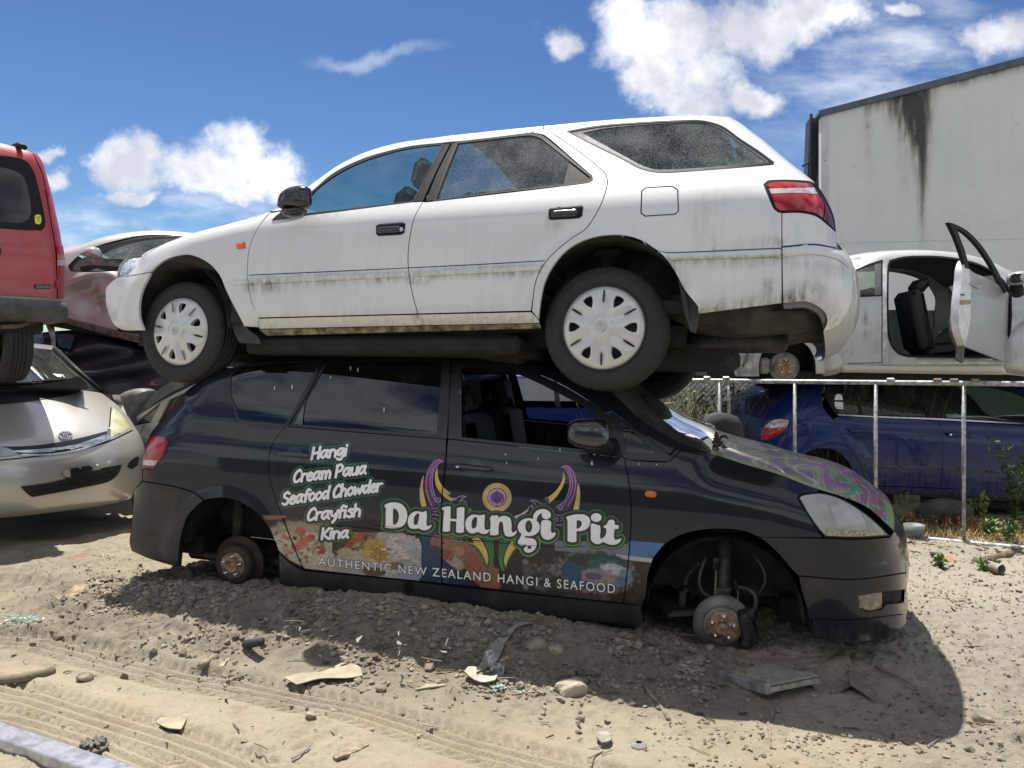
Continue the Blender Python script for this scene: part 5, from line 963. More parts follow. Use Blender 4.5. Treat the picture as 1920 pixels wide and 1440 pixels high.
# ================================================================ ground
def fbm(x, y, sc, seed, oct_=5):
    return vnoise(np.stack([x.ravel() + 50, y.ravel() + 50], 1), sc, seed, oct_).reshape(x.shape)
def dline(x, y, P):
    return dseg(np.stack([x.ravel(), y.ravel()], 1), np.asarray(P, float), False).reshape(x.shape)
RIDGE = [(-2.6, 4.75), (-1.7, 4.38), (-.7, 4.06), (.3, 3.86), (.95, 3.85)]; RH = [.09, .15, .19, .11, .0]
TRK = [[(-60,1205),(80,1213),(220,1245),(330,1275),(450,1292),(560,1318),(660,1335),(760,1362),(860,1395),(980,1425),(1120,1460)], [(-80,1280),(60,1310),(170,1345),(280,1380),(370,1412),(460,1450)], [(-80,1330),(60,1365),(170,1400),(260,1440)]]
TRW = [np.array([ongr(*p)[:2] for p in t_]) for t_ in TRK]
def hgt(x, y, fine=True):
    x = np.asarray(x, float); y = np.asarray(y, float)
    d = np.full(x.shape, 9.); hr = np.zeros(x.shape)
    for i in range(len(RIDGE) - 1):
        a, b = np.array(RIDGE[i]), np.array(RIDGE[i + 1]); ab = b - a; u = np.clip(((x - a[0]) * ab[0] + (y - a[1]) * ab[1]) / (ab @ ab), 0, 1)
        dd = np.hypot(x - a[0] - u * ab[0], y - a[1] - u * ab[1]); side = (x - a[0]) * -ab[1] + (y - a[1]) * ab[0] > 0; dd = np.where(side, dd * .42, dd); k = dd < d; d = np.where(k, dd, d); hr = np.where(k, RH[i] + (RH[i + 1] - RH[i]) * u, hr)
    w = np.exp(-(d / .29)**2); h = hr * w
    h = h + .05 * np.exp(-((x + 3.6)**2 / 2.5 + (y - 5.2)**2 / 1.5)) + .03 * (fbm(x, y, 1.7, 1, 3) - .5)
    tr = np.full(x.shape, 9.); lug = np.zeros(x.shape)
    if fine:
        for P in TRW:
            acc = 0
            for i in range(len(P) - 1):
                a, b = P[i], P[i + 1]; ab = b - a; L = np.hypot(*ab); u = np.clip(((x - a[0]) * ab[0] + (y - a[1]) * ab[1]) / L**2, 0, 1); ds = ((x - a[0]) * -ab[1] + (y - a[1]) * ab[0]) / L; dd = np.hypot(x - a[0] - u * ab[0], y - a[1] - u * ab[1])
                k = dd < tr; s_ = acc + u * L; tr = np.where(k, dd, tr); lug = np.where(k, .013 * np.tanh(4 * np.cos(ds / .050 * 2 * math.pi)) * (np.abs(ds) < .07) + .011 * np.tanh(3 * np.sin((s_ + np.abs(ds) * .9) / .058 * 2 * math.pi)) * (np.abs(ds) >= .07), lug); acc += L
        tw = np.clip((.125 - tr) / .03, 0, 1); rough = np.clip(w * 1.5, 0, 1) * .9 + np.clip((x - 1.3) / .8, 0, 1) * .75 + np.clip((-x - 1.2) / .6, 0, 1) * np.clip((y - 3.7) / .4, 0, 1) * .6; rough = np.clip(rough + .5 * np.clip((fbm(x, y, .5, 22, 3) - .55) * 6, 0, 1), .08, 1) * (1 - .9 * tw)
        n1 = fbm(x, y, .22, 3, 4); n2 = np.abs(fbm(x, y, .075, 9, 3) - .5) * 2
        n3 = np.abs(fbm(x, y, .033, 17, 3) - .5) * 2; h = h + rough * (.070 * (n1 - .5) + .050 * (.5 - n2) + .026 * (.5 - n3)) + tw * (lug * (.55 + .9 * n1) - .012) + .010 * np.exp(-((tr - .15) / .03)**2) + .012 * (fbm(x, y, .35, 31, 3) - .5)
    return h
def ladder(*segs):
    out = [segs[0][0]]
    for a, b, s0, s1 in segs:
        x = a
        while x < b - 1e-6: f = (x - a) / (b - a); x += s0 + (s1 - s0) * f; out.append(min(x, b))
    return np.array(sorted(set(np.round(out, 5))))
gxs = ladder((-160, -12, 30, 1.2), (-12, -3.4, 1.2, .03), (-3.4, 2.4, .0095, .0095), (2.4, 3.4, .0135, .0135), (3.4, 14, .03, 1.2), (14, 160, 1.2, 30)); gys = ladder((-80, 1.6, 12, .06), (1.6, 2.5, .03, .0085), (2.5, 3.7, .0085, .0085), (3.7, 4.2, .0095, .0125), (4.2, 6.4, .013, .04), (6.4, 14, .05, .6), (14, 300, .6, 40))
X, Y = np.meshgrid(gxs, gys, indexing='ij'); far = (np.abs(X) > 8) | (Y > 12) | (Y < -2); Z = np.where(far, 0, 0.)
near = ~far; Z[near] = hgt(X[near], Y[near]); nx, ny = X.shape
V = np.stack([X.ravel(), Y.ravel(), Z.ravel()], 1); I = np.arange(nx * ny).reshape(nx, ny); Fq = np.stack([I[:-1, :-1].ravel(), I[1:, :-1].ravel(), I[1:, 1:].ravel(), I[:-1, 1:].ravel()], 1)
m, t, b = newmat('dry_dirt'); oc = t.n('ShaderNodeTexCoord').outputs['Object']
n1 = t.noise(oc, .9, 6, .6); n2 = t.noise(oc, 9., 8, .65); n3 = t.noise(oc, 60., 6, .7); n4 = t.noise(oc, 2.6, 5, .6)
c = t.ramp(n1, [(.30, (.26, .218, .16)), (.5, (.35, .303, .228)), (.72, (.42, .368, .28))])
c = t.mix(t.m('MULTIPLY', t.sm(n2, .5, .72), .5), c, (.20, .16, .105)); c = t.mix(t.m('MULTIPLY', t.sm(n3, .55, .8), .55), c, (.50, .43, .32)); c = t.mix(t.m('MULTIPLY', t.sm(n3, .45, .25), .45), c, (.15, .12, .085)); c = t.mix(t.m('MULTIPLY', t.sm(n4, .55, .68), .35), c, (.40, .30, .18))
ps = t.n('ShaderNodeSeparateXYZ', {0: oc}).outputs; c = t.mix(t.m('MULTIPLY', t.sm(t.m('ADD', ps[0], t.m('MULTIPLY', n4, 1.2)), 1.9, 3.2), .55), c, (.30, .285, .245)); mr = t.n('ShaderNodeAttribute', attribute_name='soil').outputs['Fac']; c = t.mix(t.m('MULTIPLY', mr, t.m('ADD', .45, t.m('MULTIPLY', t.sm(n2, .35, .65), .4))), c, (.17, .15, .115)); c = t.mix(t.m('MAXIMUM', t.sm(ps[1], 1.9, .3), t.sm(ps[1], 8.5, 10.5)), c, (.20, .205, .205)); t.set(b.inputs['Base Color'], c); b.inputs['Roughness'].default_value = .95; b.inputs['Specular IOR Level'].default_value = .15  # unseen ground behind the viewer and far off greyed to cool the bounce light
bh = t.m('ADD', t.m('MULTIPLY', n2, .5), t.m('ADD', t.m('MULTIPLY', n3, .25), t.m('MULTIPLY', t.noise(oc, 240., 4, .7), .10)))
bp = t.n('ShaderNodeBump', {'Height': bh, 'Strength': 1., 'Distance': .032}); t.L.new(bp.outputs[0], b.inputs['Normal']); MATS['dry_dirt'] = m
soil = np.zeros(len(V)); rx_, ry_ = V[:, 0], V[:, 1]; nb = near.ravel(); soil[nb] = np.clip(1.25 - dline(rx_[nb], ry_[nb] + .12, np.array(RIDGE) - [0, .12]) / .55, 0, 1); soil = np.maximum(soil, np.clip((rx_ - 1.0) / .6, 0, 1) * np.clip((4.0 - ry_) / .6, 0, 1) * .55); soil = np.maximum(soil, np.exp(-((rx_ + 3.6) / 1.2)**2 - ((ry_ - 5.4) / .9)**2) * .8)
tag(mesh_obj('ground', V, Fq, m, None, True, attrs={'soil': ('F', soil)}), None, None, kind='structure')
def gz(x, y): return float(hgt(np.array([x]), np.array([y]))[0])
def gpt(px, py):
    z = 0.
    for _ in range(8): p = ongr(px, py, z); z = gz(p[0], p[1])
    return p
# clods and gravel nobody could count
CLODM = mat('dirt_clod', (.27, .235, .175), .95, var=.5, scale=7, bump=.004, bscale=70, spec=.15)
cl = MB(); rg = np.random.default_rng(11); CV, CF = [], []; nn = 0
def clod(x, y, s, base=ICO1):
    global nn
    V, Fc = base; d = rg.normal(size=(3, 3)); r_ = V @ rot3(rg).T; r_ = r_ * (1 + .28 * np.sin(r_ @ d[0] * 2.2) + .2 * np.sin(r_ @ d[1] * 4))[:, None] * np.array([1, rg.uniform(.7, 1.1), rg.uniform(.4, .8)]) * s
    for _k in range(3): dd_ = rg.normal(size=3); dd_ /= np.linalg.norm(dd_); hh_ = r_ @ dd_; r_ = r_ - np.outer(np.maximum(hh_ - .55 * s, 0) * .85, dd_)
    CV.append((x, y, s, r_)); CF.append(np.array(Fc) + nn); nn += len(V)
for _ in range(5600):
    u = rg.uniform(); i = rg.integers(0, 4); a, b_ = np.array(RIDGE[i]), np.array(RIDGE[i + 1]); p = a + (b_ - a) * u + np.array([-.05, -1]) * abs(rg.normal(0, .30)) + np.array([0, 1]) * rg.uniform(0, .12)
    if vnoise(p[None] + 50, .34, 5, 3)[0] + rg.normal(0, .06) > .455: clod(p[0], p[1], .004 + .044 * rg.beta(1., 6.5))
for _ in range(6500): clod(rg.uniform(.5, 4.2), rg.uniform(2.5, 6.4), .003 + .024 * rg.beta(1., 6.))
for _ in range(900): clod(rg.uniform(-3.4, -1.5), rg.uniform(3.8, 5.6), .003 + .018 * rg.beta(1.1, 6))
for _ in range(2600): clod(rg.uniform(-3.4, 3), rg.uniform(2.5, 4.4), .0015 + .009 * rg.beta(1, 8))
for (px_, py_, n_, s_) in ((980,1300,160,.05),(900,1290,90,.04),(420,1190,60,.06),(430,1275,30,.03),(1880,1370,120,.12),(1700,1400,70,.12),(1250,1300,70,.06),(700,1250,50,.05),(1350,1200,90,.14),(1000,1210,90,.09),(230,1120,120,.2),(1480,1390,60,.1)):
    p = ongr(px_, py_)
    for _ in range(n_): clod(p[0] + rg.normal(0, s_ * 1.6), p[1] + rg.normal(0, s_), .004 + .020 * rg.beta(1.2, 4))
xs = np.array([c[0] for c in CV]); ys = np.array([c[1] for c in CV]); zs = hgt(xs, ys)
tag(mesh_obj('dirt_clods', np.concatenate([c[3] + np.array([c[0], c[1], z + c[2] * .25]) for c, z in zip(CV, zs)]), np.concatenate(CF), CLODM, None, False), 'crumbly clods and gravel strewn over the bare dirt', 'dirt clods', kind='stuff')
# ================================================================ buildings, fences and cars on the right
def zpt(px, py, Y): return at(px, py, Y)
# ---- concrete warehouse
P0 = at(1540, 470, 12.0); P1 = np.array([P0[0] + 9, 12.0 - 9 * math.tan(R(8)), P0[2]]); P0b = np.array([P0[0], P0[1], 0.]); P1b = np.array([P1[0], P1[1], 0.])
BLD = Body(P0b, P1b, 0, 0, name='warehouse'); body_empty(BLD, 'warehouse', 'grey concrete warehouse gable with black water stains down its wall', 'warehouse')
m, t, b = newmat('stained_concrete'); oc = t.n('ShaderNodeTexCoord').outputs['Object']; dt = t.n('ShaderNodeAttribute', attribute_name='dirt').outputs['Fac']
n1 = t.noise(oc, 1.3, 7, .65); n2 = t.noise(oc, 14., 6, .65); stv = t.noise(t.v('MULTIPLY', oc, (6, 6, .35))[0], 1., 6, .65); fl = t.noise(t.v('MULTIPLY', oc, (1.2, 1.2, 4))[0], 3., 8, .75)
c = t.ramp(n1, [(.3, (.56, .57, .55)), (.7, (.64, .645, .62))]); c = t.mix(t.m('MULTIPLY', t.sm(n2, .5, .8), .2), c, (.46, .46, .45)); c = t.mix(t.m('MULTIPLY', t.sm(fl, .60, .70), .5), c, (.24, .23, .22)); c = t.mix(t.m('MULTIPLY', t.sm(stv, .45, .8), .25), c, (.46, .44, .40))
g_ = t.m('MULTIPLY', dt, t.m('ADD', .5, t.m('MULTIPLY', t.sm(t.noise(t.v('MULTIPLY', oc, (9, 9, .9))[0], 1., 7, .7), .30, .60), 1.0)), clamp=True)
c = t.mix(t.m('MULTIPLY', t.sm(g_, .05, .65), .8), c, (.25, .225, .18)); c = t.mix(t.m('MULTIPLY', t.sm(g_, .30, 1.0), .93), c, (.045, .046, .05)); t.set(b.inputs['Base Color'], c); b.inputs['Roughness'].default_value = .85; b.inputs['Specular IOR Level'].default_value = .2
bp = t.n('ShaderNodeBump', {'Height': n2, 'Strength': .6, 'Distance': .01}); t.L.new(bp.outputs[0], b.inputs['Normal'])
def bdirt(p):
    x, y = p[:, 0], p[:, 1]; top = 211 - (x - 1540) * .262; dy = y - top; d = np.zeros(len(p))
    nz_ = vnoise(p, 14, 43) - .5
    x = x + 7 * nz_
    d = np.maximum(d, 1.0 * np.exp(-((x - 1704 - dy * .16) / (44 - .12 * dy).clip(14))**2) * np.clip(1.15 - dy / 140, 0, 1))
    d = np.maximum(d, np.exp(-((x - (1728 - 22 * np.clip(1 - dy / 120, 0, 1) + 0 * x)) / (13 + 26 * np.clip(1 - dy / 120, 0, 1)))**2) * np.clip(1.15 - dy / 300, 0, 1))
    d = np.maximum(d, .75 * np.exp(-((x - 1738) / 6)**2) * np.clip(1 - dy / 150, 0, 1)); d = np.maximum(d, .95 * np.exp(-((x - 1692) / 36)**2) * np.clip(1 - dy / 85, 0, 1)); d = np.maximum(d, .5 * np.exp(-((x - 1700) / 22)**2) * np.clip(dy / 40, 0, 1) * np.clip(1.2 - dy / 230, 0, 1) * (.3 + 1.0 * vnoise(p, 16, 41)))
    d = np.maximum(d, .55 * np.exp(-((x - 1629) / 6)**2) * np.clip(1.1 - dy / 210, 0, 1)); d = np.maximum(d, .55 * np.exp(-((x - 1645) / 18)**2) * np.clip(1 - dy / 45, 0, 1)); d = np.maximum(d, .62 * np.clip(1 - dy / 32, 0, 1) * np.clip((x - 1735) / 60, 0, 1) * (.4 + vnoise(p, 20, 5)))
    return np.clip(d, 0, 1)
slope = .262; roofl = lambda x: 211 - (x - 1540) * slope
BLD.panel('wall', [(1540, 211), (2700, roofl(2700)), (2700, 900), (1540, 850)], m, flat=0., th=.16, ins=0, h=.09, smooth=False, step=12, dirt=bdirt)
FLASH = mat('blue_grey_flashing', (.075, .09, .11), .45, metal=.3, var=.25, scale=5)
BLD.panel('flashing', [(1536, 207), (2700, roofl(2700) - 6), (2700, roofl(2700) + 12), (1537, 218)], FLASH, flat=.05, th=.25, ins=0, h=0, smooth=False, step=60)
BLD.panel('corner_trim', [(1541, 218), (1553, 215), (1553, 850), (1541, 850)], mat('pale_steel_corner', (.46, .48, .47), .5, var=.2, scale=3), flat=.012, th=.01, ins=0, h=0, smooth=False)
for qy in ((456, 452),): BLD.panel('panel_joint', [(1555, qy[0]), (2100, qy[0] - 545 * .024), (2100, qy[0] + 1.2 - 545 * .024), (1555, qy[0] + 1.2)], mat('joint_shadow', (.48, .49, .48), .9), flat=.003, th=0, ins=0, h=0, smooth=False)
for xx in (1547,): BLD.panel('bolt', [(xx, 300), (xx + 2, 300), (xx + 2, 302), (xx, 302)], TRIM, flat=.016, th=.01, ins=0, h=0, smooth=False)
q = BLD.unplane([(1540, 211), (2700, roofl(2700))], 0.); z0, z1 = q[0, 1], q[1, 1]; xL, xR = q[0, 0], q[1, 0]
sd = np.array([.47, 1., 0]); SK = 14 * (sd @ BLD.A[0]) / -(sd @ BLD.A[1])
r_ = MB(); r_.add([(xL, .0, z0 + .03), (xR, .0, z1 + .03), (xR + SK, -14, z1 + .03), (xL + SK, -14, z0 + .03), (xL, .0, z0 - .12), (xR, .0, z1 - .12), (xR + SK, -14, z1 - .12), (xL + SK, -14, z0 - .12)], [(0, 1, 2, 3), (4, 7, 6, 5), (0, 3, 7, 4), (2, 1, 5, 6)]); r_.done('roof', FLASH, BLD.parent)
r_ = MB(); hh = z0 - .15; r_.add([(xL - .02, -.2, 0), (xL + SK - .02, -14, 0), (xL + SK - .02, -14, hh), (xL - .02, -.2, hh), (xL - .17, -.2, 0), (xL + SK - .17, -14, 0), (xL + SK - .17, -14, hh), (xL - .17, -.2, hh)], [(0, 1, 2, 3), (4, 7, 6, 5), (0, 3, 7, 4), (1, 5, 6, 2), (3, 2, 6, 7)]); r_.done('side_wall', mat('dark_steel_cladding', (.05, .06, .07), .5, metal=.2, var=.4, scale=2), BLD.parent)
gq = BLD.unplane([(1517, 218), (1538, 218), (1538, 345), (1515, 345)], -.45)
BLD.panel('downpipe', [(1519, 220), (1539, 222), (1539, 360), (1513, 360)], mat('dark_gutter', (.04, .048, .058), .4, metal=.3, var=.3), flat=-.4, th=.3, ins=0, h=0, smooth=False)
r_ = MB(); a_ = BLD.P3(1521, 214, -.35); b_ = BLD.P3(1517, 470, -.35); r_.tube([a_, b_], .022, 8); a_ = BLD.P3(1538, 300, -.2); b_ = BLD.P3(1531, 352, -.2); r_.tube([a_, b_], .012, 6); a_ = BLD.P3(1504, 312, -.35); b_ = BLD.P3(1522, 301, -.35); r_.tube([a_, b_], .02, 6); r_.done('pipe_bracket', mat('rusty_pipe', (.05, .04, .035), .7), BLD.parent)
# ---- low concrete wall behind the mesh fence
w_ = MB(); w_.box((2.6, 10.6, .95), (6.5, .15, 1.9)); tag(w_.done('boundary_wall', mat('pale_render', (.40, .41, .40), .85, var=.2, scale=2), None), 'pale grey wall glimpsed through the wire mesh fence', 'wall')
# ---- chain-link fence
clf = empty('chain_link_fence', 'grey diamond mesh wire fence among weeds behind the stacked cars', 'fence', Matrix.Translation((2.6, 8.9, 0)))
WIRE = mat('weathered_wire', (.30, .31, .31), .5, metal=.6)
b_ = MB(); W0, W1, H0, H1, pt = -1.6, 2.2, .02, 1.72, .065
def clipseg(x, z, dx, dz):
    t0, t1 = -1e9, 1e9
    for p, d, lo, hi in ((x, dx, W0, W1), (z, dz, H0, H1)):
        a, c = (lo - p) / d, (hi - p) / d; t0 = max(t0, min(a, c)); t1 = min(t1, max(a, c))
    return (t0, t1) if t1 - t0 > .02 else None
for s_ in (1, -1):
    for k in np.arange(-3.5, 3.5, pt):
        r_ = clipseg(k, .8, 1., s_ * 1.)
        if r_: b_.tube([(k + r_[0], .004 * s_, .8 + s_ * r_[0]), (k + r_[1], .004 * s_, .8 + s_ * r_[1])], .0022, 3, False)
b_.done('wire_mesh', WIRE, clf)
for x in (-1.55, -.05, 1.35): b_ = MB(); b_.tube([(x, .03, 0), (x, .03, 1.76)], .024, 10); b_.done('post', GALV, clf, True)
b_ = MB(); b_.tube([(W0, .03, 1.74), (W1, .03, 1.74)], .017, 8); b_.done('rail', GALV, clf, True)

# ---- temporary fence panel in front of the right-hand cars
FE = Body(ongr(1680, 1008), ongr(1920, 1031), 0, 0, name='fence'); fe = body_empty(FE, 'fence_panel', 'galvanised pipe fence panel without mesh, standing before the blue hatchback', 'fence')
GP = mat('galvanised_pipe', (.36, .37, .375), .42, metal=.45, var=.5, scale=26)
def ftube(name, pts, r): b_ = MB(); b_.tube([FE.P3(x, y, 0.) for x, y in pts], r, 12); return b_.done(name, GP, fe, True)
top = lambda x: 712 + (x - 1330) * .0102; bot = lambda x: 1006 + (x - 1680) * .096
ftube('top_rail', [(1180, top(1180) + 2), (1330, top(1330) + 2), (1920, top(1920) + 2), (2150, top(2150) + 2)], .022)
ftube('bottom_rail', [(1180, bot(1180)), (1680, bot(1680)), (1920, bot(1920)), (2150, bot(2150))], .026)
for x in (1190, 1349, 1490, 1642, 1807, 2005, 2145): ftube('post', [(x, top(x) + 2), (x, bot(x) - 1)], .0165)
for x in (1366,): ftube('post', [(x, top(x) + 2), (x + 1, 800)], .016)
for x in (1326, 1362, 1670, 1758, 1789, 1829):
    p = FE.P3(x, top(x) - 3, .0); b_ = MB(); b_.box(p, (.065, .05, .035), bev=.008); b_.done('clamp', mat('rusty_clamp', (.22, .17, .12), .7, var=.4, scale=40) if x > 1700 else GP, fe)

# ---- blue hatchback
BL = at(1543, 903, 7.4); BR = at(2032, 930, 7.62)
b_rear = [(1412,935),(1404,905),(1406,870),(1414,842),(1426,800),(1442,770),(1466,744),(1490,724),(1512,716)]
b_roof = [(1512,716),(1560,709),(1630,705),(1700,704),(1780,705),(1850,711),(1920,722)]
b_screen = [(1920,722),(1980,748),(2060,800)]; b_hood = [(2060,800),(2130,816),(2200,845),(2235,880)]; b_front = [(2235,880),(2245,920),(2235,975)]; b_bot = [(2235,975),(1913,941),(1640,929),(1500,936),(1412,935)]
BLU = Body(BL, BR, .74, .30, name='hatch', Wz=((-.4, .78), (.1, .80), (.2, .84), (.5, .865), (.78, .868), (.90, .85), (.96, .82), (1.02, .80), (1.45, .58), (1.6, .5)),
    outline=((b_rear, .26, .26), (b_roof, .06, .08), (b_screen, .06, .06), (b_hood, .15, .14), (b_front, .4, .4), (b_bot, .06, .05)), flares=((BLU_W, .30, .37, .05, .022),) if False else ((-1.3, .30, .37, .05, .02), (1.3, .30, .37, .05, .02)))
body_empty(BLU, 'hatchback', 'dusty dark blue hatchback behind the pipe fence, under the silver coupe', 'car')
NAVY = carpaint('dark_blue_paint', (.004, .016, .10), flake=.0, rough=.3, coat=.45, spec=.12, dust=(.09, .12, .18), dustamt=.2, grime=(.17, .15, .09))
def b_dirt(p):
    d = .06 + .55 * np.exp(-((p[:, 1] - 930 - (p[:, 0] - 1632) * .04) / 14)**2) + .5 * np.exp(-((p[:, 1] - 876 - (p[:, 0] - 1700) * .045) / 6)**2) * (p[:, 0] > 1600) + .3 * np.clip((p[:, 1] - 850) / 60, 0, 1); return np.clip(d, 0, 1)
BP = lambda name, poly, **k: BLU.panel(name, poly, k.pop('m', NAVY), h=k.pop('h', .05), dirt=k.pop('dirt', b_dirt), **k)
b_rarch = [(1481,936),(1482,905),(1489,878),(1505,854),(1530,842),(1552,841),(1575,850),(1592,868),(1602,893),(1606,928)]
b_farch = [(1966,946),(1968,915),(1977,888),(1995,868),(2020,858),(2048,862),(2072,878),(2088,905),(2094,945),(2096,958)]
rdl = [(1541,746),(1546,768),(1562,786),(1584,828),(1603,856),(1616,880),(1625,910)]
bdd = [(1757,781),(1764,800),(1767,830),(1767,875),(1763,915)]
BP('rear_quarter', b_rear[4:] + [(1535,712),(1546,724)] + rdl + [(1640,912),(1632,927),(1606,929)] + b_rarch[:-1][::-1] + [(1465,936),(1412,935),(1404,905),(1406,870),(1414,842)], mirror=True)
brd = BP('rear_door', [(1572,781),(1640,783),(1756,789)] + bdd[1:] + [(1690,912.5),(1626,910)] + rdl[2:-1][::-1], mirror=True)
bfd = BP('front_door', [(1758,789),(1840,794),(1925,799),(1955,806),(1960,850),(1955,900),(1945,923),(1850,919),(1764,915)] + bdd[1:-1][::-1], mirror=True)
BP('front_wing', [(1957,806),(2060,802),(2130,818),(2200,847),(2235,880),(2245,920),(2235,975),(2096,958)] + b_farch[1:-1][::-1] + [(1966,944),(1947,924),(1957,900),(1962,850)], mirror=True)
BP('sill', [(1625,911),(1763,916),(1913,922),(1966,945),(1913,940),(1632,927)], mirror=True, off=.006)
BP('roof_rail', b_roof + [(1980,748),(2060,800),(1990,792),(1955,762),(1900,733),(1850,722),(1750,719),(1640,719),(1565,721),(1546,724),(1535,712)], mirror=True, h=.03)
BLU.span('roof', b_roof, NAVY, crown=.05, dirt=.2); BLU.span('windscreen', b_screen, glass('blue_car_screen', (.2, .25, .22), .2), crown=.08); BLU.span('bonnet', b_hood, NAVY, crown=.05, dirt=.2); BLU.span('nose', b_front, NAVY, crown=.08, dirt=.3); BLU.span('tailgate', b_rear, NAVY, crown=.05, dirt=.3)
bg1 = [(1552,740),(1558,728),(1570,724),(1640,722),(1722,722),(1730,752),(1737,781),(1640,778.5),(1574,775)]; bg2 = [(1752,723),(1850,726),(1900,737),(1950,763),(1985,791),(1918,789),(1775,783),(1763,752)]
GB = glass('blue_car_glass', (.34, .46, .38), .10, (.35, .40, .34), refl=1.6)
ring(BLU, 'window_frame', [(1545,742),(1550,727),(1567,721),(1640,719),(1745,719),(1757,752),(1768,785),(1640,781),(1568,778)], bg1, TRIM, off=.001, mirror=True); ring(BLU, 'window_frame', [(1745,719),(1850,722),(1900,733),(1957,762),(1992,795),(1920,793.5),(1768,785),(1757,752)], bg2, TRIM, off=.001, mirror=True)
BP('window', bg1, m=GB, off=-.006, th=0, ins=-.004, dirt=None, mirror=True); BP('window', bg2, m=GB, off=-.006, th=0, ins=-.004, dirt=None, mirror=True)
BP('window_strip', [(1602,724),(1608,724),(1618,779),(1611,779)], m=TRIM, off=-.004, th=0, ins=0, dirt=None, h=0)
BP('chrome_strip', [(1571,776.5),(1640,780),(1752,784),(1918,793),(1918,795.5),(1752,787),(1640,782.5),(1572,779)], m=CHROME, off=.012, th=.012, ins=0, dirt=None, h=.1)
BP('side_moulding', [(1622,870),(1765,876),(1765,882),(1624,875.5)], m=mat('faded_moulding', (.05, .06, .10), .6, var=.3), off=.014, th=.015, bulge=.006, br=.02, h=.02, ins=0, dirt=None, parent=brd); BP('side_moulding', [(1769,876),(1950,884),(1950,890),(1769,882)], m=MATS['faded_moulding'], off=.014, th=.015, bulge=.006, br=.02, h=.02, ins=0, dirt=None, parent=bfd)
for P, par in (([(1592,804.5),(1600,803.5),(1634,806),(1640,808.5),(1634,811.5),(1598,809.5)], brd), ([(1777,812),(1785,811),(1822,813.5),(1830,816.5),(1822,819.5),(1783,817.5)], bfd)):
    BP('door_handle', P, m=NAVY, off=.035, th=.03, bulge=.01, br=.02, h=.015, ins=0, parent=par); P = np.array(P); c = P.mean(0); th = np.linspace(0, 2 * math.pi, 20, endpoint=False); BP('handle_cup', np.stack([c[0] + 13 * np.cos(th), c[1] + 9 * np.sin(th)], 1), m=mat('navy_recess', (.006, .009, .03), .3), off=.002, th=0, ins=0, dirt=None, parent=par, h=.02)
BP('key_lock', [(1781,813.5),(1785,813),(1785,816.5),(1781,816.5)], m=CHROME, off=.038, ins=0, dirt=None, h=0, parent=bfd)
tlb = [(1429,826),(1427,815),(1432,801),(1443,790),(1458,785),(1480,787.5),(1478,798),(1467,811),(1450,820)]
to_ = BP('tail_light', tlb, m=LENS_R, off=.006, bulge=.008, br=.03, h=.02, ins=0, dirt=None, mirror=True); BP('clear_lens', [(1433,802),(1443,791),(1458,786),(1479,788),(1476,799),(1455,802)], m=LENS_W, off=.0075, th=0, h=.02, ins=0, dirt=None, parent=to_)
BP('fuel_flap_line', np.stack([1499 + 15 * np.cos(np.linspace(0, 6.283, 24, endpoint=False)), 806 + 13 * np.sin(np.linspace(0, 6.283, 24, endpoint=False))], 1), m=GAP, holes=[np.stack([1499 + 14.3 * np.cos(np.linspace(0, 6.283, 24, endpoint=False)), 806 + 12.3 * np.sin(np.linspace(0, 6.283, 24, endpoint=False))], 1)], off=.002, th=0, ins=0, dirt=None, h=0, smooth=False)
PAPER = mat('sun_bleached_paper', (.75, .77, .78), .8, var=.1)
for k, q in enumerate(([(1565,753),(1581,754),(1581,767),(1565,766)], [(1567,741),(1571,738),(1578,740),(1581,750),(1564,750)])): BP('window_sticker', q, m=PAPER, off=.0, th=0, ins=0, dirt=None, h=0, smooth=False)
BP('sticker_print', [(1567,762),(1578,762.6),(1578,764.5),(1567,764)], m=mat('faded_blue_print', (.25, .45, .65), .8), off=.001, th=0, ins=0, dirt=None, h=0, smooth=False)
wheel_well(BLU, -1.30, .30, .375, .84, .40); wheel_well(BLU, 1.30, .30, .375, .84, .40)
u = MB(); u.box((0, 0, .2), (2.0, 1.5, .16), bev=.02); u.box((-1.75, 0, .3), (.5, 1.3, .2)); u.box((1.75, 0, .3), (.5, 1.3, .2)); u.done('underbody', DARK, BLU.parent); interior(BLU, -.9, .9, .22, .55, seats=((-.1, .36, -1), (-.1, -.36, -1), (.75, .38, -1), (.75, -.38, -1)), dash=-.9, dashz=.95)
s = MB(); s.tube([(1.3, .62, .2), (1.3, -.62, .2)], .05, 12); s.lathe([(.0, 0), (.12, 0), (.12, -.06), (.0, -.06)], 24, c=(1.3, .70, .22)); s.done('rear_axle', RUST, BLU.parent, True)

# ---- silver coupe on the blue hatchback, its door swung open
CL = at(1472, 688, 7.3); CR = at(2003, 689, 7.06)
c_rear = [(1376,706),(1360,684),(1357,664),(1368,638),(1388,604),(1422,564),(1470,528),(1530,502),(1590,486)]
c_roof = [(1590,486),(1640,475),(1700,470),(1760,470.5),(1803,475),(1850,487),(1895,508)]; c_scr = [(1895,508),(1945,546),(1990,580)]; c_hood = [(1990,580),(2050,590),(2110,618),(2142,660)]; c_front = [(2142,660),(2152,700),(2142,722)]; c_bot = [(2142,722),(1890,703),(1580,699),(1500,707),(1376,706)]
COU = Body(CL, CR, .72, .26, name='coupe', Wz=((-.4, .74), (.1, .78), (.2, .80), (.6, .81), (.85, .80), (.95, .775), (1.4, .56), (1.6, .5)), outline=((c_rear, .34, .34), (c_roof, .06, .09), (c_scr, .06, .06), (c_hood, .2, .2), (c_front, .4, .4), (c_bot, .06, .05)))
body_empty(COU, 'coupe', 'scratched silver rounded coupe with its near door open, stacked on the blue hatchback', 'car')
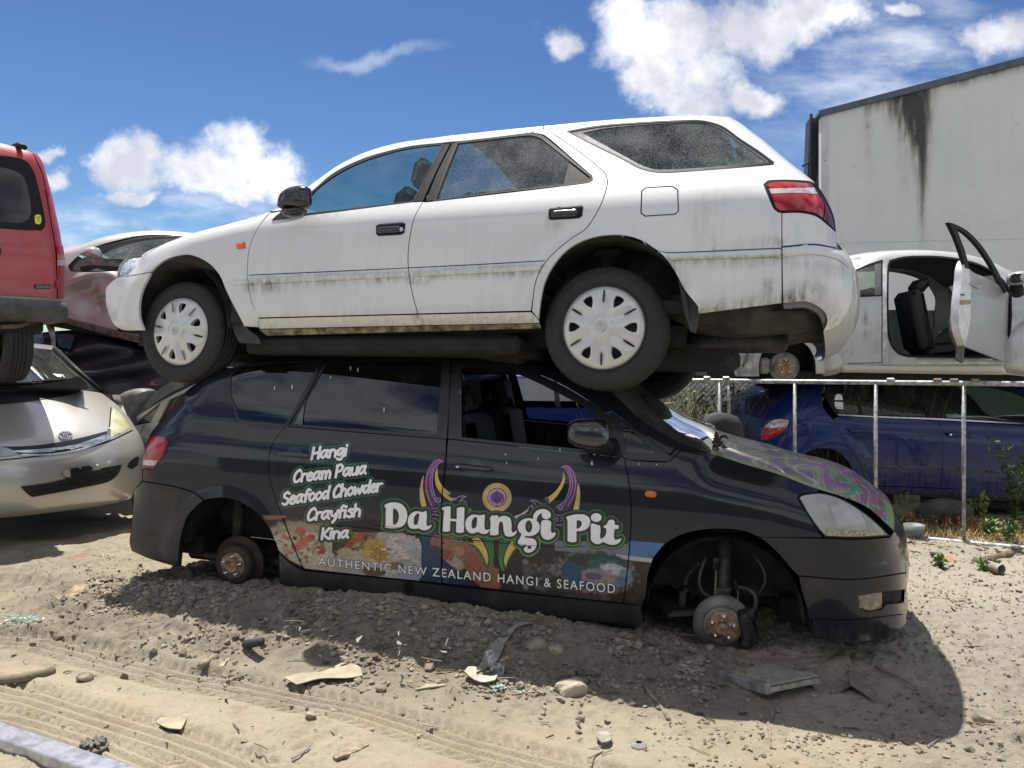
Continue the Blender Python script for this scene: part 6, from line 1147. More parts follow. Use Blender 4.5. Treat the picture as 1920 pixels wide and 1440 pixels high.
SILV = carpaint('scratched_silver_paint', (.50, .51, .51), flake=.3, rough=.38, coat=.45, dust=(.40, .40, .37), dustamt=.5, grime=(.17, .16, .13)); 
def c_dirt(p): return np.clip(.10 + .5 * np.exp(-((p[:, 1] - 698) / 5)**2) + .35 * (vnoise(p, 30, 77) > .62) + .4 * np.exp(-(dseg(p, np.array([(1600,562),(1625,600),(1648,612)], float), False) / 4)**2), 0, 1)
CP = lambda name, poly, **k: COU.panel(name, poly, k.pop('m', SILV), h=k.pop('h', .05), dirt=k.pop('dirt', c_dirt), **k)
c_open = [(1664,500),(1668,488),(1690,482),(1726,479.5),(1770,481),(1803,486),(1845,499),(1872,516),(1893,540),(1897,575),(1893,640),(1885,672),(1700,669),(1685,664),(1673,652),(1665,632)]
c_win = [(1600,508),(1625,498),(1653,489),(1653,553),(1598,555)]
c_arch = [(1424,706),(1424,680),(1432,656),(1448,640),(1470,633),(1495,637),(1515,650),(1527,672),(1530,700)]
CP('body_side', c_rear + c_roof[1:] + c_scr[1:] + c_hood[1:] + c_front[1:] + [(2078,717),(2078,690),(2068,662),(2045,644),(2010,638),(1975,646),(1952,668),(1945,708),(1890,703),(1584,698),(1530,702)] + c_arch[1:-1][::-1] + [(1424,706)], holes=[c_open, c_win], mirror=True, h=.045)
COU.span('roof', c_roof, SILV, crown=.06, dirt=.1); COU.span('windscreen', c_scr, GB, crown=.09); COU.span('bonnet', c_hood, SILV, crown=.08, dirt=.1); COU.span('nose', c_front, SILV, crown=.08, dirt=.2); COU.span('tail', c_rear, SILV, crown=.08, dirt=.2)
def fender(P, off): CP('fender', P, off=off, th=.09, bulge=.07, br=.16, h=.035, mirror=True)
fender([(1424,706),(1405,690),(1412,650),(1438,622),(1470,612),(1515,614),(1545,624),(1572,640),(1588,665),(1588,690),(1578,700),(1550,706),(1545,682),(1538,662),(1524,645),(1500,634),(1470,632),(1446,641),(1432,657),(1424,680)], .055)
fender([(1888,700),(1886,676),(1896,630),(1918,602),(1955,588),(2010,586),(2062,604),(2092,640),(2100,690),(2096,717),(2078,717),(2078,690),(2068,662),(2045,644),(2010,638),(1975,646),(1952,668),(1945,708)], .06)
CP('running_board', [(1580,684),(1700,686),(1884,685),(1892,700),(1884,703),(1582,699)], off=.05, th=.06, bulge=.03, br=.04, h=.02, mirror=True, dirt=None, m=carpaint('yellowed_white_trim', (.55, .54, .48), rough=.5, coat=.2, dustamt=.5, attr=False))
COU.span('headliner', [(1600,492)] + c_roof[1:], mat('dark_headliner', (.06, .06, .06), .9), crown=.045, off=-.035, trim=.03)
fdr = CP('far_door', [(1655,556),(1893,558),(1897,575),(1893,640),(1885,672),(1700,669),(1685,664),(1673,652),(1664,632)], off=-.012, dirt=c_dirt); fdr.scale = (1, -1, 1); fdr.name = 'passenger_door'
ring(COU, 'door_seal', c_open, inset(smoothpoly(c_open, True), 3.5), TRIM, off=.004, smooth=True, th=.05)
CP('b_pillar_trim', [(1655,495),(1664,491),(1663,640),(1655,676)], m=mat('worn_silver_jamb', (.60, .61, .60), .4, metal=.2, var=.3), off=.003, th=0, ins=0, dirt=None, h=0)
for q in ([(1653.2,556),(1654.4,556),(1654.4,681),(1653.2,681)], [(1598,555.5),(1653,554),(1653,555.2),(1598,556.7)], [(1589,681),(1653,679.5),(1653,680.6),(1589,682.2)]): CP('shut_line', q, m=GAP, off=.002, th=0, ins=0, dirt=None, h=0, smooth=False)
ring(COU, 'window_frame', [(1597,508),(1625,496),(1655,486.5),(1655,555),(1596,557.5)], c_win, TRIM, off=.003)
CP('window', c_win, m=glass('greenish_quarter_glass', (.55, .68, .55), .16, (.5, .58, .45)), off=-.006, th=0, ins=-.004, dirt=None, mirror=True); CP('window_band', [(1640,494),(1653,489.5),(1653,553),(1640,553.5)], m=mat('grey_window_band', (.10, .10, .10), .5), off=-.003, th=0, ins=0, dirt=None, h=0, smooth=False)
CP('sill_step', [(1718,671),(1886,673),(1886,676),(1718,674)], m=CHROME, off=.006, th=.02, ins=0, dirt=None, h=0, smooth=False); CP('sill_step', [(1716,678),(1884,679),(1884,683),(1716,682)], m=mat('white_sill', (.6, .6, .58), .5), off=.006, th=.02, ins=0, dirt=None, h=0, smooth=False)
hubset(COU, COU.wb / 2, .26, .74, .14, False); s = MB(); s.box((COU.wb / 2 + .19, .70, .27), (.09, .1, .15), bev=.02); s.done('brake_caliper', mat('corroded_caliper', (.25, .22, .19), .7, var=.4, scale=30), COU.parent)
wheel_well(COU, COU.wb / 2, .26, .39, .80, .4); wheel_well(COU, -COU.wb / 2, .26, .39, .80, .4)
CP('rear_bumper', [(1362,680),(1358,664),(1366,648),(1402,650),(1412,664),(1410,690),(1380,706)], m=mat('bumper_silver', (.45, .48, .5), .3, metal=.3, coat=.5), off=.01, th=.05, ins=0, dirt=None, mirror=True)
u = MB(); u.box((0, 0, .16), (2.6, 1.3, .12), bev=.02); u.box((COU.wb / 2 + .45, 0, .24), (.5, 1.2, .22), bev=.04); u.tube([(COU.wb / 2, .66, .24), (COU.wb / 2, -.66, .24)], .05, 10); u.done('underbody', DARK, COU.parent)
f_ = MB(); f_.box((0, 0, .25), (1.9, 1.44, .05)); f_.box((.95, 0, .55), (.05, 1.3, .6)); f_.done('cabin_floor', DARK, COU.parent)
for yy in (.36, -.36):
    q = COU.P3(1712, 655, yy); s = MB(); s.box((q[0], yy, q[2] + .27), (.14, .46, .60), Matrix.Rotation(.20, 3, 'Y'), bev=.05); s.box((q[0] - .30, yy, q[2] + .0), (.52, .48, .14), Matrix.Rotation(.1, 3, 'Y'), bev=.05); o = s.done('seat', CLOTH, COU.parent, True); h_ = MB(); q2 = COU.P3(1722, 537, yy); h_.box((q2[0], yy, q2[2]), (.10, .26, .16), Matrix.Rotation(-.6, 3, 'Y'), bev=.04); h_.done('headrest', CLOTH, o, True)
s = MB(); q = COU.P3(1676, 600, .3); s.box((q[0] + .25, 0, q[2]), (.2, 1.1, .6), Matrix.Rotation(.25, 3, 'Y'), bev=.05); s.done('rear_bench', CLOTH, COU.parent, True)
s = MB(); q = COU.P3(1900, 590, .3); s.box((q[0] - .1, 0, q[2]), (.5, 1.2, .3), bev=.08); s.done('dashboard', PLAST, COU.parent, True)
# open door: its own plane, hinged at the front
HI = COU.world([COU.P3(1889, 610, .80)])[0]; an = R(44); fwd = COU.A[0]; nn = COU.A[1]; FREE = HI + (fwd * math.cos(an) + nn * math.sin(an)) * 1.18
DOR = Body(FREE, HI, 0, 0, name='door'); DOR.parent = COU.parent; DOR.pm = COU
def DP(name, poly, m, flat=0., th=.02, par=None, **k):
    o = DOR.panel(name, poly, m, flat=flat, th=th, ins=0, parent=par, **k); o.matrix_parent_inverse = Matrix.Identity(4)
    if par is None: o.matrix_basis = COU.mw.inverted() @ DOR.mw
    return o
GREYD = carpaint('dull_grey_door', (.36, .37, .37), flake=.3, rough=.42, coat=.35, dust=(.42, .42, .40), dustamt=.6, attr=False)
dr = DP('door', [(1816,503),(1824,510),(1850,522),(1880,540),(1893,552),(1899,580),(1900,620),(1893,655),(1884,678),(1850,665),(1809,649),(1818,610),(1820,560)], GREYD, h=.06, corner=60)
DP('door_edge', [(1803,527),(1806,500),(1811,488),(1816,503),(1820,525),(1820,560),(1818,610),(1809,649),(1800,622),(1797,590),(1799,560)], mat('white_door_edge', (.66, .67, .68), .35, var=.2, coat=.4), flat=.004, th=.06, par=dr, corner=60)
DP('door_trim', [(1795,580),(1800,580),(1799,610),(1803,630),(1809,640),(1808,660),(1806,681),(1796,675),(1796,650),(1790,640),(1784,615),(1787,592)], mat('torn_door_card', (.12, .11, .105), .85, var=.4, scale=14), flat=-.06, th=.02, par=dr)
DP('window_frame', [(1779,417),(1785,418),(1810,430),(1834,452),(1857,484),(1872,510),(1884,535),(1889,546),(1885,550),(1879,540),(1868,516),(1853,489),(1830,457),(1808,436),(1794,428),(1800,445),(1810,472),(1818,504),(1811,502),(1804,478),(1793,447)], TRIM, flat=.01, th=.03, par=dr, corner=50)
DP('latch', [(1822,530),(1836,534),(1843,533),(1843,539),(1836,541),(1822,534)], GALV, flat=.016, th=.014, par=dr, h=0); DP('latch_slot', [(1802,551),(1809,552),(1809,554),(1802,554)], DARK, flat=.008, th=.002, par=dr, h=0); DP('tape', [(1800,563),(1820,562),(1820,570),(1800,572)], mat('brown_tape', (.33, .27, .19), .7), flat=.0065, th=.004, par=dr, h=0)
mm = shell(COU, 'door_mirror', [(1892,525),(1894,514),(1902,510),(1925,511),(1932,516),(1928,528),(1912,535),(1896,534)], 1.02, .10, mat('silver_mirror_shell', (.42, .43, .43), .3, metal=.2, coat=.5), COU.parent, pw=3.)
COU.panel('mirror_recess', [(1894,524),(1896,516),(1903,513),(1924,514),(1927,519),(1923,526),(1910,530),(1898,531)], DARK, flat=1.115, th=.01, ins=0, parent=mm)
s = MB(); s.tube([COU.P3(1905, 533, 1.0), COU.P3(1908, 548, .9)], [.05, .06], 10); s.done('mirror_arm', TRIM, mm, True)
# ---- a second blue car, glimpsed through the minivan's open window
BW = Body(at(820, 838, 7.9), at(1180, 838, 7.7), .78, .2, name='bluewreck', Wz=((-.5, .8), (.6, .82), (1.3, .55), (1.6, .5)), outline=(([(740,850),(740,790),(790,772),(850,725),(900,702),(1060,702),(1120,738),(1160,770),(1250,788),(1256,850)], .10, .12), ([(1256,850),(1000,862),(740,850)], .06, .05)))
body_empty(BW, 'blue_wreck', 'blue car body seen through the open front window of the minivan', 'car')
BWP = lambda n_, q_, **k: BW.panel(n_, q_, k.pop('m', NAVY), h=.06, **k)
BWP('body_side', [(740,850),(740,790),(790,772),(850,725),(900,702),(1060,702),(1120,738),(1160,770),(1250,788),(1256,850),(1000,862)], holes=[[(868,762),(905,714),(1052,714),(1098,742),(1116,765),(1000,764)]], mirror=True)
BWP('sill_strip', [(750,824),(1000,826),(1240,826),(1240,834),(1000,834),(750,832)], m=mat('white_sill_strip', (.62, .62, .60), .4, coat=.3), off=.02, ins=0); BWP('pillar', [(1036,714),(1044,714),(1052,765),(1042,765)], m=TRIM, off=-.01, ins=0)
BW.span('roof', [(790,772),(850,725),(900,702),(1060,702),(1120,738),(1160,770)], NAVY, crown=.05); u = MB(); u.box((0, 0, .2), (1.6, 1.4, .14)); u.done('underbody', DARK, BW.parent)
# ---- salvaged bits between the cars
gs = empty('car_seat', 'loose dark grey car seat standing behind the minivan bonnet', 'seat', Matrix.Translation(tuple(at(1362, 850, 6.3) * [1, 1, 0])))
def flatpart(name, px_poly, Y, th, m, parent=None, bulge=0, br=.05, hh=.04, yaw=0):
    c = at(*np.mean(px_poly, 0), Y); d = np.array([math.cos(yaw), math.sin(yaw), 0]); FB = Body(c - d, c + d, 0, 0); FB.parent = None
    o = FB.panel(name, px_poly, m, flat=0., th=th, ins=0, bulge=bulge, br=br, h=hh)
    o.matrix_world = FB.mw
    if parent is not None: o.parent = parent; o.matrix_parent_inverse = parent.matrix_world.inverted()
    return o
flatpart('backrest', [(1328,840),(1326,800),(1332,786),(1345,778),(1372,777),(1388,783),(1396,797),(1398,835),(1394,880),(1330,880)], 6.3, .16, CLOTH, gs, .06, .12, .03)
s = MB(); s.box((0, -.16, .32), (.5, .5, .18), bev=.06); s.done('cushion', CLOTH, gs, True)
tag(flatpart('plank', [(1236,757),(1259,755),(1274,792),(1250,800)], 6.0, .03, mat('fresh_pine', (.60, .50, .33), .7, var=.25, scale=20)), 'pale timber plank leaning up behind the minivan windscreen', 'plank')
s = MB()
for k in range(14):
    p = [np.array(at(1262 + 58 * u + RNG.normal(0, 3), 782 + 34 * u + 10 * math.sin(u * 6 + k) + RNG.normal(0, 4), 5.9 + RNG.normal(0, .08))) for u in np.linspace(0, 1, 9)]; s.tube(p, RNG.uniform(.005, .014), 6)
tag(s.done('wiring_loom', mat('tangled_cable', (.12, .12, .13), .45, metal=.3, var=.7, scale=40), None, True), 'tangle of dark cables and hoses behind the minivan windscreen', 'cables')
# ---- what props the blue car up
def block(name, px0, px1, Y, dep, m, label, cat, bev=.01, yaw=0.):
    a, b_ = at(*px0, Y), at(*px1, Y); s = MB(); c = (a + b_) / 2; s.box((0, dep / 2, 0), (abs(b_[0] - a[0]), dep, abs(a[2] - b_[2])), None, bev); o = s.done(name, m); o.location = c; o.rotation_euler = (0, 0, yaw); return tag(o, label, cat)
MOSSW = mat('mossy_timber', (.12, .115, .06), .9, var=.5, scale=12, bump=.006, bscale=30)
block('timber_block', (1676, 929), (1726, 950), 7.35, .4, MOSSW, 'short mossy timber block wedged under the blue hatchback sill', 'timber block', .012)
s = MB(); L_ = []; 
for k in range(9): u = k / 8; L_.append(at(1655 + 110 * u, 968 - 4 * u, 7.1))
s.tube(L_, [.10, .105, .11, .11, .108, .11, .115, .11, .10], 16); tag(s.done('log', MOSSW, None, True), 'thick mossy log lying on the ground under the blue hatchback', 'log')
s = MB(); 
for k in range(15): a = math.pi * k / 14; 
V, Fc = rockv((.30, .2, .17), ICO3, .12, 5); s.add(V + at(1768, 970, 7.0), Fc); tag(s.done('wheel_arch_liner', mat('dull_liner', (.07, .065, .05), .8, var=.5, scale=9, bump=.006, bscale=30), None, True), 'dull rounded plastic arch liner lying beside the mossy log', 'liner')
s = MB(); p = ongr(1714, 1012); s.lathe([(.0, 0), (.062, 0), (.085, .12), (.080, .12), (.058, .01), (.0, .01)], 28, 'z', (p[0], p[1], .01)); tag(s.done('pot', mat('grey_plastic_pot', (.17, .18, .19), .6), None, True), 'small grey plastic pot beside the bottom rail of the pipe fence', 'pot')
# ================================================================ cars on the left
from mathutils.bvhtree import BVHTree
class Drape:
    """traced outlines laid on any mesh: every vertex is dropped on the surface and pushed out along its normal"""
    def __init__(s, objs):
        V = []; Fc = []
        bpy.context.view_layer.update()
        for o in objs: n = len(V); V += [o.matrix_world @ v.co for v in o.data.vertices]; Fc += [tuple(i + n for i in p.vertices) for p in o.data.polygons]
        s.b = BVHTree.FromPolygons(V, Fc)
    def hit(s, px):
        out = []; 
        for d in rays(px):
            l_, n_, i_, _ = s.b.ray_cast(Vector(CAM), Vector(d)); out.append((l_, n_))
        return out
    def put(s, name, poly, m, parent, off=.004, h=5., th=.01, holes=(), smooth=True, bulge=0., br=8.):
        L = [smoothpoly(P, True, 38, 4.) if smooth else resample(P, 4.) for P in [poly] + list(holes)]; V2, T, _ = fill(L, h); H = s.hit(V2); ok = [q for q in H if q[0] is not None]
        if not ok: print('MISS', name); return None
        pl = np.mean([np.linalg.norm(np.array(q[0]) - CAM) for q in ok]); V = []; d = np.full(len(V2), 1e9)
        for P in L: d = np.minimum(d, dseg(V2, P))
        for (l_, n_), p, dd in zip(H, V2, d):
            r_ = rays([p])[0]; r_ /= np.linalg.norm(r_)
            if l_ is None: V.append(CAM + r_ * pl); continue
            if n_.dot(Vector(r_)) > 0: n_ = -n_
            w = min(1, dd / br); V.append(np.array(l_ + n_ * (off - bulge * (1 - math.sqrt(max(0, 1 - (1 - w)**2))))))
        M = parent.matrix_world.inverted(); Vl = [M @ Vector(v) for v in V]; Fc = [tuple(t_) for t_ in T]; n = len(Vl)
        # face the camera
        a, b, c = (Vector(V[i]) for i in T[0]); 
        if (b - a).cross(c - a).dot(a - Vector(CAM)) > 0: Fc = [f[::-1] for f in Fc]
        if th:
            k = 0
            for P in L:
                m_ = len(P); base = len(Vl)
                for i in range(m_): r_ = Vector(rays([V2[k + i]])[0]).normalized(); Vl.append(Vl[k + i].copy()); Vl.append(M @ (Vector(V[k + i]) + r_ * th))
                for i in range(m_): j = (i + 1) % m_; Fc.append((base + 2 * i, base + 2 * j, base + 2 * j + 1, base + 2 * i + 1))
                k += m_
        return mesh_obj(name, Vl, Fc, m, parent, True)
# ---- silver people carrier: a lofted nose seen from the front quarter
SC_ = at(120, 818, 6.3); ph = R(50); nF = np.array([math.sin(ph), -math.cos(ph), 0]); ax = -np.array([math.cos(ph), math.sin(ph), 0])
SM = Matrix(((ax[0], nF[0], 0, SC_[0] - nF[0] * .9), (ax[1], nF[1], 0, SC_[1] - nF[1] * .9), (0, 0, 1, 0), (0, 0, 0, 1)))
sv = empty('people_carrier', 'silver gold people carrier nose first, crushed beneath the red van', 'car', SM)
ROWS = [(.28, .80, .84, .38, 3., 0), (.34, .83, .89, .40, 3., 0), (.50, .85, .91, .42, 3., 0), (.66, .855, .895, .42, 3., 0), (.77, .845, .85, .41, 3., .0), (.86, .82, .80, .37, 2.8, .02), (.94, .80, .72, .32, 2.6, .05), (1.05, .785, .56, .27, 2.4, .06), (1.17, .745, .34, .22, 2.2, .06), (1.275, .70, .06, .16, 2.2, .06)]
def loft(rows, N=24, back=0):
    V = []; Fc = []
    for (z, hw, y0, k, p, dz) in rows:
        for j in range(-N, N + 1): u = j / N; s_ = math.copysign(1 - (1 - abs(u))**1.25, u); V.append((hw * s_, y0 - k * abs(s_)**p, z - dz * abs(s_)**2.2))
    m_ = 2 * N + 1
    for i in range(len(rows) - 1):
        for j in range(m_ - 1): a = i * m_ + j; Fc.append((a, a + m_, a + m_ + 1, a + 1))
    return V, Fc
def densify(rows, k=4):
    A_ = np.array(rows); out = []
    for i in range(len(A_) - 1):
        p0, p1, p2, p3 = A_[max(i - 1, 0)], A_[i], A_[i + 1], A_[min(i + 2, len(A_) - 1)]
        for s_ in range(k): u = s_ / k; out.append(.5 * (2 * p1 + (p2 - p0) * u + (2 * p0 - 5 * p1 + 4 * p2 - p3) * u * u + (3 * p1 - p0 - 3 * p2 + p3) * u**3))
    return out + [A_[-1]]
GOLD = carpaint('silver_gold_paint', (.52, .50, .455), flake=.4, rough=.3, coat=.8, dust=(.40, .36, .28), dustamt=.25, attr=False)
V, Fc = loft(densify(ROWS)); nose = mesh_obj('body', V, Fc, GOLD, sv, True)
WROW = [(1.28, .70, .05, .16, 2.2, .06), (1.30, .69, .02, .15, 2.2, .06), (1.48, .62, -.34, .14, 2.2, .05), (1.67, .55, -.72, .12, 2.2, .03)]
V, Fc = loft(densify(WROW)); wsc = mesh_obj('windscreen', V, Fc, glass('silver_car_screen', (.45, .55, .50), .10, (.45, .5, .45), refl=1.6), sv, True)
V, Fc = loft([(1.66, .62, -.72, .12, 2.2, .03), (1.72, .60, -1.0, .05, 2.2, .03), (1.74, .60, -1.8, 0, 2, .03), (1.70, .60, -3.0, 0, 2, .03), (1.2, .7, -3.6, 0, 2, .0), (.4, .7, -3.6, 0, 2, 0)]); mesh_obj('roof', V, Fc, GOLD, sv, True)
b_ = MB()
for s_ in (1, -1):
    pr = [(.80, .46), (.85, .36), (.855, .0), (.82, -.6), (.82, -3.5)]; rows = [(.32, 0), (.75, .0), (1.10, -.03), (1.20, -.06)]; n = len(b_.V)
    Vv = [(s_ * (x + dx), y - (.42 * max(0, 1 - k / 3) if z > .9 else 0), z) for i, (z, dx) in enumerate(rows) for k, (x, y) in enumerate(pr)]; k_ = len(pr)
    b_.add(Vv, [(i * k_ + j, i * k_ + j + 1, (i + 1) * k_ + j + 1, (i + 1) * k_ + j) for i in range(len(rows) - 1) for j in range(k_ - 1)])
b_.done('side_body', GOLD, sv); b_ = MB(); b_.box((0, -1.2, .55), (1.45, 3.4, .5)); b_.box((0, -.1, .6), (1.3, .9, .5)); b_.done('underbody', DARK, sv); b_ = MB(); b_.box((0, -.42, 1.12), (1.4, .5, .2), bev=.06); b_.done('dashboard', PLAST, sv, True)
for s_ in (.36, -.36): b_ = MB(); b_.box((s_, -1.2, 1.0), (.46, .14, .6), Matrix.Rotation(.2, 3, 'X'), bev=.05); b_.done('seat', CLOTH, sv, True)
b_ = MB(); b_.tube([(-.70, -.11, 1.23), (-.62, -.48, 1.44), (-.55, -.84, 1.65)], .028, 8); b_.done('windscreen_pillar', TRIM, sv, True); b_ = MB(); b_.tube([(.70, -.11, 1.23), (.62, -.48, 1.44), (.55, -.84, 1.65)], .028, 8); b_.done('windscreen_pillar', TRIM, sv, True)
DS = Drape([nose]); DW = Drape([nose, wsc])
BLKG = mat('black_grille', (.012, .012, .013), .4, var=.4, scale=40)
DS.put('scuttle_panel', [(-60,735),(0,728),(60,722),(120,713),(146,705),(160,716),(167,728),(140,738),(90,748),(40,755),(0,759),(-60,766)], mat('black_scuttle', (.022, .022, .024), .5, var=.3), sv, .004)
gr = DS.put('grille', [(-20,838),(60,836),(130,826),(204,808),(206,822),(160,840),(100,851),(40,852)], BLKG, sv, .006)
DS.put('grille_bar', [(20,846),(80,842),(140,834),(200,815),(203,826),(150,842),(90,848),(40,849)], CHROME, sv, .012, th=.012, bulge=.004, br=4.)
DS.put('grille_edge', [(200,806),(207,806),(206,824),(160,842),(100,854),(38,855),(40,852),(100,850.5),(158,839),(200,822)], CHROME, sv, .010)
DS.put('headlight', [(206,820),(207,800),(209,775),(212,764),(222,772),(236,788),(242,802),(236,808),(222,815)], mat('yellowed_headlight', (.62, .60, .38), .22, var=.2, scale=8, coat=.8), sv, .008, h=4, bulge=.006, br=6.)
DS.put('headlight', [(-30,852),(0,838),(20,843),(36,852),(10,856),(-30,858)], mat('grey_headlight', (.35, .36, .35), .2, coat=.8, var=.3), sv, .008)
DS.put('air_intake', [(38,912),(90,905),(140,893),(190,878),(228,871),(220,890),(205,902),(150,915),(100,925),(60,932),(50,925)], mat('intake_mesh', (.018, .018, .018), .7, var=.7, scale=45, bump=.004, bscale=120), sv, .006)
for k in range(3): DS.put('intake_bar', [(60 + 5 * k, 917 + 5 * k),(140, 903 + 5 * k),(216 - 3 * k, 884 + 5 * k),(216 - 3 * k, 886 + 5 * k),(140, 905.5 + 5 * k),(60 + 5 * k, 919.5 + 5 * k)], BLKG, sv, .014, th=.01)
DS.put('fog_recess', [(238,876),(242,866),(256,856),(260,857),(257,872),(247,880)], BLKG, sv, .006)
DS.put('plate_holder', [(115,882),(184,870),(185,882),(172,889),(130,897),(116,894)], mat('black_plate_holder', (.015, .015, .016), .35, coat=.4), sv, .022, th=.02)
for q in ([(115,882),(129,879.5),(130,895),(116,893)], [(170,872),(184,870),(185,880),(171,883)]): DS.put('plate_bracket', q, mat('bracket_grey', (.40, .38, .33), .5, metal=.3, var=.3), sv, .030, th=.008, smooth=False)
th = np.linspace(0, 2 * math.pi, 30, endpoint=False); em = DS.put('emblem', np.stack([122 + 13 * np.cos(th), 816.5 + 7.6 * np.sin(th)], 1), CHROME, sv, .012, h=0, holes=[np.stack([122 + 11 * np.cos(th), 816.5 + 6 * np.sin(th)], 1)], th=.008)
DS.put('emblem_ring', np.stack([122 + 4.2 * np.cos(th), 817 + 6.2 * np.sin(th)], 1), CHROME, sv, .012, h=0, holes=[np.stack([122 + 2.8 * np.cos(th), 817 + 4.8 * np.sin(th)], 1)], th=.006); DS.put('emblem_ring', np.stack([122 + 8 * np.cos(th), 813.2 + 2.9 * np.sin(th)], 1), CHROME, sv, .0125, h=0, holes=[np.stack([122 + 6.4 * np.cos(th), 813.2 + 1.7 * np.sin(th)], 1)], th=.006)
for q in ([(-60,867),(40,858),(120,848),(200,828),(248,806),(249,807.5),(200,830),(120,850),(40,860),(-60,869)], [(207,764),(209,764),(206,800),(204,800)]): DS.put('shut_line', q, GAP, sv, .003, th=0, h=0)
DS.put('tow_cover', [(17,918),(30,911),(36,917),(30,922),(22,924)], GOLD, sv, .006)
for (a_, b2) in (((60, 716), (135, 711)), ((-40, 722), (80, 718))):
    P = [DW.hit([(a_[0] + (b2[0] - a_[0]) * u, a_[1] + (b2[1] - a_[1]) * u)])[0] for u in np.linspace(0, 1, 8)]; P = [np.array(q[0] + q[1] * -.0 - Vector(rays([(0, 700)])[0]).normalized() * .03) for q in P if q[0] is not None]
    if len(P) > 2: b_ = MB(); b_.tube([sv.matrix_world.inverted() @ Vector(p) for p in P], .012, 6); b_.done('wiper', TRIM, sv, True)
DW.put('screen_sticker', [(98,701),(118,703),(122,709),(107,707)], mat('green_sticker', (.45, .60, .45), .6, var=.3), sv, .004, h=0, th=0, smooth=False)
b_ = MB(); b_.tube([(-.84, .12, .32), (-.84, -.5, .32)], .03); 

# ---- red van, tail towards us
e = R(47); RRt = at(124, 600, 6.35); axr = np.array([-math.cos(e), -math.sin(e), 0]); RLt = RRt + axr * 1.66
RV0 = Body(RLt, RRt, 0, .46, name='red')
half = [(128,603),(129,585),(122,575),(121,530),(121,500),(118,470),(112,432),(105,400),(96,360),(88,330),(78,300),(68,286),(54,279),(30,273),(0,265),(-40,256)]
hq = RV0.unplane(half, 0.); hq = hq[hq[:, 0] < -.02]; full = np.concatenate([hq, hq[::-1] * [-1, 1]]); pxo = RV0.px(np.stack([full[:, 0], np.zeros(len(full)), full[:, 1]], 1))
RED = Body(RLt, RRt, 0, .46, name='red', Wz=((-1, 0.), (.9, 0.), (1.0, -.01), (2.2, -.26)), outline=(([tuple(p) for p in pxo] + [tuple(pxo[0])], .16, .14),))
body_empty(RED, 'red_van', 'red van with roof rails seen from behind, on top of the silver people carrier', 'van')
REDP = carpaint('faded_red_paint', (.36, .030, .038), rough=.42, coat=.4, dust=(.40, .20, .18), dustamt=.35, attr=False)
def RP(name, poly, m=REDP, **k): return RED.panel(name, poly, m, h=k.pop('h', .05), **k)
def mir(P): q = RV0.unplane(P, -.05); q = q * [-1, 1]; return [tuple(p) for p in RV0.px(np.stack([q[:, 0], np.full(len(q), -.05), q[:, 1]], 1))]
def sym(P): return P + mir(P)[::-1]
rwin = [(-60,286),(0,292),(30,296),(48,302),(60,316),(70,345),(78,380),(84,410),(84,424),(78,432),(40,431),(0,428),(-60,423)]
tgate = RP('tailgate', sym([(107,560),(106,500),(104,470),(96,420),(90,385),(80,330),(70,305),(62,287),(50,281),(0,268),(-40,259)]), holes=[sym(rwin[1:-1])], th=.03)
RP('window_frame', sym(rwin[1:-1]), TRIM, holes=[sym([(0,312),(24,318),(42,328),(52,348),(58,380),(59,400),(54,412),(40,418),(0,416)])], off=-.002, ins=-.002)
RP('window', sym([(0,309),(25,315),(45,326),(55,346),(61,380),(61,402),(55,415),(40,421),(0,419)]), glass('red_van_glass', (.04, .05, .055), .03, refl=1.7), off=-.005, th=0, ins=-.002)
RP('corner_pillar', [(121,560),(121,500),(118,470),(112,432),(105,400),(96,360),(88,330),(78,300),(68,286),(62,286),(71,305),(81,330),(91,385),(97,420),(105,470),(107,500),(108,560)], th=.05); RP('corner_pillar', mir([(121,560),(121,500),(118,470),(112,432),(105,400),(96,360),(88,330),(78,300),(68,286),(62,286),(71,305),(81,330),(91,385),(97,420),(105,470),(107,500),(108,560)]), th=.05)
tlq = [(107,459),(118,460),(121,480),(121,514),(108,514)]; to_ = RP('tail_light', tlq, LENS_R, off=.012, th=.02, ins=0, h=.03); RP('tail_light', mir(tlq), LENS_R, off=.012, th=.02, ins=0, h=.03)
RP('amber_lens', [(107.5,477),(120,477),(121,486),(107.8,486)], mat('dull_amber_lens', (.50, .17, .03), .2, coat=.5), off=.014, th=0, ins=0, h=0, parent=to_, smooth=False); RP('clear_lens', [(107.8,487),(121,487),(121,498),(108,498)], LENS_W, off=.014, th=0, ins=0, h=0, parent=to_, smooth=False)
RP('bumper', sym([(129,570),(131,582),(128,601),(120,604),(0,604),(-40,606)])[0:6] + mir([(129,570),(131,582),(128,601),(120,604),(0,604),(-40,606)])[::-1] + mir([(0,562),(107,563)]) + [(107,563),(120,565)], mat('grey_plastic_bumper', (.085, .09, .098), .6, var=.3, scale=12), off=.10, th=.2, bulge=.03, br=.06, h=.03)
RP('badge', [(65,533.5),(96,533.5),(97,536),(95,541),(66,541),(64,538)], TRIM, off=.006, th=.006, ins=0, h=0)
for k in range(7): x = 68 + 4 * k; RP('badge_letter', [(x,535.5),(x + 2.4,535.5),(x + 2.4,536.6),(x + .9,537),(x + .9,538.4),(x + 2.4,538.6),(x + 2.4,539.5),(x,539.5)], mat('badge_silver', (.4, .42, .5), .3), off=.0075, th=0, ins=0, h=0, smooth=False)
RP('hinge', [(87,348),(93,348),(93,362),(88,362)], REDP, off=.02, th=.02, ins=0, h=0); RP('hinge', [(106,526),(111,526),(111,540),(107,540)], REDP, off=.02, th=.02, ins=0, h=0)
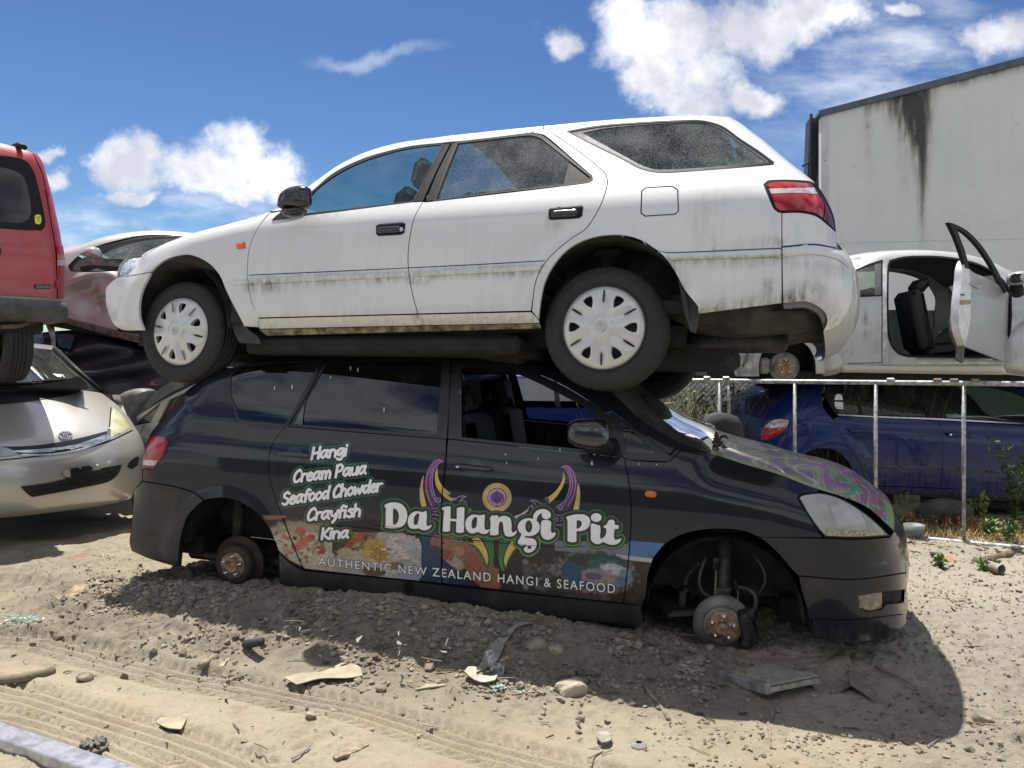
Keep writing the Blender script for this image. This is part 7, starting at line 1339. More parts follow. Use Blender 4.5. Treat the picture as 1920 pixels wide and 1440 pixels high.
st = RP('sticker', [(65,405),(69,402),(76,403),(78,410),(77,418),(72,421),(66,418)], mat('yellow_sticker', (.75, .70, .08), .6), off=.003, th=0, ins=0, h=0)
for k in range(4): RP('sticker_print', [(68,406.5 + 3 * k),(75,407 + 3 * k),(75,407.8 + 3 * k),(68,407.3 + 3 * k)], TRIM, off=.0035, th=0, ins=0, h=0, smooth=False, parent=st)
RP('tailgate_handle', [(-6,463),(1,464),(2,470),(1,477),(-6,478)], TRIM, off=.02, th=.02, ins=0, h=0)
# shell behind the tail
Q = full; b_ = MB(); nQ = len(Q); V = []; st_ = [(0., 1., 1.), (-.25, 1.02, 1.01), (-2.2, 1.02, 1.01), (-3.0, .98, .72), (-3.9, .9, .5)]
for (dy, sx, sz) in st_: V += [(x * sx, RED.g(x, z) * (1 if dy == 0 else .4) + dy - (0.0 if dy else .01), .42 + (z - .42) * sz) for x, z in Q]
b_.add(V, [(k * nQ + i, k * nQ + (i + 1) % nQ, (k + 1) * nQ + (i + 1) % nQ, (k + 1) * nQ + i) for k in range(len(st_) - 1) for i in range(nQ)]); b_.done('body', REDP, RED.parent, True)
rt = hq[-1, 1]; rr_ = RV0.unplane([(42, 268), (0, 254)], -.15)
for s_ in (1, -1):
    x0 = rr_[0, 0] * s_ * -1 * -1; z0 = RV0.unplane([(42, 274)], -.15)[0, 1]; b_ = MB(); b_.tube([(x0, -.10, z0 - .02), (x0, -.26, z0 + .03), (x0 * .99, -.6, z0 + .055), (x0 * .99, -2.2, z0 + .06), (x0, -2.5, z0)], [.022, .022, .018, .018, .022], 10); b_.done('roof_rail', TRIM, RED.parent, True)
b_ = MB(); b_.box((0, -1.2, .42), (1.4, 2.2, .16), bev=.03); b_.tube([(.6, -.35, .30), (-.6, -.35, .30)], .05, 10); b_.done('underbody', DARK, RED.parent)
for s_ in (1, -1):
    cx = RV0.unplane([(6, 636)], -.2)[0]; tm = tyre_mb(.32, .20, .19); o = tm.done('wheel', TYRE, RED.parent, True); o.rotation_euler = (0, 0, R(90) if s_ > 0 else R(-90)); o.location = (cx[0] * -s_ + (-.1 if s_ > 0 else .1) * 0, -.42, cx[1] - .02)
b_ = MB(); b_.tube([RV0.P3(0, 613, -.05), RV0.P3(30, 612, -.05), RV0.P3(52, 607, -.05)], .018, 8); b_.tube([RV0.P3(40, 606, -.1), RV0.P3(66, 603, -.1)], .02, 6); b_.done('tow_bracket', mat('rusty_bracket', (.16, .08, .06), .8, var=.5), RED.parent, True)

# ---- mauve saloon with its stoved-in door
ML = at(150, 592, 8.4); MR_ = at(610, 680, 9.0)
m_top = [(20,520),(60,490),(110,468),(150,458),(190,445),(240,436),(290,432.5),(345,436),(420,444),(520,458),(640,476),(760,500),(800,530)]
MAU = Body(ML, MR_, .74, .30, name='saloon', Wz=((-.4, .72), (.1, .8), (.5, .86), (.75, .85), (.85, .80), (1.3, .58), (1.5, .5)), outline=((m_top, .10, .12), ([(800,530),(810,600),(800,680)], .3, .3), ([(800,680),(430,675),(270,644),(122,606),(20,590)], .05, .04), ([(20,590),(0,560),(20,520)], .3, .3)),
    bumps=(lambda X, Z: -.12 * np.exp(-((X - 1.28) / .26)**2 - ((Z - .50) / .15)**2) - .08 * np.exp(-((X - .98) / .14)**2 - ((Z - .42) / .2)**2) + .06 * np.exp(-((X - 1.08 - .5 * (Z - .5)) / .06)**2 - ((Z - .5) / .2)**2) + .07 * np.exp(-((Z - .70 - .1 * np.sin(X * 7)) / .035)**2 - ((X - 1.25) / .45)**2) + .022 * np.sin(X * 21 + Z * 15 + 2 * np.sin(Z * 11)) * np.exp(-((X - 1.15) / .45)**2 - ((Z - .48) / .25)**2),))
body_empty(MAU, 'saloon', 'crashed mauve silver saloon with a stoved-in door, behind the white wagon bonnet', 'car')
MAUV = carpaint('mauve_silver_paint', (.36, .345, .35), flake=.15, rough=.36, coat=.45, dust=(.38, .33, .30), dustamt=.3, attr=False)
MP = lambda name, poly, **k: MAU.panel(name, poly, k.pop('m', MAUV), h=k.pop('h', .03), **k)
m_hole = [(128,498),(142,484),(160,470),(186,460),(215,452),(255,443),(300,440),(345,443),(420,452),(440,470),(380,500),(225,508),(150,510),(132,508)]
MP('body_side', m_top + [(808,600),(800,680),(430,675),(270,644),(122,606),(20,590),(2,560)], holes=[m_hole], mirror=True)
ring(MAU, 'window_frame', [(183,465),(200,455),(240,444),(300,439),(345,442),(420,451),(440,470),(430,470),(342,446),(300,447),(250,455),(215,466),(190,477)], [(190,474),(215,463),(250,452.5),(300,445),(338,445.5),(300,446),(250,453.6),(215,465)], TRIM, off=-.004)
MP('window', [(192,475),(250,453),(300,446),(345,445),(420,453),(432,468),(380,484),(300,488),(225,486),(196,484)], m=glass('saloon_glass', (.62, .74, .72), .5, (.52, .60, .60)), off=-.012, th=0, ins=0, mirror=True)  # pale film colour in the glass stands in for sky light showing through
MP('door_skin', [(122,522),(160,515),(200,512),(240,509),(300,505),(420,500),(425,560),(420,640),(300,620),(200,606),(128,588),(110,560)], off=.004, th=.03, h=.02)
MP('sill', [(100,588),(128,596),(200,614),(270,632),(420,668),(425,678),(270,646),(122,606),(100,598)], m=mat('dirty_sill', (.17, .14, .12), .7, var=.5, scale=16), off=.008, th=.03)
MP('door_frame_inner', [(140,495),(160,482),(195,484),(230,489),(300,492),(380,490),(300,504),(225,508),(150,511),(136,506)], m=mat('mauve_inner', (.24, .20, .21), .5, var=.5, scale=14), off=-.10, th=.03, ins=0)
MP('door_gap', [(150,500),(168,497),(230,500),(300,499),(300,503),(228,506),(168,508),(152,508)], m=DARK, off=-.06, th=.02, ins=0)
mm = shell(MAU, 'door_mirror', [(150,477),(158,468),(170,463),(182,464),(190,472),(192,483),(180,484),(162,481)], .98, .09, mat('mauve_mirror_shell', (.52, .46, .46), .25, metal=.3, coat=.8), MAU.parent)
MAU.span('roof', m_top[3:10], MAUV, crown=.05); MAU.span('bonnet', m_top[:3], MAUV, crown=.05); MAU.span('windscreen', m_top[2:5], MATS['saloon_glass'], crown=.06); MAU.span('tail', m_top[9:], MAUV, crown=.05)
u = MB(); u.box((0, 0, .2), (3.2, 1.5, .14)); u.done('underbody', DARK, MAU.parent); interior(MAU, .9, -.9, .22, .42, seats=((.1, .36, 1), (.1, -.36, 1)), dash=1.0, dashz=.72)
# ---- dark wreck that carries it
WRK = Body(at(40, 770, 8.3), at(500, 800, 8.9), .78, .30, name='wreck', Wz=((-.4, .8), (.8, .84), (1.2, .75), (1.6, .6)), outline=(([(-40,640),(60,625),(140,620),(250,650),(400,690),(560,700),(640,720)], .08, .08), ([(640,720),(660,800),(640,870)], .2, .2), ([(640,870),(300,850),(-40,840)], .06, .05), ([(-40,840),(-60,740),(-40,640)], .2, .2)),
    bumps=(lambda X, Z: .04 * np.sin(X * 9 + 3 * np.sin(Z * 7)) + .03 * np.sin(Z * 23 + X * 5),))
body_empty(WRK, 'crushed_car', 'crushed dark blue car in deep shade under the mauve saloon', 'car')
WRP = carpaint('dark_wreck_paint', (.010, .014, .028), rough=.5, coat=.3, dust=(.05, .05, .05), dustamt=.4, attr=False)
WRK.panel('body_side', [(-40,640),(60,625),(140,620),(250,650),(400,690),(560,700),(640,720),(655,800),(640,870),(300,850),(-40,840),(-55,740)], WRP, h=.05, mirror=True)
WRK.span('roof', [(-40,640),(60,625),(140,620),(250,650),(400,690),(560,700),(640,720)], WRP, crown=.03); u = MB(); u.box((0, 0, .6), (2.8, 1.3, .6)); u.done('cabin', DARK, WRK.parent)
WRK.panel('fuel_tank', [(80,668),(90,645),(102,640),(116,650),(122,672),(112,690),(94,688)], mat('black_tank', (.02, .02, .022), .4), off=.05, th=.06, bulge=.04, br=.1, ins=0)
WRK.panel('torn_panel', [(84,604),(100,602),(104,640),(100,680),(92,690),(96,640)], mat('pale_torn_panel', (.28, .27, .27), .6, var=.4), off=.10, th=.01, ins=0); WRK.panel('torn_sheet', [(55,605),(75,603),(82,640),(64,655),(54,630)], mat('blue_torn_sheet', (.16, .22, .32), .6, var=.4), off=.08, th=.01, ins=0); WRK.panel('torn_sheet', [(105,625),(140,628),(132,655),(110,650)], mat('navy_torn_sheet', (.03, .06, .14), .5, var=.4), off=.06, th=.01, ins=0)
# ---- stripped grey car between the carrier and the minivan
G0 = at(225, 880, 7.4); G1 = at(430, 880, 7.1)
STR = Body(G0, G1, 0, 0.0, name='stripped'); STR.O[2] = 0; STR.mw[2][3] = 0
body_empty(STR, 'stripped_car', 'stripped grey car showing bare window frames behind the minivan tail light', 'car')
GRY = carpaint('chalky_grey_paint', (.30, .31, .30), flake=.3, rough=.45, coat=.3, dust=(.36, .35, .32), dustamt=.5, attr=False)
SP_ = lambda name, poly, m, f, th=.03, **k: STR.panel(name, poly, m, flat=f, th=th, ins=0, **k)
SP_('front_wing', [(244,800),(272,794),(258,822),(262,900),(250,900)], GRY, .0); SP_('front_door', [(273,794),(300,792),(440,780),(440,960),(262,960),(259,824)], GRY, .004)
SP_('window_frame', [(257,790),(256,781),(310,748),(345,730),(372,718),(385,716),(385,722),(345,737),(318,749),(296,793),(282,793),(303,753),(262,786)], GRY, .0, corner=30)
SP_('pillar', [(268,766),(285,742),(325,715),(345,712),(345,724),(310,742),(262,778)], mat('grey_pillar', (.12, .125, .125), .5, metal=.2, var=.3), -.10, .06)
SP_('window', [(262,786),(302,755),(286,792),(262,792)], mat('dull_glass', (.05, .06, .06), .2, coat=.6), -.02, .004); SP_('window', [(318,750),(385,722),(385,790),(300,792)], mat('dark_cabin_glass', (.012, .013, .014), .25, coat=.5), -.03, .004)
shell(STR, 'bonnet_hump', [(216,762),(230,742),(250,731),(272,728),(286,732),(282,748),(268,765),(252,790),(246,800),(228,796)], -.5, .14, mat('matt_grey_panel', (.17, .175, .175), .5, var=.3, coat=.2), STR.parent, pw=3.2)
u = MB(); u.box((-.75, -1.1, .7), (1.5, 1.3, .9)); u.done('cabin', DARK, STR.parent)
# ================================================================ weeds and grass
def leafmat(name, a, b_, rough=.6):
    m, t, b = newmat(name); oc = t.n('ShaderNodeTexCoord').outputs['Object']; r_ = t.n('ShaderNodeNewGeometry').outputs['Random Per Island']; t.set(b.inputs['Base Color'], t.mix(t.m('ADD', t.m('MULTIPLY', r_, .8), t.m('MULTIPLY', t.noise(oc, 6., 3), .3)), a, b_)); b.inputs['Roughness'].default_value = rough; b.inputs['Specular IOR Level'].default_value = .3; b.inputs['Subsurface Weight'].default_value = .0; return m
GREEN = leafmat('weed_leaf', (.045, .10, .022), (.13, .22, .05)); DRY = leafmat('dry_grass', (.38, .27, .11), (.55, .42, .20)); BROWN = leafmat('brown_stalk', (.09, .075, .045), (.21, .17, .10)); REDD = leafmat('reddish_weed', (.30, .10, .06), (.42, .22, .10)); LIME = leafmat('young_weed', (.10, .17, .035), (.22, .28, .09)); DKGREEN = leafmat('bramble_leaf', (.02, .05, .014), (.06, .12, .03))
def blades(pts, h, w, rg_, lean=.35, seg=3):
    V = []; Fc = []
    for p in pts:
        a = rg_.uniform(0, 6.283); d = np.array([math.cos(a), math.sin(a), 0]); s_ = np.array([-d[1], d[0], 0]); H = h * rg_.uniform(.5, 1.25); l_ = rg_.uniform(0, lean) * H; n = len(V)
        for k in range(seg + 1):
            u = k / seg; c = p + d * l_ * u * u + np.array([0, 0, H * u * (1 - .15 * u)]); ww = w * (1 - u * .92); V += [c - s_ * ww, c + s_ * ww]
        for k in range(seg): Fc.append((n + 2 * k, n + 2 * k + 1, n + 2 * k + 3, n + 2 * k + 2))
    return V, Fc
def leaves(cs, L, w, rg_):
    V = []; Fc = []
    for c in cs:
        M = rot3(rg_); l_ = L * rg_.uniform(.6, 1.3); q = np.array([(0, 0, 0), (w * .5, l_ * .4, .1 * l_), (0, l_, 0), (-w * .5, l_ * .4, .1 * l_)]) @ M.T + c; n = len(V); V += list(q); Fc.append((n, n + 1, n + 2, n + 3))
    return V, Fc
def stuff(name, parts, label, cat):
    b_ = MB(); m0 = parts[0][1]
    o = None
    V = []; Fc = []; MI = []; mats = []
    for (v, f), m in parts: n = len(V); V += list(v); Fc += [tuple(i + n for i in q) for q in f]; MI += [len(mats)] * len(f); mats.append(m)
    o = mesh_obj(name, V, Fc, None)
    for m in mats: o.data.materials.append(m)
    o.data.polygons.foreach_set('material_index', MI); return tag(o, label, cat, kind='stuff')
rg = np.random.default_rng(21)
U = lambda n, x0, x1, y0, y1, z=0.: np.stack([rg.uniform(x0, x1, n), rg.uniform(y0, y1, n), np.full(n, z)], 1)
stuff('undergrowth', [(blades(U(900, .9, 4.4, 7.6, 9.6), 1.2, .006, rg, .6, 4), DRY), (blades(U(3000, .9, 4.6, 7.6, 10.2), 1.35, .006, rg, .5, 4), BROWN), (blades(U(1100, 1.0, 4.4, 7.7, 9.8), 1.25, .010, rg, .6, 4), GREEN), (leaves(np.concatenate([U(800, 1.0, 4.0, 8.2, 9.6) + np.array([0, 0, 1]) * rg.uniform(.1, 1.2, (800, 1))]), .07, .05, rg), DKGREEN), (leaves(U(900, 1.2, 3.4, 8.0, 9.0) + np.array([0, 0, 1]) * rg.uniform(.3, 1.25, (900, 1)), .055, .04, rg), GREEN)], 'dry brown and green undergrowth along the wire mesh fence', 'undergrowth')
# dry grass strip along the pipe fence
A0, A1 = FE.world([[0, 0, 0]])[0], None; L0 = ongr(1420, 985); L1 = ongr(2200, 1052)
def along(n, sp0, sp1): u = rg.uniform(0, 1, n)[:, None]; nrm_ = np.array([.45, .85, 0]); return L0 + (L1 - L0) * u + nrm_ * rg.uniform(sp0, sp1, n)[:, None] + np.array([0, 0, 0])
stuff('dry_grass', [(blades(along(5200, .02, .75), .10, .0035, rg, .9), DRY), (blades(along(700, .25, .8), .17, .004, rg, .5), REDD), (blades(along(900, .3, .9), .16, .004, rg, .6), GREEN), (leaves(along(900, .25, .7) + np.array([0, 0, 1]) * rg.uniform(.03, .16, (900, 1)), .03, .022, rg), REDD), (blades(along(260, -.45, .0), .07, .003, rg, .9), DRY)], 'short straw coloured grass and red weeds along the pipe fence', 'grass')
def weed(px_, py_, h, n, m, label, lf=.05, z=0., Y=None, name='weed'):
    p = ongr(px_, py_) if Y is None else at(px_, py_, Y) * [1, 1, 0]; e = empty(name, label, 'plant', Matrix.Translation(tuple(p))); st = MB(); cs = []
    for k in range(max(2, n // 12)):
        a = rg.uniform(0, 6.28); l_ = rg.uniform(.05, .35) * h; P = [np.array([math.cos(a) * l_ * u * u, math.sin(a) * l_ * u * u, h * u * rg.uniform(.9, 1.05)]) for u in np.linspace(0, 1, 6)]; st.tube(P, [.006 - .004 * u for u in np.linspace(0, 1, 6)], 5)
        for _ in range(12): u = rg.uniform(.15, 1); cs.append(np.array([math.cos(a) * l_ * u * u, math.sin(a) * l_ * u * u, h * u]))
    st.done('stem', m, e); V, Fc = leaves(cs, lf, lf * .45, rg); mesh_obj('foliage', V, Fc, m, e); return e
weed(1838, 985, .24, 70, LIME, 'bright green leafy weed right of the fence post, in dry grass', .09); weed(1853, 1012, .16, 90, LIME, 'low lush green tuft against the bottom rail of the pipe fence', .08)
weed(1763, 1068, .08, 80, LIME, 'low pale green weed on bare dirt near the minivan nose', .055); weed(1842, 1075, .09, 50, LIME, 'small upright green weed between dirt and pipe on the right', .05); weed(1868, 1066, .06, 40, GREEN, 'small dark green weed touching the rusty pipe', .04)
weed(1716, 985, .20, 40, REDD, 'reddish tall weed in front of the mossy log', .04); weed(1695, 985, .30, 24, LIME, 'thin green stalk rising in front of the timber block', .04)
weed(1425, 868, .75, 90, GREEN, 'tall seeding green weed beside the loose car seat', .09, Y=6.9); weed(1405, 820, .55, 60, LIME, 'yellow green stalks left of the blue hatchback tail', .09, Y=7.0)
weed(1905, 985, .85, 150, DKGREEN, 'dark bramble climbing by the blue hatchback front door', .07, Y=6.7, name='bramble'); weed(1890, 1020, .20, 50, GREEN, 'green clump of leaves at the right end of the fence rail', .07)
# ================================================================ litter on the dirt
def shard(name, poly, th, m, label, cat, curl=.02, seed=0, h=.015, lift=.012, tilt=(0, 0)):
    P = np.array([gpt(*p) for p in poly]); c = P.mean(0); Q = smoothpoly(P[:, :2] - c[:2], True, 50, .02); V2, T, _ = fill([Q], h); rg_ = np.random.default_rng(seed); d = rg_.normal(size=(3, 2)) * 14
    z = hgt(V2[:, 0] + c[0], V2[:, 1] + c[1], False) - c[2] + lift + curl * (.5 * np.sin(V2 @ d[0] * .5 + 1) + .35 * np.sin(V2 @ d[1]) + .15 * np.sin(V2 @ d[2] * 2.5)) + V2 @ np.array(tilt)
    n = len(V2); V = np.concatenate([np.c_[V2, z], np.c_[V2, z - th]]); Fc = [tuple(t_) for t_ in T] + [tuple(t_[::-1] + n) for t_ in T]; k = len(Q); Fc += [(i, n + i, n + (i + 1) % k, (i + 1) % k) for i in range(k)]
    o = mesh_obj(name, V, Fc, m, None, False); o.location = tuple(c); return tag(o, label, cat)
def stick(name, px, r, m, label, cat, lift=None):
    P = [gpt(*p) for p in px]; P = [np.array([p[0], p[1], p[2] + (lift if lift is not None else (max(r) if hasattr(r, '__len__') else r) * .35)]) for p in P]; b_ = MB(); b_.tube([p - P[0] for p in P], r, 8); o = b_.done(name, m, None, True); o.location = tuple(P[0]); return tag(o, label, cat)
def rock(px, sz, seed, m, label, name='rock'):
    p = gpt(*px); V, Fc = rockv(sz, ICO3, .25, seed); o = mesh_obj(name, V, Fc, m, None, False); o.location = (p[0], p[1], p[2] + sz[2] * .45); return tag(o, label, 'rock')
DUSTP = mat('dusty_plastic', (.20, .165, .115), .85, var=.35, scale=20, bump=.002, bscale=60); PALE = mat('pale_card', (.33, .285, .20), .85, var=.2, scale=14); GREYP = mat('grey_scrap', (.26, .25, .22), .8, var=.3, scale=20); WOODD = mat('weathered_wood', (.27, .215, .14), .85, var=.45, scale=30, bump=.003, bscale=60); WHT = mat('broken_white_plastic', (.40, .36, .29), .6, var=.25, scale=20); BLKR = mat('black_rubber_scrap', (.03, .03, .032), .7, var=.3)
shard('bumper_shard', [(1478,1225),(1490,1209),(1540,1208),(1570,1216),(1590,1238),(1598,1262),(1592,1296),(1560,1302),(1520,1290),(1490,1275),(1482,1255)], .006, DUSTP, 'broad dusty bumper shard lying below the minivan nose', 'scrap', .05, 3, lift=.006)
shard('torn_liner', [(1590,1258),(1640,1270),(1660,1292),(1682,1328),(1650,1322),(1620,1308),(1594,1300)], .005, DUSTP, 'torn crumpled plastic liner next to the broad bumper shard', 'scrap', .05, 5, lift=.008)
# ribbed radiator core
P = [gpt(*p) for p in ((1400, 1322), (1505, 1300), (1470, 1252), (1388, 1250))]; c = np.mean(P, 0); ux = P[1] - P[0]; lx = np.linalg.norm(ux); ux /= lx; uy = P[3] - P[0]; uy = uy - ux * (uy @ ux); ly = np.linalg.norm(uy); uy /= ly; uz = np.cross(ux, uy); M = Matrix(((ux[0], uy[0], uz[0], c[0]), (ux[1], uy[1], uz[1], c[1]), (ux[2], uy[2], uz[2], c[2] + .022), (0, 0, 0, 1))) @ Matrix.Rotation(-.22, 4, 'X')
rd = empty('radiator', 'ribbed dusty radiator core lying flat beside the front brake disc', 'radiator', M); b_ = MB()
for k in range(15): b_.box((0, -ly / 2 + ly * (k + .5) / 15, 0), (lx * .93, ly / 15 * .5, .034))
b_.box((0, 0, -.004), (lx * .92, ly * .99, .010)); b_.done('fins', mat('dusty_fins', (.34, .31, .25), .7, var=.3, scale=40), rd); b_ = MB(); b_.box((0, 0, .010), (lx * .925, ly * .985, .004)); b_.done('core', mat('dark_core', (.05, .045, .035), .9, var=.4), rd); 
b_ = MB(); b_.box((-lx * .49, 0, .004), (.03, ly * 1.06, .05), bev=.006); b_.done('end_tank', mat('grey_end_tank', (.32, .31, .29), .5, metal=.4, var=.4), rd)
shard('crumpled_sheet', [(533,1290),(545,1277),(600,1268),(640,1250),(672,1258),(680,1274),(640,1281),(590,1284),(556,1296)], .004, PALE, 'crumpled pale cardboard sheet on sunlit dirt below the painted doors', 'scrap', .028, 7, lift=.018)
shard('bark_strip', [(94,1126),(110,1116),(140,1112),(165,1098),(180,1096),(172,1108),(145,1122),(118,1124),(104,1130)], .006, WOODD, 'curled strip of dusty scrap left of the minivan bumper', 'scrap', .04, 9, lift=.02)
shard('rusty_sheet', [(104,1060),(128,1048),(160,1040),(187,1035),(176,1044),(140,1055)], .005, mat('rusty_sheet_metal', (.25, .13, .07), .8, var=.5, scale=20), 'flat rusty strip of metal in front of the silver people carrier', 'scrap', .01, 11, lift=.02)
stick('pipe', [(-30,1283),(0,1279),(40,1274),(80,1266),(99,1260)], .022, DUSTP, 'dusty length of pipe at the left edge of the foreground', 'pipe')
shard('pale_shard', [(397,1264),(410,1246),(424,1232),(430,1234),(420,1250),(405,1264)], .004, PALE, 'narrow pale plastic shard standing between tyre track and shadow', 'scrap', .02, 13)
stick('wood_scrap', [(376,1251),(405,1234)], .018, WOODD, 'short dark wood scrap next to the narrow pale plastic shard', 'wood'); stick('rubber_hose', [(460,1211),(490,1206)], .022, BLKR, 'short black rubber hose end at the shadow edge', 'hose')
shard('flat_offcut', [(292,1372),(300,1358),(330,1350),(352,1340),(350,1352),(340,1376),(318,1374)], .004, PALE, 'flat pale offcut lying across the nearest tyre track', 'scrap', .02, 15)
shard('wood_strip', [(624,1424),(640,1412),(688,1394),(692,1399),(650,1418),(630,1428)], .012, WOODD, 'narrow grey wooden strip at the bottom edge of the foreground', 'wood', .01, 17)
rock((1066,1300), (.085, .055, .05), 4, mat('pale_stone', (.36, .315, .245), .85, var=.25, scale=14), 'large pale angular rock at the shadow edge'); rock((1005,1213), (.055, .045, .038), 6, CLODM, 'brown rock beneath the sill in the shade'); rock((1040,1222), (.04, .04, .03), 8, CLODM, 'cracked dirt lump right of the brown rock'); rock((160,1275), (.04, .03, .025), 9, CLODM, 'dark lump of dirt near the left dusty pipe'); rock((714,1296), (.028, .022, .02), 10, CLODM, 'small round lump between tyre track and shadow'); rock((1330,1220), (.035, .03, .025), 12, CLODM, 'lump of dirt beside the front brake disc'); rock((1842,1352), (.04, .03, .03), 14, CLODM, 'stone at the right edge of the big shadow')
shard('long_shard', [(893,1204),(915,1196),(945,1188),(985,1172),(1000,1173),(975,1188),(950,1198),(925,1206)], .004, GREYP, 'long flat grey plastic shard in shade under the doors', 'scrap', .015, 19, lift=.03)
br = empty('metal_bracket', 'bluish metal bracket standing upright in the shaded dirt', 'bracket', Matrix.Translation(tuple(gpt(930, 1265)))); b_ = MB(); ZN = mat('scuffed_zinc', (.30, .33, .38), .45, metal=.4, var=.7, scale=50, col2=(.05, .055, .07)); b_.box((-.015, 0, .05), (.04, .008, .13), Matrix.Rotation(-.3, 3, 'Y'), bev=.002); b_.box((.012, -.01, .02), (.05, .006, .08), Matrix.Rotation(.15, 3, 'Y'), bev=.002); b_.done('plate', ZN, br); b_ = MB(); b_.tube([(.015, 0, .06), (.06, .0, .085)], .008, 8); b_.done('arm', WOODD, br, True)
shard('white_fragment', [(870,1272),(878,1262),(893,1264),(895,1273),(925,1276),(933,1272),(928,1286),(900,1288),(880,1284)], .005, WHT, 'broken cream plastic fragment in front of the metal bracket', 'scrap', .03, 21, lift=.03)
stick('tree_root', [(1208,1287),(1220,1304),(1236,1322),(1254,1351)], .009, WOODD, 'dark bent root crossing from shade into sun', 'root'); stick('long_twig', [(1640,1258),(1690,1278),(1730,1306),(1772,1336)], [.007, .006, .005, .004], WOODD, 'long thin twig in the shadow right of the torn liner', 'twig', .02)
stick('wire', [(1468,1318),(1450,1334),(1440,1352),(1443,1372),(1446,1404)], .005, WOODD, 'bent brown wire hanging out of the shadow below the radiator', 'wire'); stick('twig', [(1290,1310),(1320,1296),(1376,1276)], .006, WOODD, 'thin straight twig left of the ribbed radiator', 'twig')
shard('pale_offcut', [(778,1296),(800,1283),(836,1280),(834,1287),(805,1292)], .006, PALE, 'flat pale slat beside the curling tyre track', 'scrap', .01, 23); shard('plastic_clip', [(1118,1392),(1122,1380),(1138,1378),(1148,1392),(1140,1403),(1128,1404)], .006, GREYP, 'curled grey plastic clip right of the tyre track', 'scrap', .03, 25)
b_ = MB(); p = gpt(1198, 1400); b_.lathe([(.012, 0), (.030, 0), (.030, .006), (.020, .010), (.016, .018), (.012, .018)], 24, 'z', (p[0], p[1], p[2])); tag(b_.done('washer', GREYP, None, True), 'flanged grey washer on sunlit dirt, bottom centre', 'washer')
# finned rubber mount
p = gpt(175, 1406); rm = empty('rubber_mount', 'grey round finned rubber mount in the left foreground', 'mount', Matrix.Translation(tuple(p + [0, 0, .006]))); RBM = mat('dusty_grey_rubber', (.15, .145, .125), .75, var=.4, scale=60, bump=.001, bscale=150)
b_ = MB(); b_.lathe([(.0, 0), (.052, 0), (.054, .006), (.05, .012), (.0, .012)], 40, 'z'); b_.done('base', RBM, rm, True)
for k in range(10):
    a = 2 * math.pi * k / 10; b_ = MB(); b_.box((.031 * math.cos(a), .031 * math.sin(a), .021), (.032, .013, .022), Matrix.Rotation(a, 3, 'Z'), bev=.004); b_.done('fin', RBM, rm)
b_ = MB(); b_.lathe([(.007, .03), (.014, .03), (.015, .012), (.007, .012)], 20, 'z'); b_.done('boss', RBM, rm, True)
# shiny rail corner in the foreground
a_, b2 = gpt(-40, 1365), gpt(260, 1466); d = b2 - a_; L = np.hypot(d[0], d[1]); an = math.atan2(d[1], d[0]); b_ = MB(); b_.box((0, -.045, 0), (L, .09, .05), bev=.004); o = b_.done('steel_channel', mat('scuffed_aluminium', (.48, .50, .55), .35, metal=.7, var=.3, scale=25), None); o.location = tuple((a_ + b2) / 2 + [0, 0, .03]); o.rotation_euler = (0, 0, an); tag(o, 'scuffed silver steel channel cutting the bottom left corner', 'steel channel')
# right-hand bits
shard('orange_shard', [(1764,1043),(1776,1041),(1788,1054),(1791,1060),(1778,1058)], .006, mat('orange_plastic', (.45, .15, .06), .6, var=.3), 'orange plastic shard on pale dirt near the fence rail', 'scrap', .0, 27); stick('rusty_pipe', [(1828,1057),(1860,1050),(1895,1041)], .030, mat('old_brown_pipe', (.16, .11, .075), .75, var=.5, scale=20), 'brown length of pipe lying right of the weeds', 'pipe')
b_ = MB(); p = gpt(1878, 1076); b_.tube([(p[0] - .03, p[1] + .14, p[2] + .03), (p[0], p[1], p[2] + .03)], .034, 16, False); b_.tube([(p[0] - .03, p[1] + .14, p[2] + .03), (p[0], p[1], p[2] + .03)], .026, 16, False); tag(b_.done('pipe_end', mat('grey_clay_pipe', (.30, .27, .23), .8, var=.3), None, True), 'open grey pipe stub facing us at the right edge', 'pipe')
for k, (q, lb) in enumerate(([(1750,1033),(1780,1024),(1782,1027),(1755,1037)], 'thin board offcut beside the fallen dark slat'), ) if False else enumerate(((((1750,1033),(1776,1023),(1778,1026),(1754,1037)), 'pale board offcut nearest the fence rail'), (((1742,1034),(1764,1033),(1763,1037),(1745,1038)), 'charred black slat among the board offcuts'), (((1697,1022),(1724,1036),(1721,1040),(1695,1026)), 'brown splintered lath by the minivan headlight'), (((1728,1023),(1752,1022),(1752,1026),(1730,1027)), 'grey weathered slat parallel to the fence rail'))): shard('board_offcut', list(q), .012, BLKR if k == 1 else WOODD, lb, 'board', .004, 40 + k, lift=.02)
rg = np.random.default_rng(33); b_ = MB()
for _ in range(230): p = ongr(rg.uniform(1690, 2000), rg.uniform(1012, 1160)); V, Fc = rockv((.006 + .05 * rg.beta(1, 4), rg.uniform(.003, .014), .004), ICO1, .3, int(rg.integers(1e6))); b_.add(V @ rotz(rg.uniform(0, 6)).T + p + [0, 0, .006 + gz(p[0], p[1])], Fc)
tag(b_.done('wood_chips', WOODD, None), 'splinters and wood chips littering the ground by the fence', 'wood chips', kind='stuff')
m, t, b = newmat('broken_tempered_glass'); b.inputs['Base Color'].default_value = (.36, .47, .43, 1); b.inputs['Roughness'].default_value = .15; b.inputs['Coat Weight'].default_value = .5; b_ = MB()
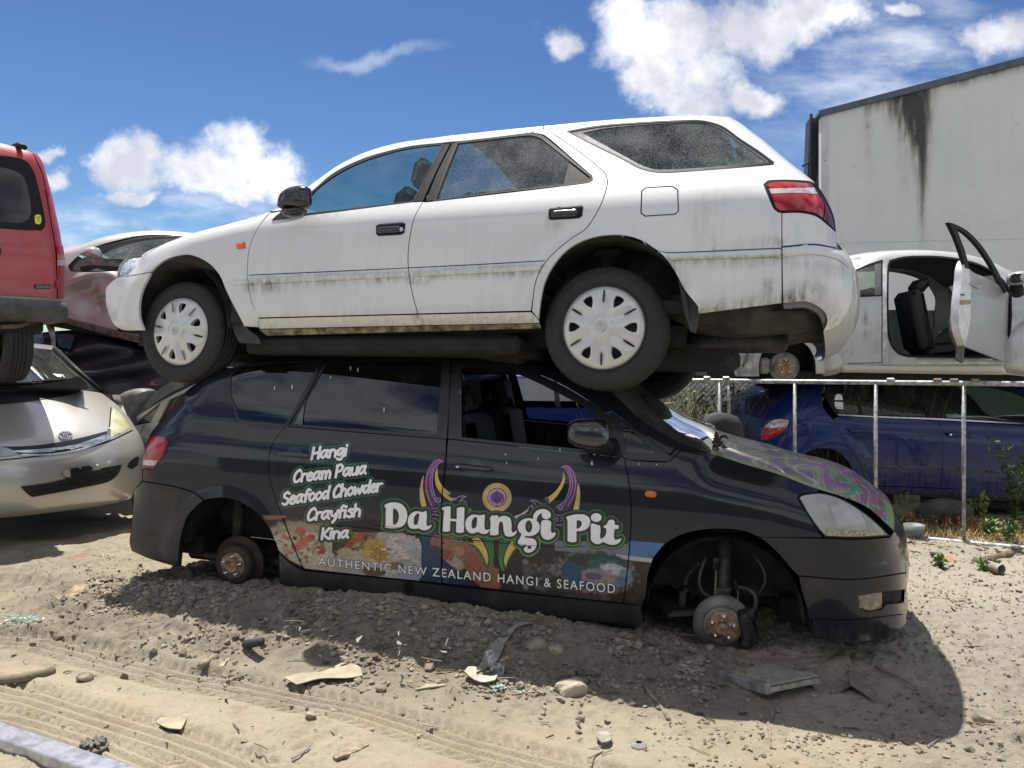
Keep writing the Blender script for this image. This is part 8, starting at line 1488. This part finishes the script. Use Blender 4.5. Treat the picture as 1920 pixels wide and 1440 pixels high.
for (cx, cy, n_, sx, sy) in ((25, 1165, 130, 45, 9), (60, 1160, 50, 30, 6), (935, 1292, 45, 14, 4), (975, 1300, 18, 18, 3), (205, 1045, 30, 14, 4)):
    for _ in range(n_): p = gpt(cx + rg.normal(0, sx * .5), cy + rg.normal(0, sy * .6)); V, Fc = rockv((.007, .006, .004), ICO1, .2, int(rg.integers(1e6))); b_.add(V @ rotz(rg.uniform(0, 6)).T + p + [0, 0, .006], Fc)
tag(b_.done('broken_glass', m, None), 'scatter of pale green broken window glass on the dirt', 'broken glass', kind='stuff')
FRG = newmat('mixed_scrap'); m, t, b = FRG; t.set(b.inputs['Base Color'], t.ramp(t.n('ShaderNodeNewGeometry').outputs['Random Per Island'], [(0, (.02, .02, .022)), (.3, (.10, .085, .06)), (.55, (.30, .25, .17)), (.8, (.20, .19, .18)), (.97, (.30, .28, .24)), (1., (.35, .08, .04))])); b.inputs['Roughness'].default_value = .75
b_ = MB()
for _ in range(260):
    zone = rg.uniform()
    if zone < .5: px_ = (rg.uniform(300, 1800), rg.uniform(1180, 1400))
    elif zone < .8: px_ = (rg.uniform(1500, 1920), rg.uniform(1010, 1420))
    else: px_ = (rg.uniform(20, 420), rg.uniform(1050, 1400))
    p = gpt(*px_); n_ = int(rg.integers(4, 7)); an_ = np.sort(rg.uniform(0, 6.283, n_)); L_ = .006 + .030 * rg.beta(1, 4); asp = rg.uniform(.15, .8); q = np.stack([np.cos(an_) * L_, np.sin(an_) * L_ * asp, rg.normal(0, .002, n_)], 1) @ rotz(rg.uniform(0, 6.28)).T; tl_ = rg.normal(0, .25, 2); q[:, 2] += q[:, :2] @ tl_; q = q + p + [0, 0, .008 + L_ * .12]
    b_.add(np.concatenate([q, q - [0, 0, .003]]), [tuple(range(n_)), tuple(range(n_, 2 * n_))[::-1]] + [(i, n_ + i, n_ + (i + 1) % n_, (i + 1) % n_) for i in range(n_)])
for _ in range(60):
    p = gpt(rg.uniform(300, 1900), rg.uniform(1150, 1420)); a = rg.uniform(0, 6.28); L_ = rg.uniform(.03, .11); d = np.array([math.cos(a), math.sin(a), 0]); s_ = np.array([-d[1], d[0], 0]) * rg.normal(0, .2); b_.tube([p + d * L_ * u + s_ * L_ * u * u + [0, 0, .008] for u in np.linspace(-.5, .5, 5)], rg.uniform(.0015, .004), 5)
tag(b_.done('scrap_fragments', m, None), 'small broken bits of plastic, wire and wood littering the dirt', 'litter', kind='stuff')
# corrugated fence across the yard, mirrored in the car sides
cf = MB(); xs_ = np.arange(-14, 14, .038); V = []; 
for i, x in enumerate(xs_): yv = -6.6 + .02 * math.sin(i * math.pi / 2); V += [(x, yv, 0), (x, yv, 2.5)]
cf.add(V, [(2 * i, 2 * i + 1, 2 * i + 3, 2 * i + 2) for i in range(len(xs_) - 1)]); tag(cf.done('corrugated_fence', mat('dark_corrugated_iron', (.075, .078, .08), .6, metal=.2, var=.5, scale=1.5), None, True), 'dark corrugated iron fence mirrored in the minivan doors', 'fence')
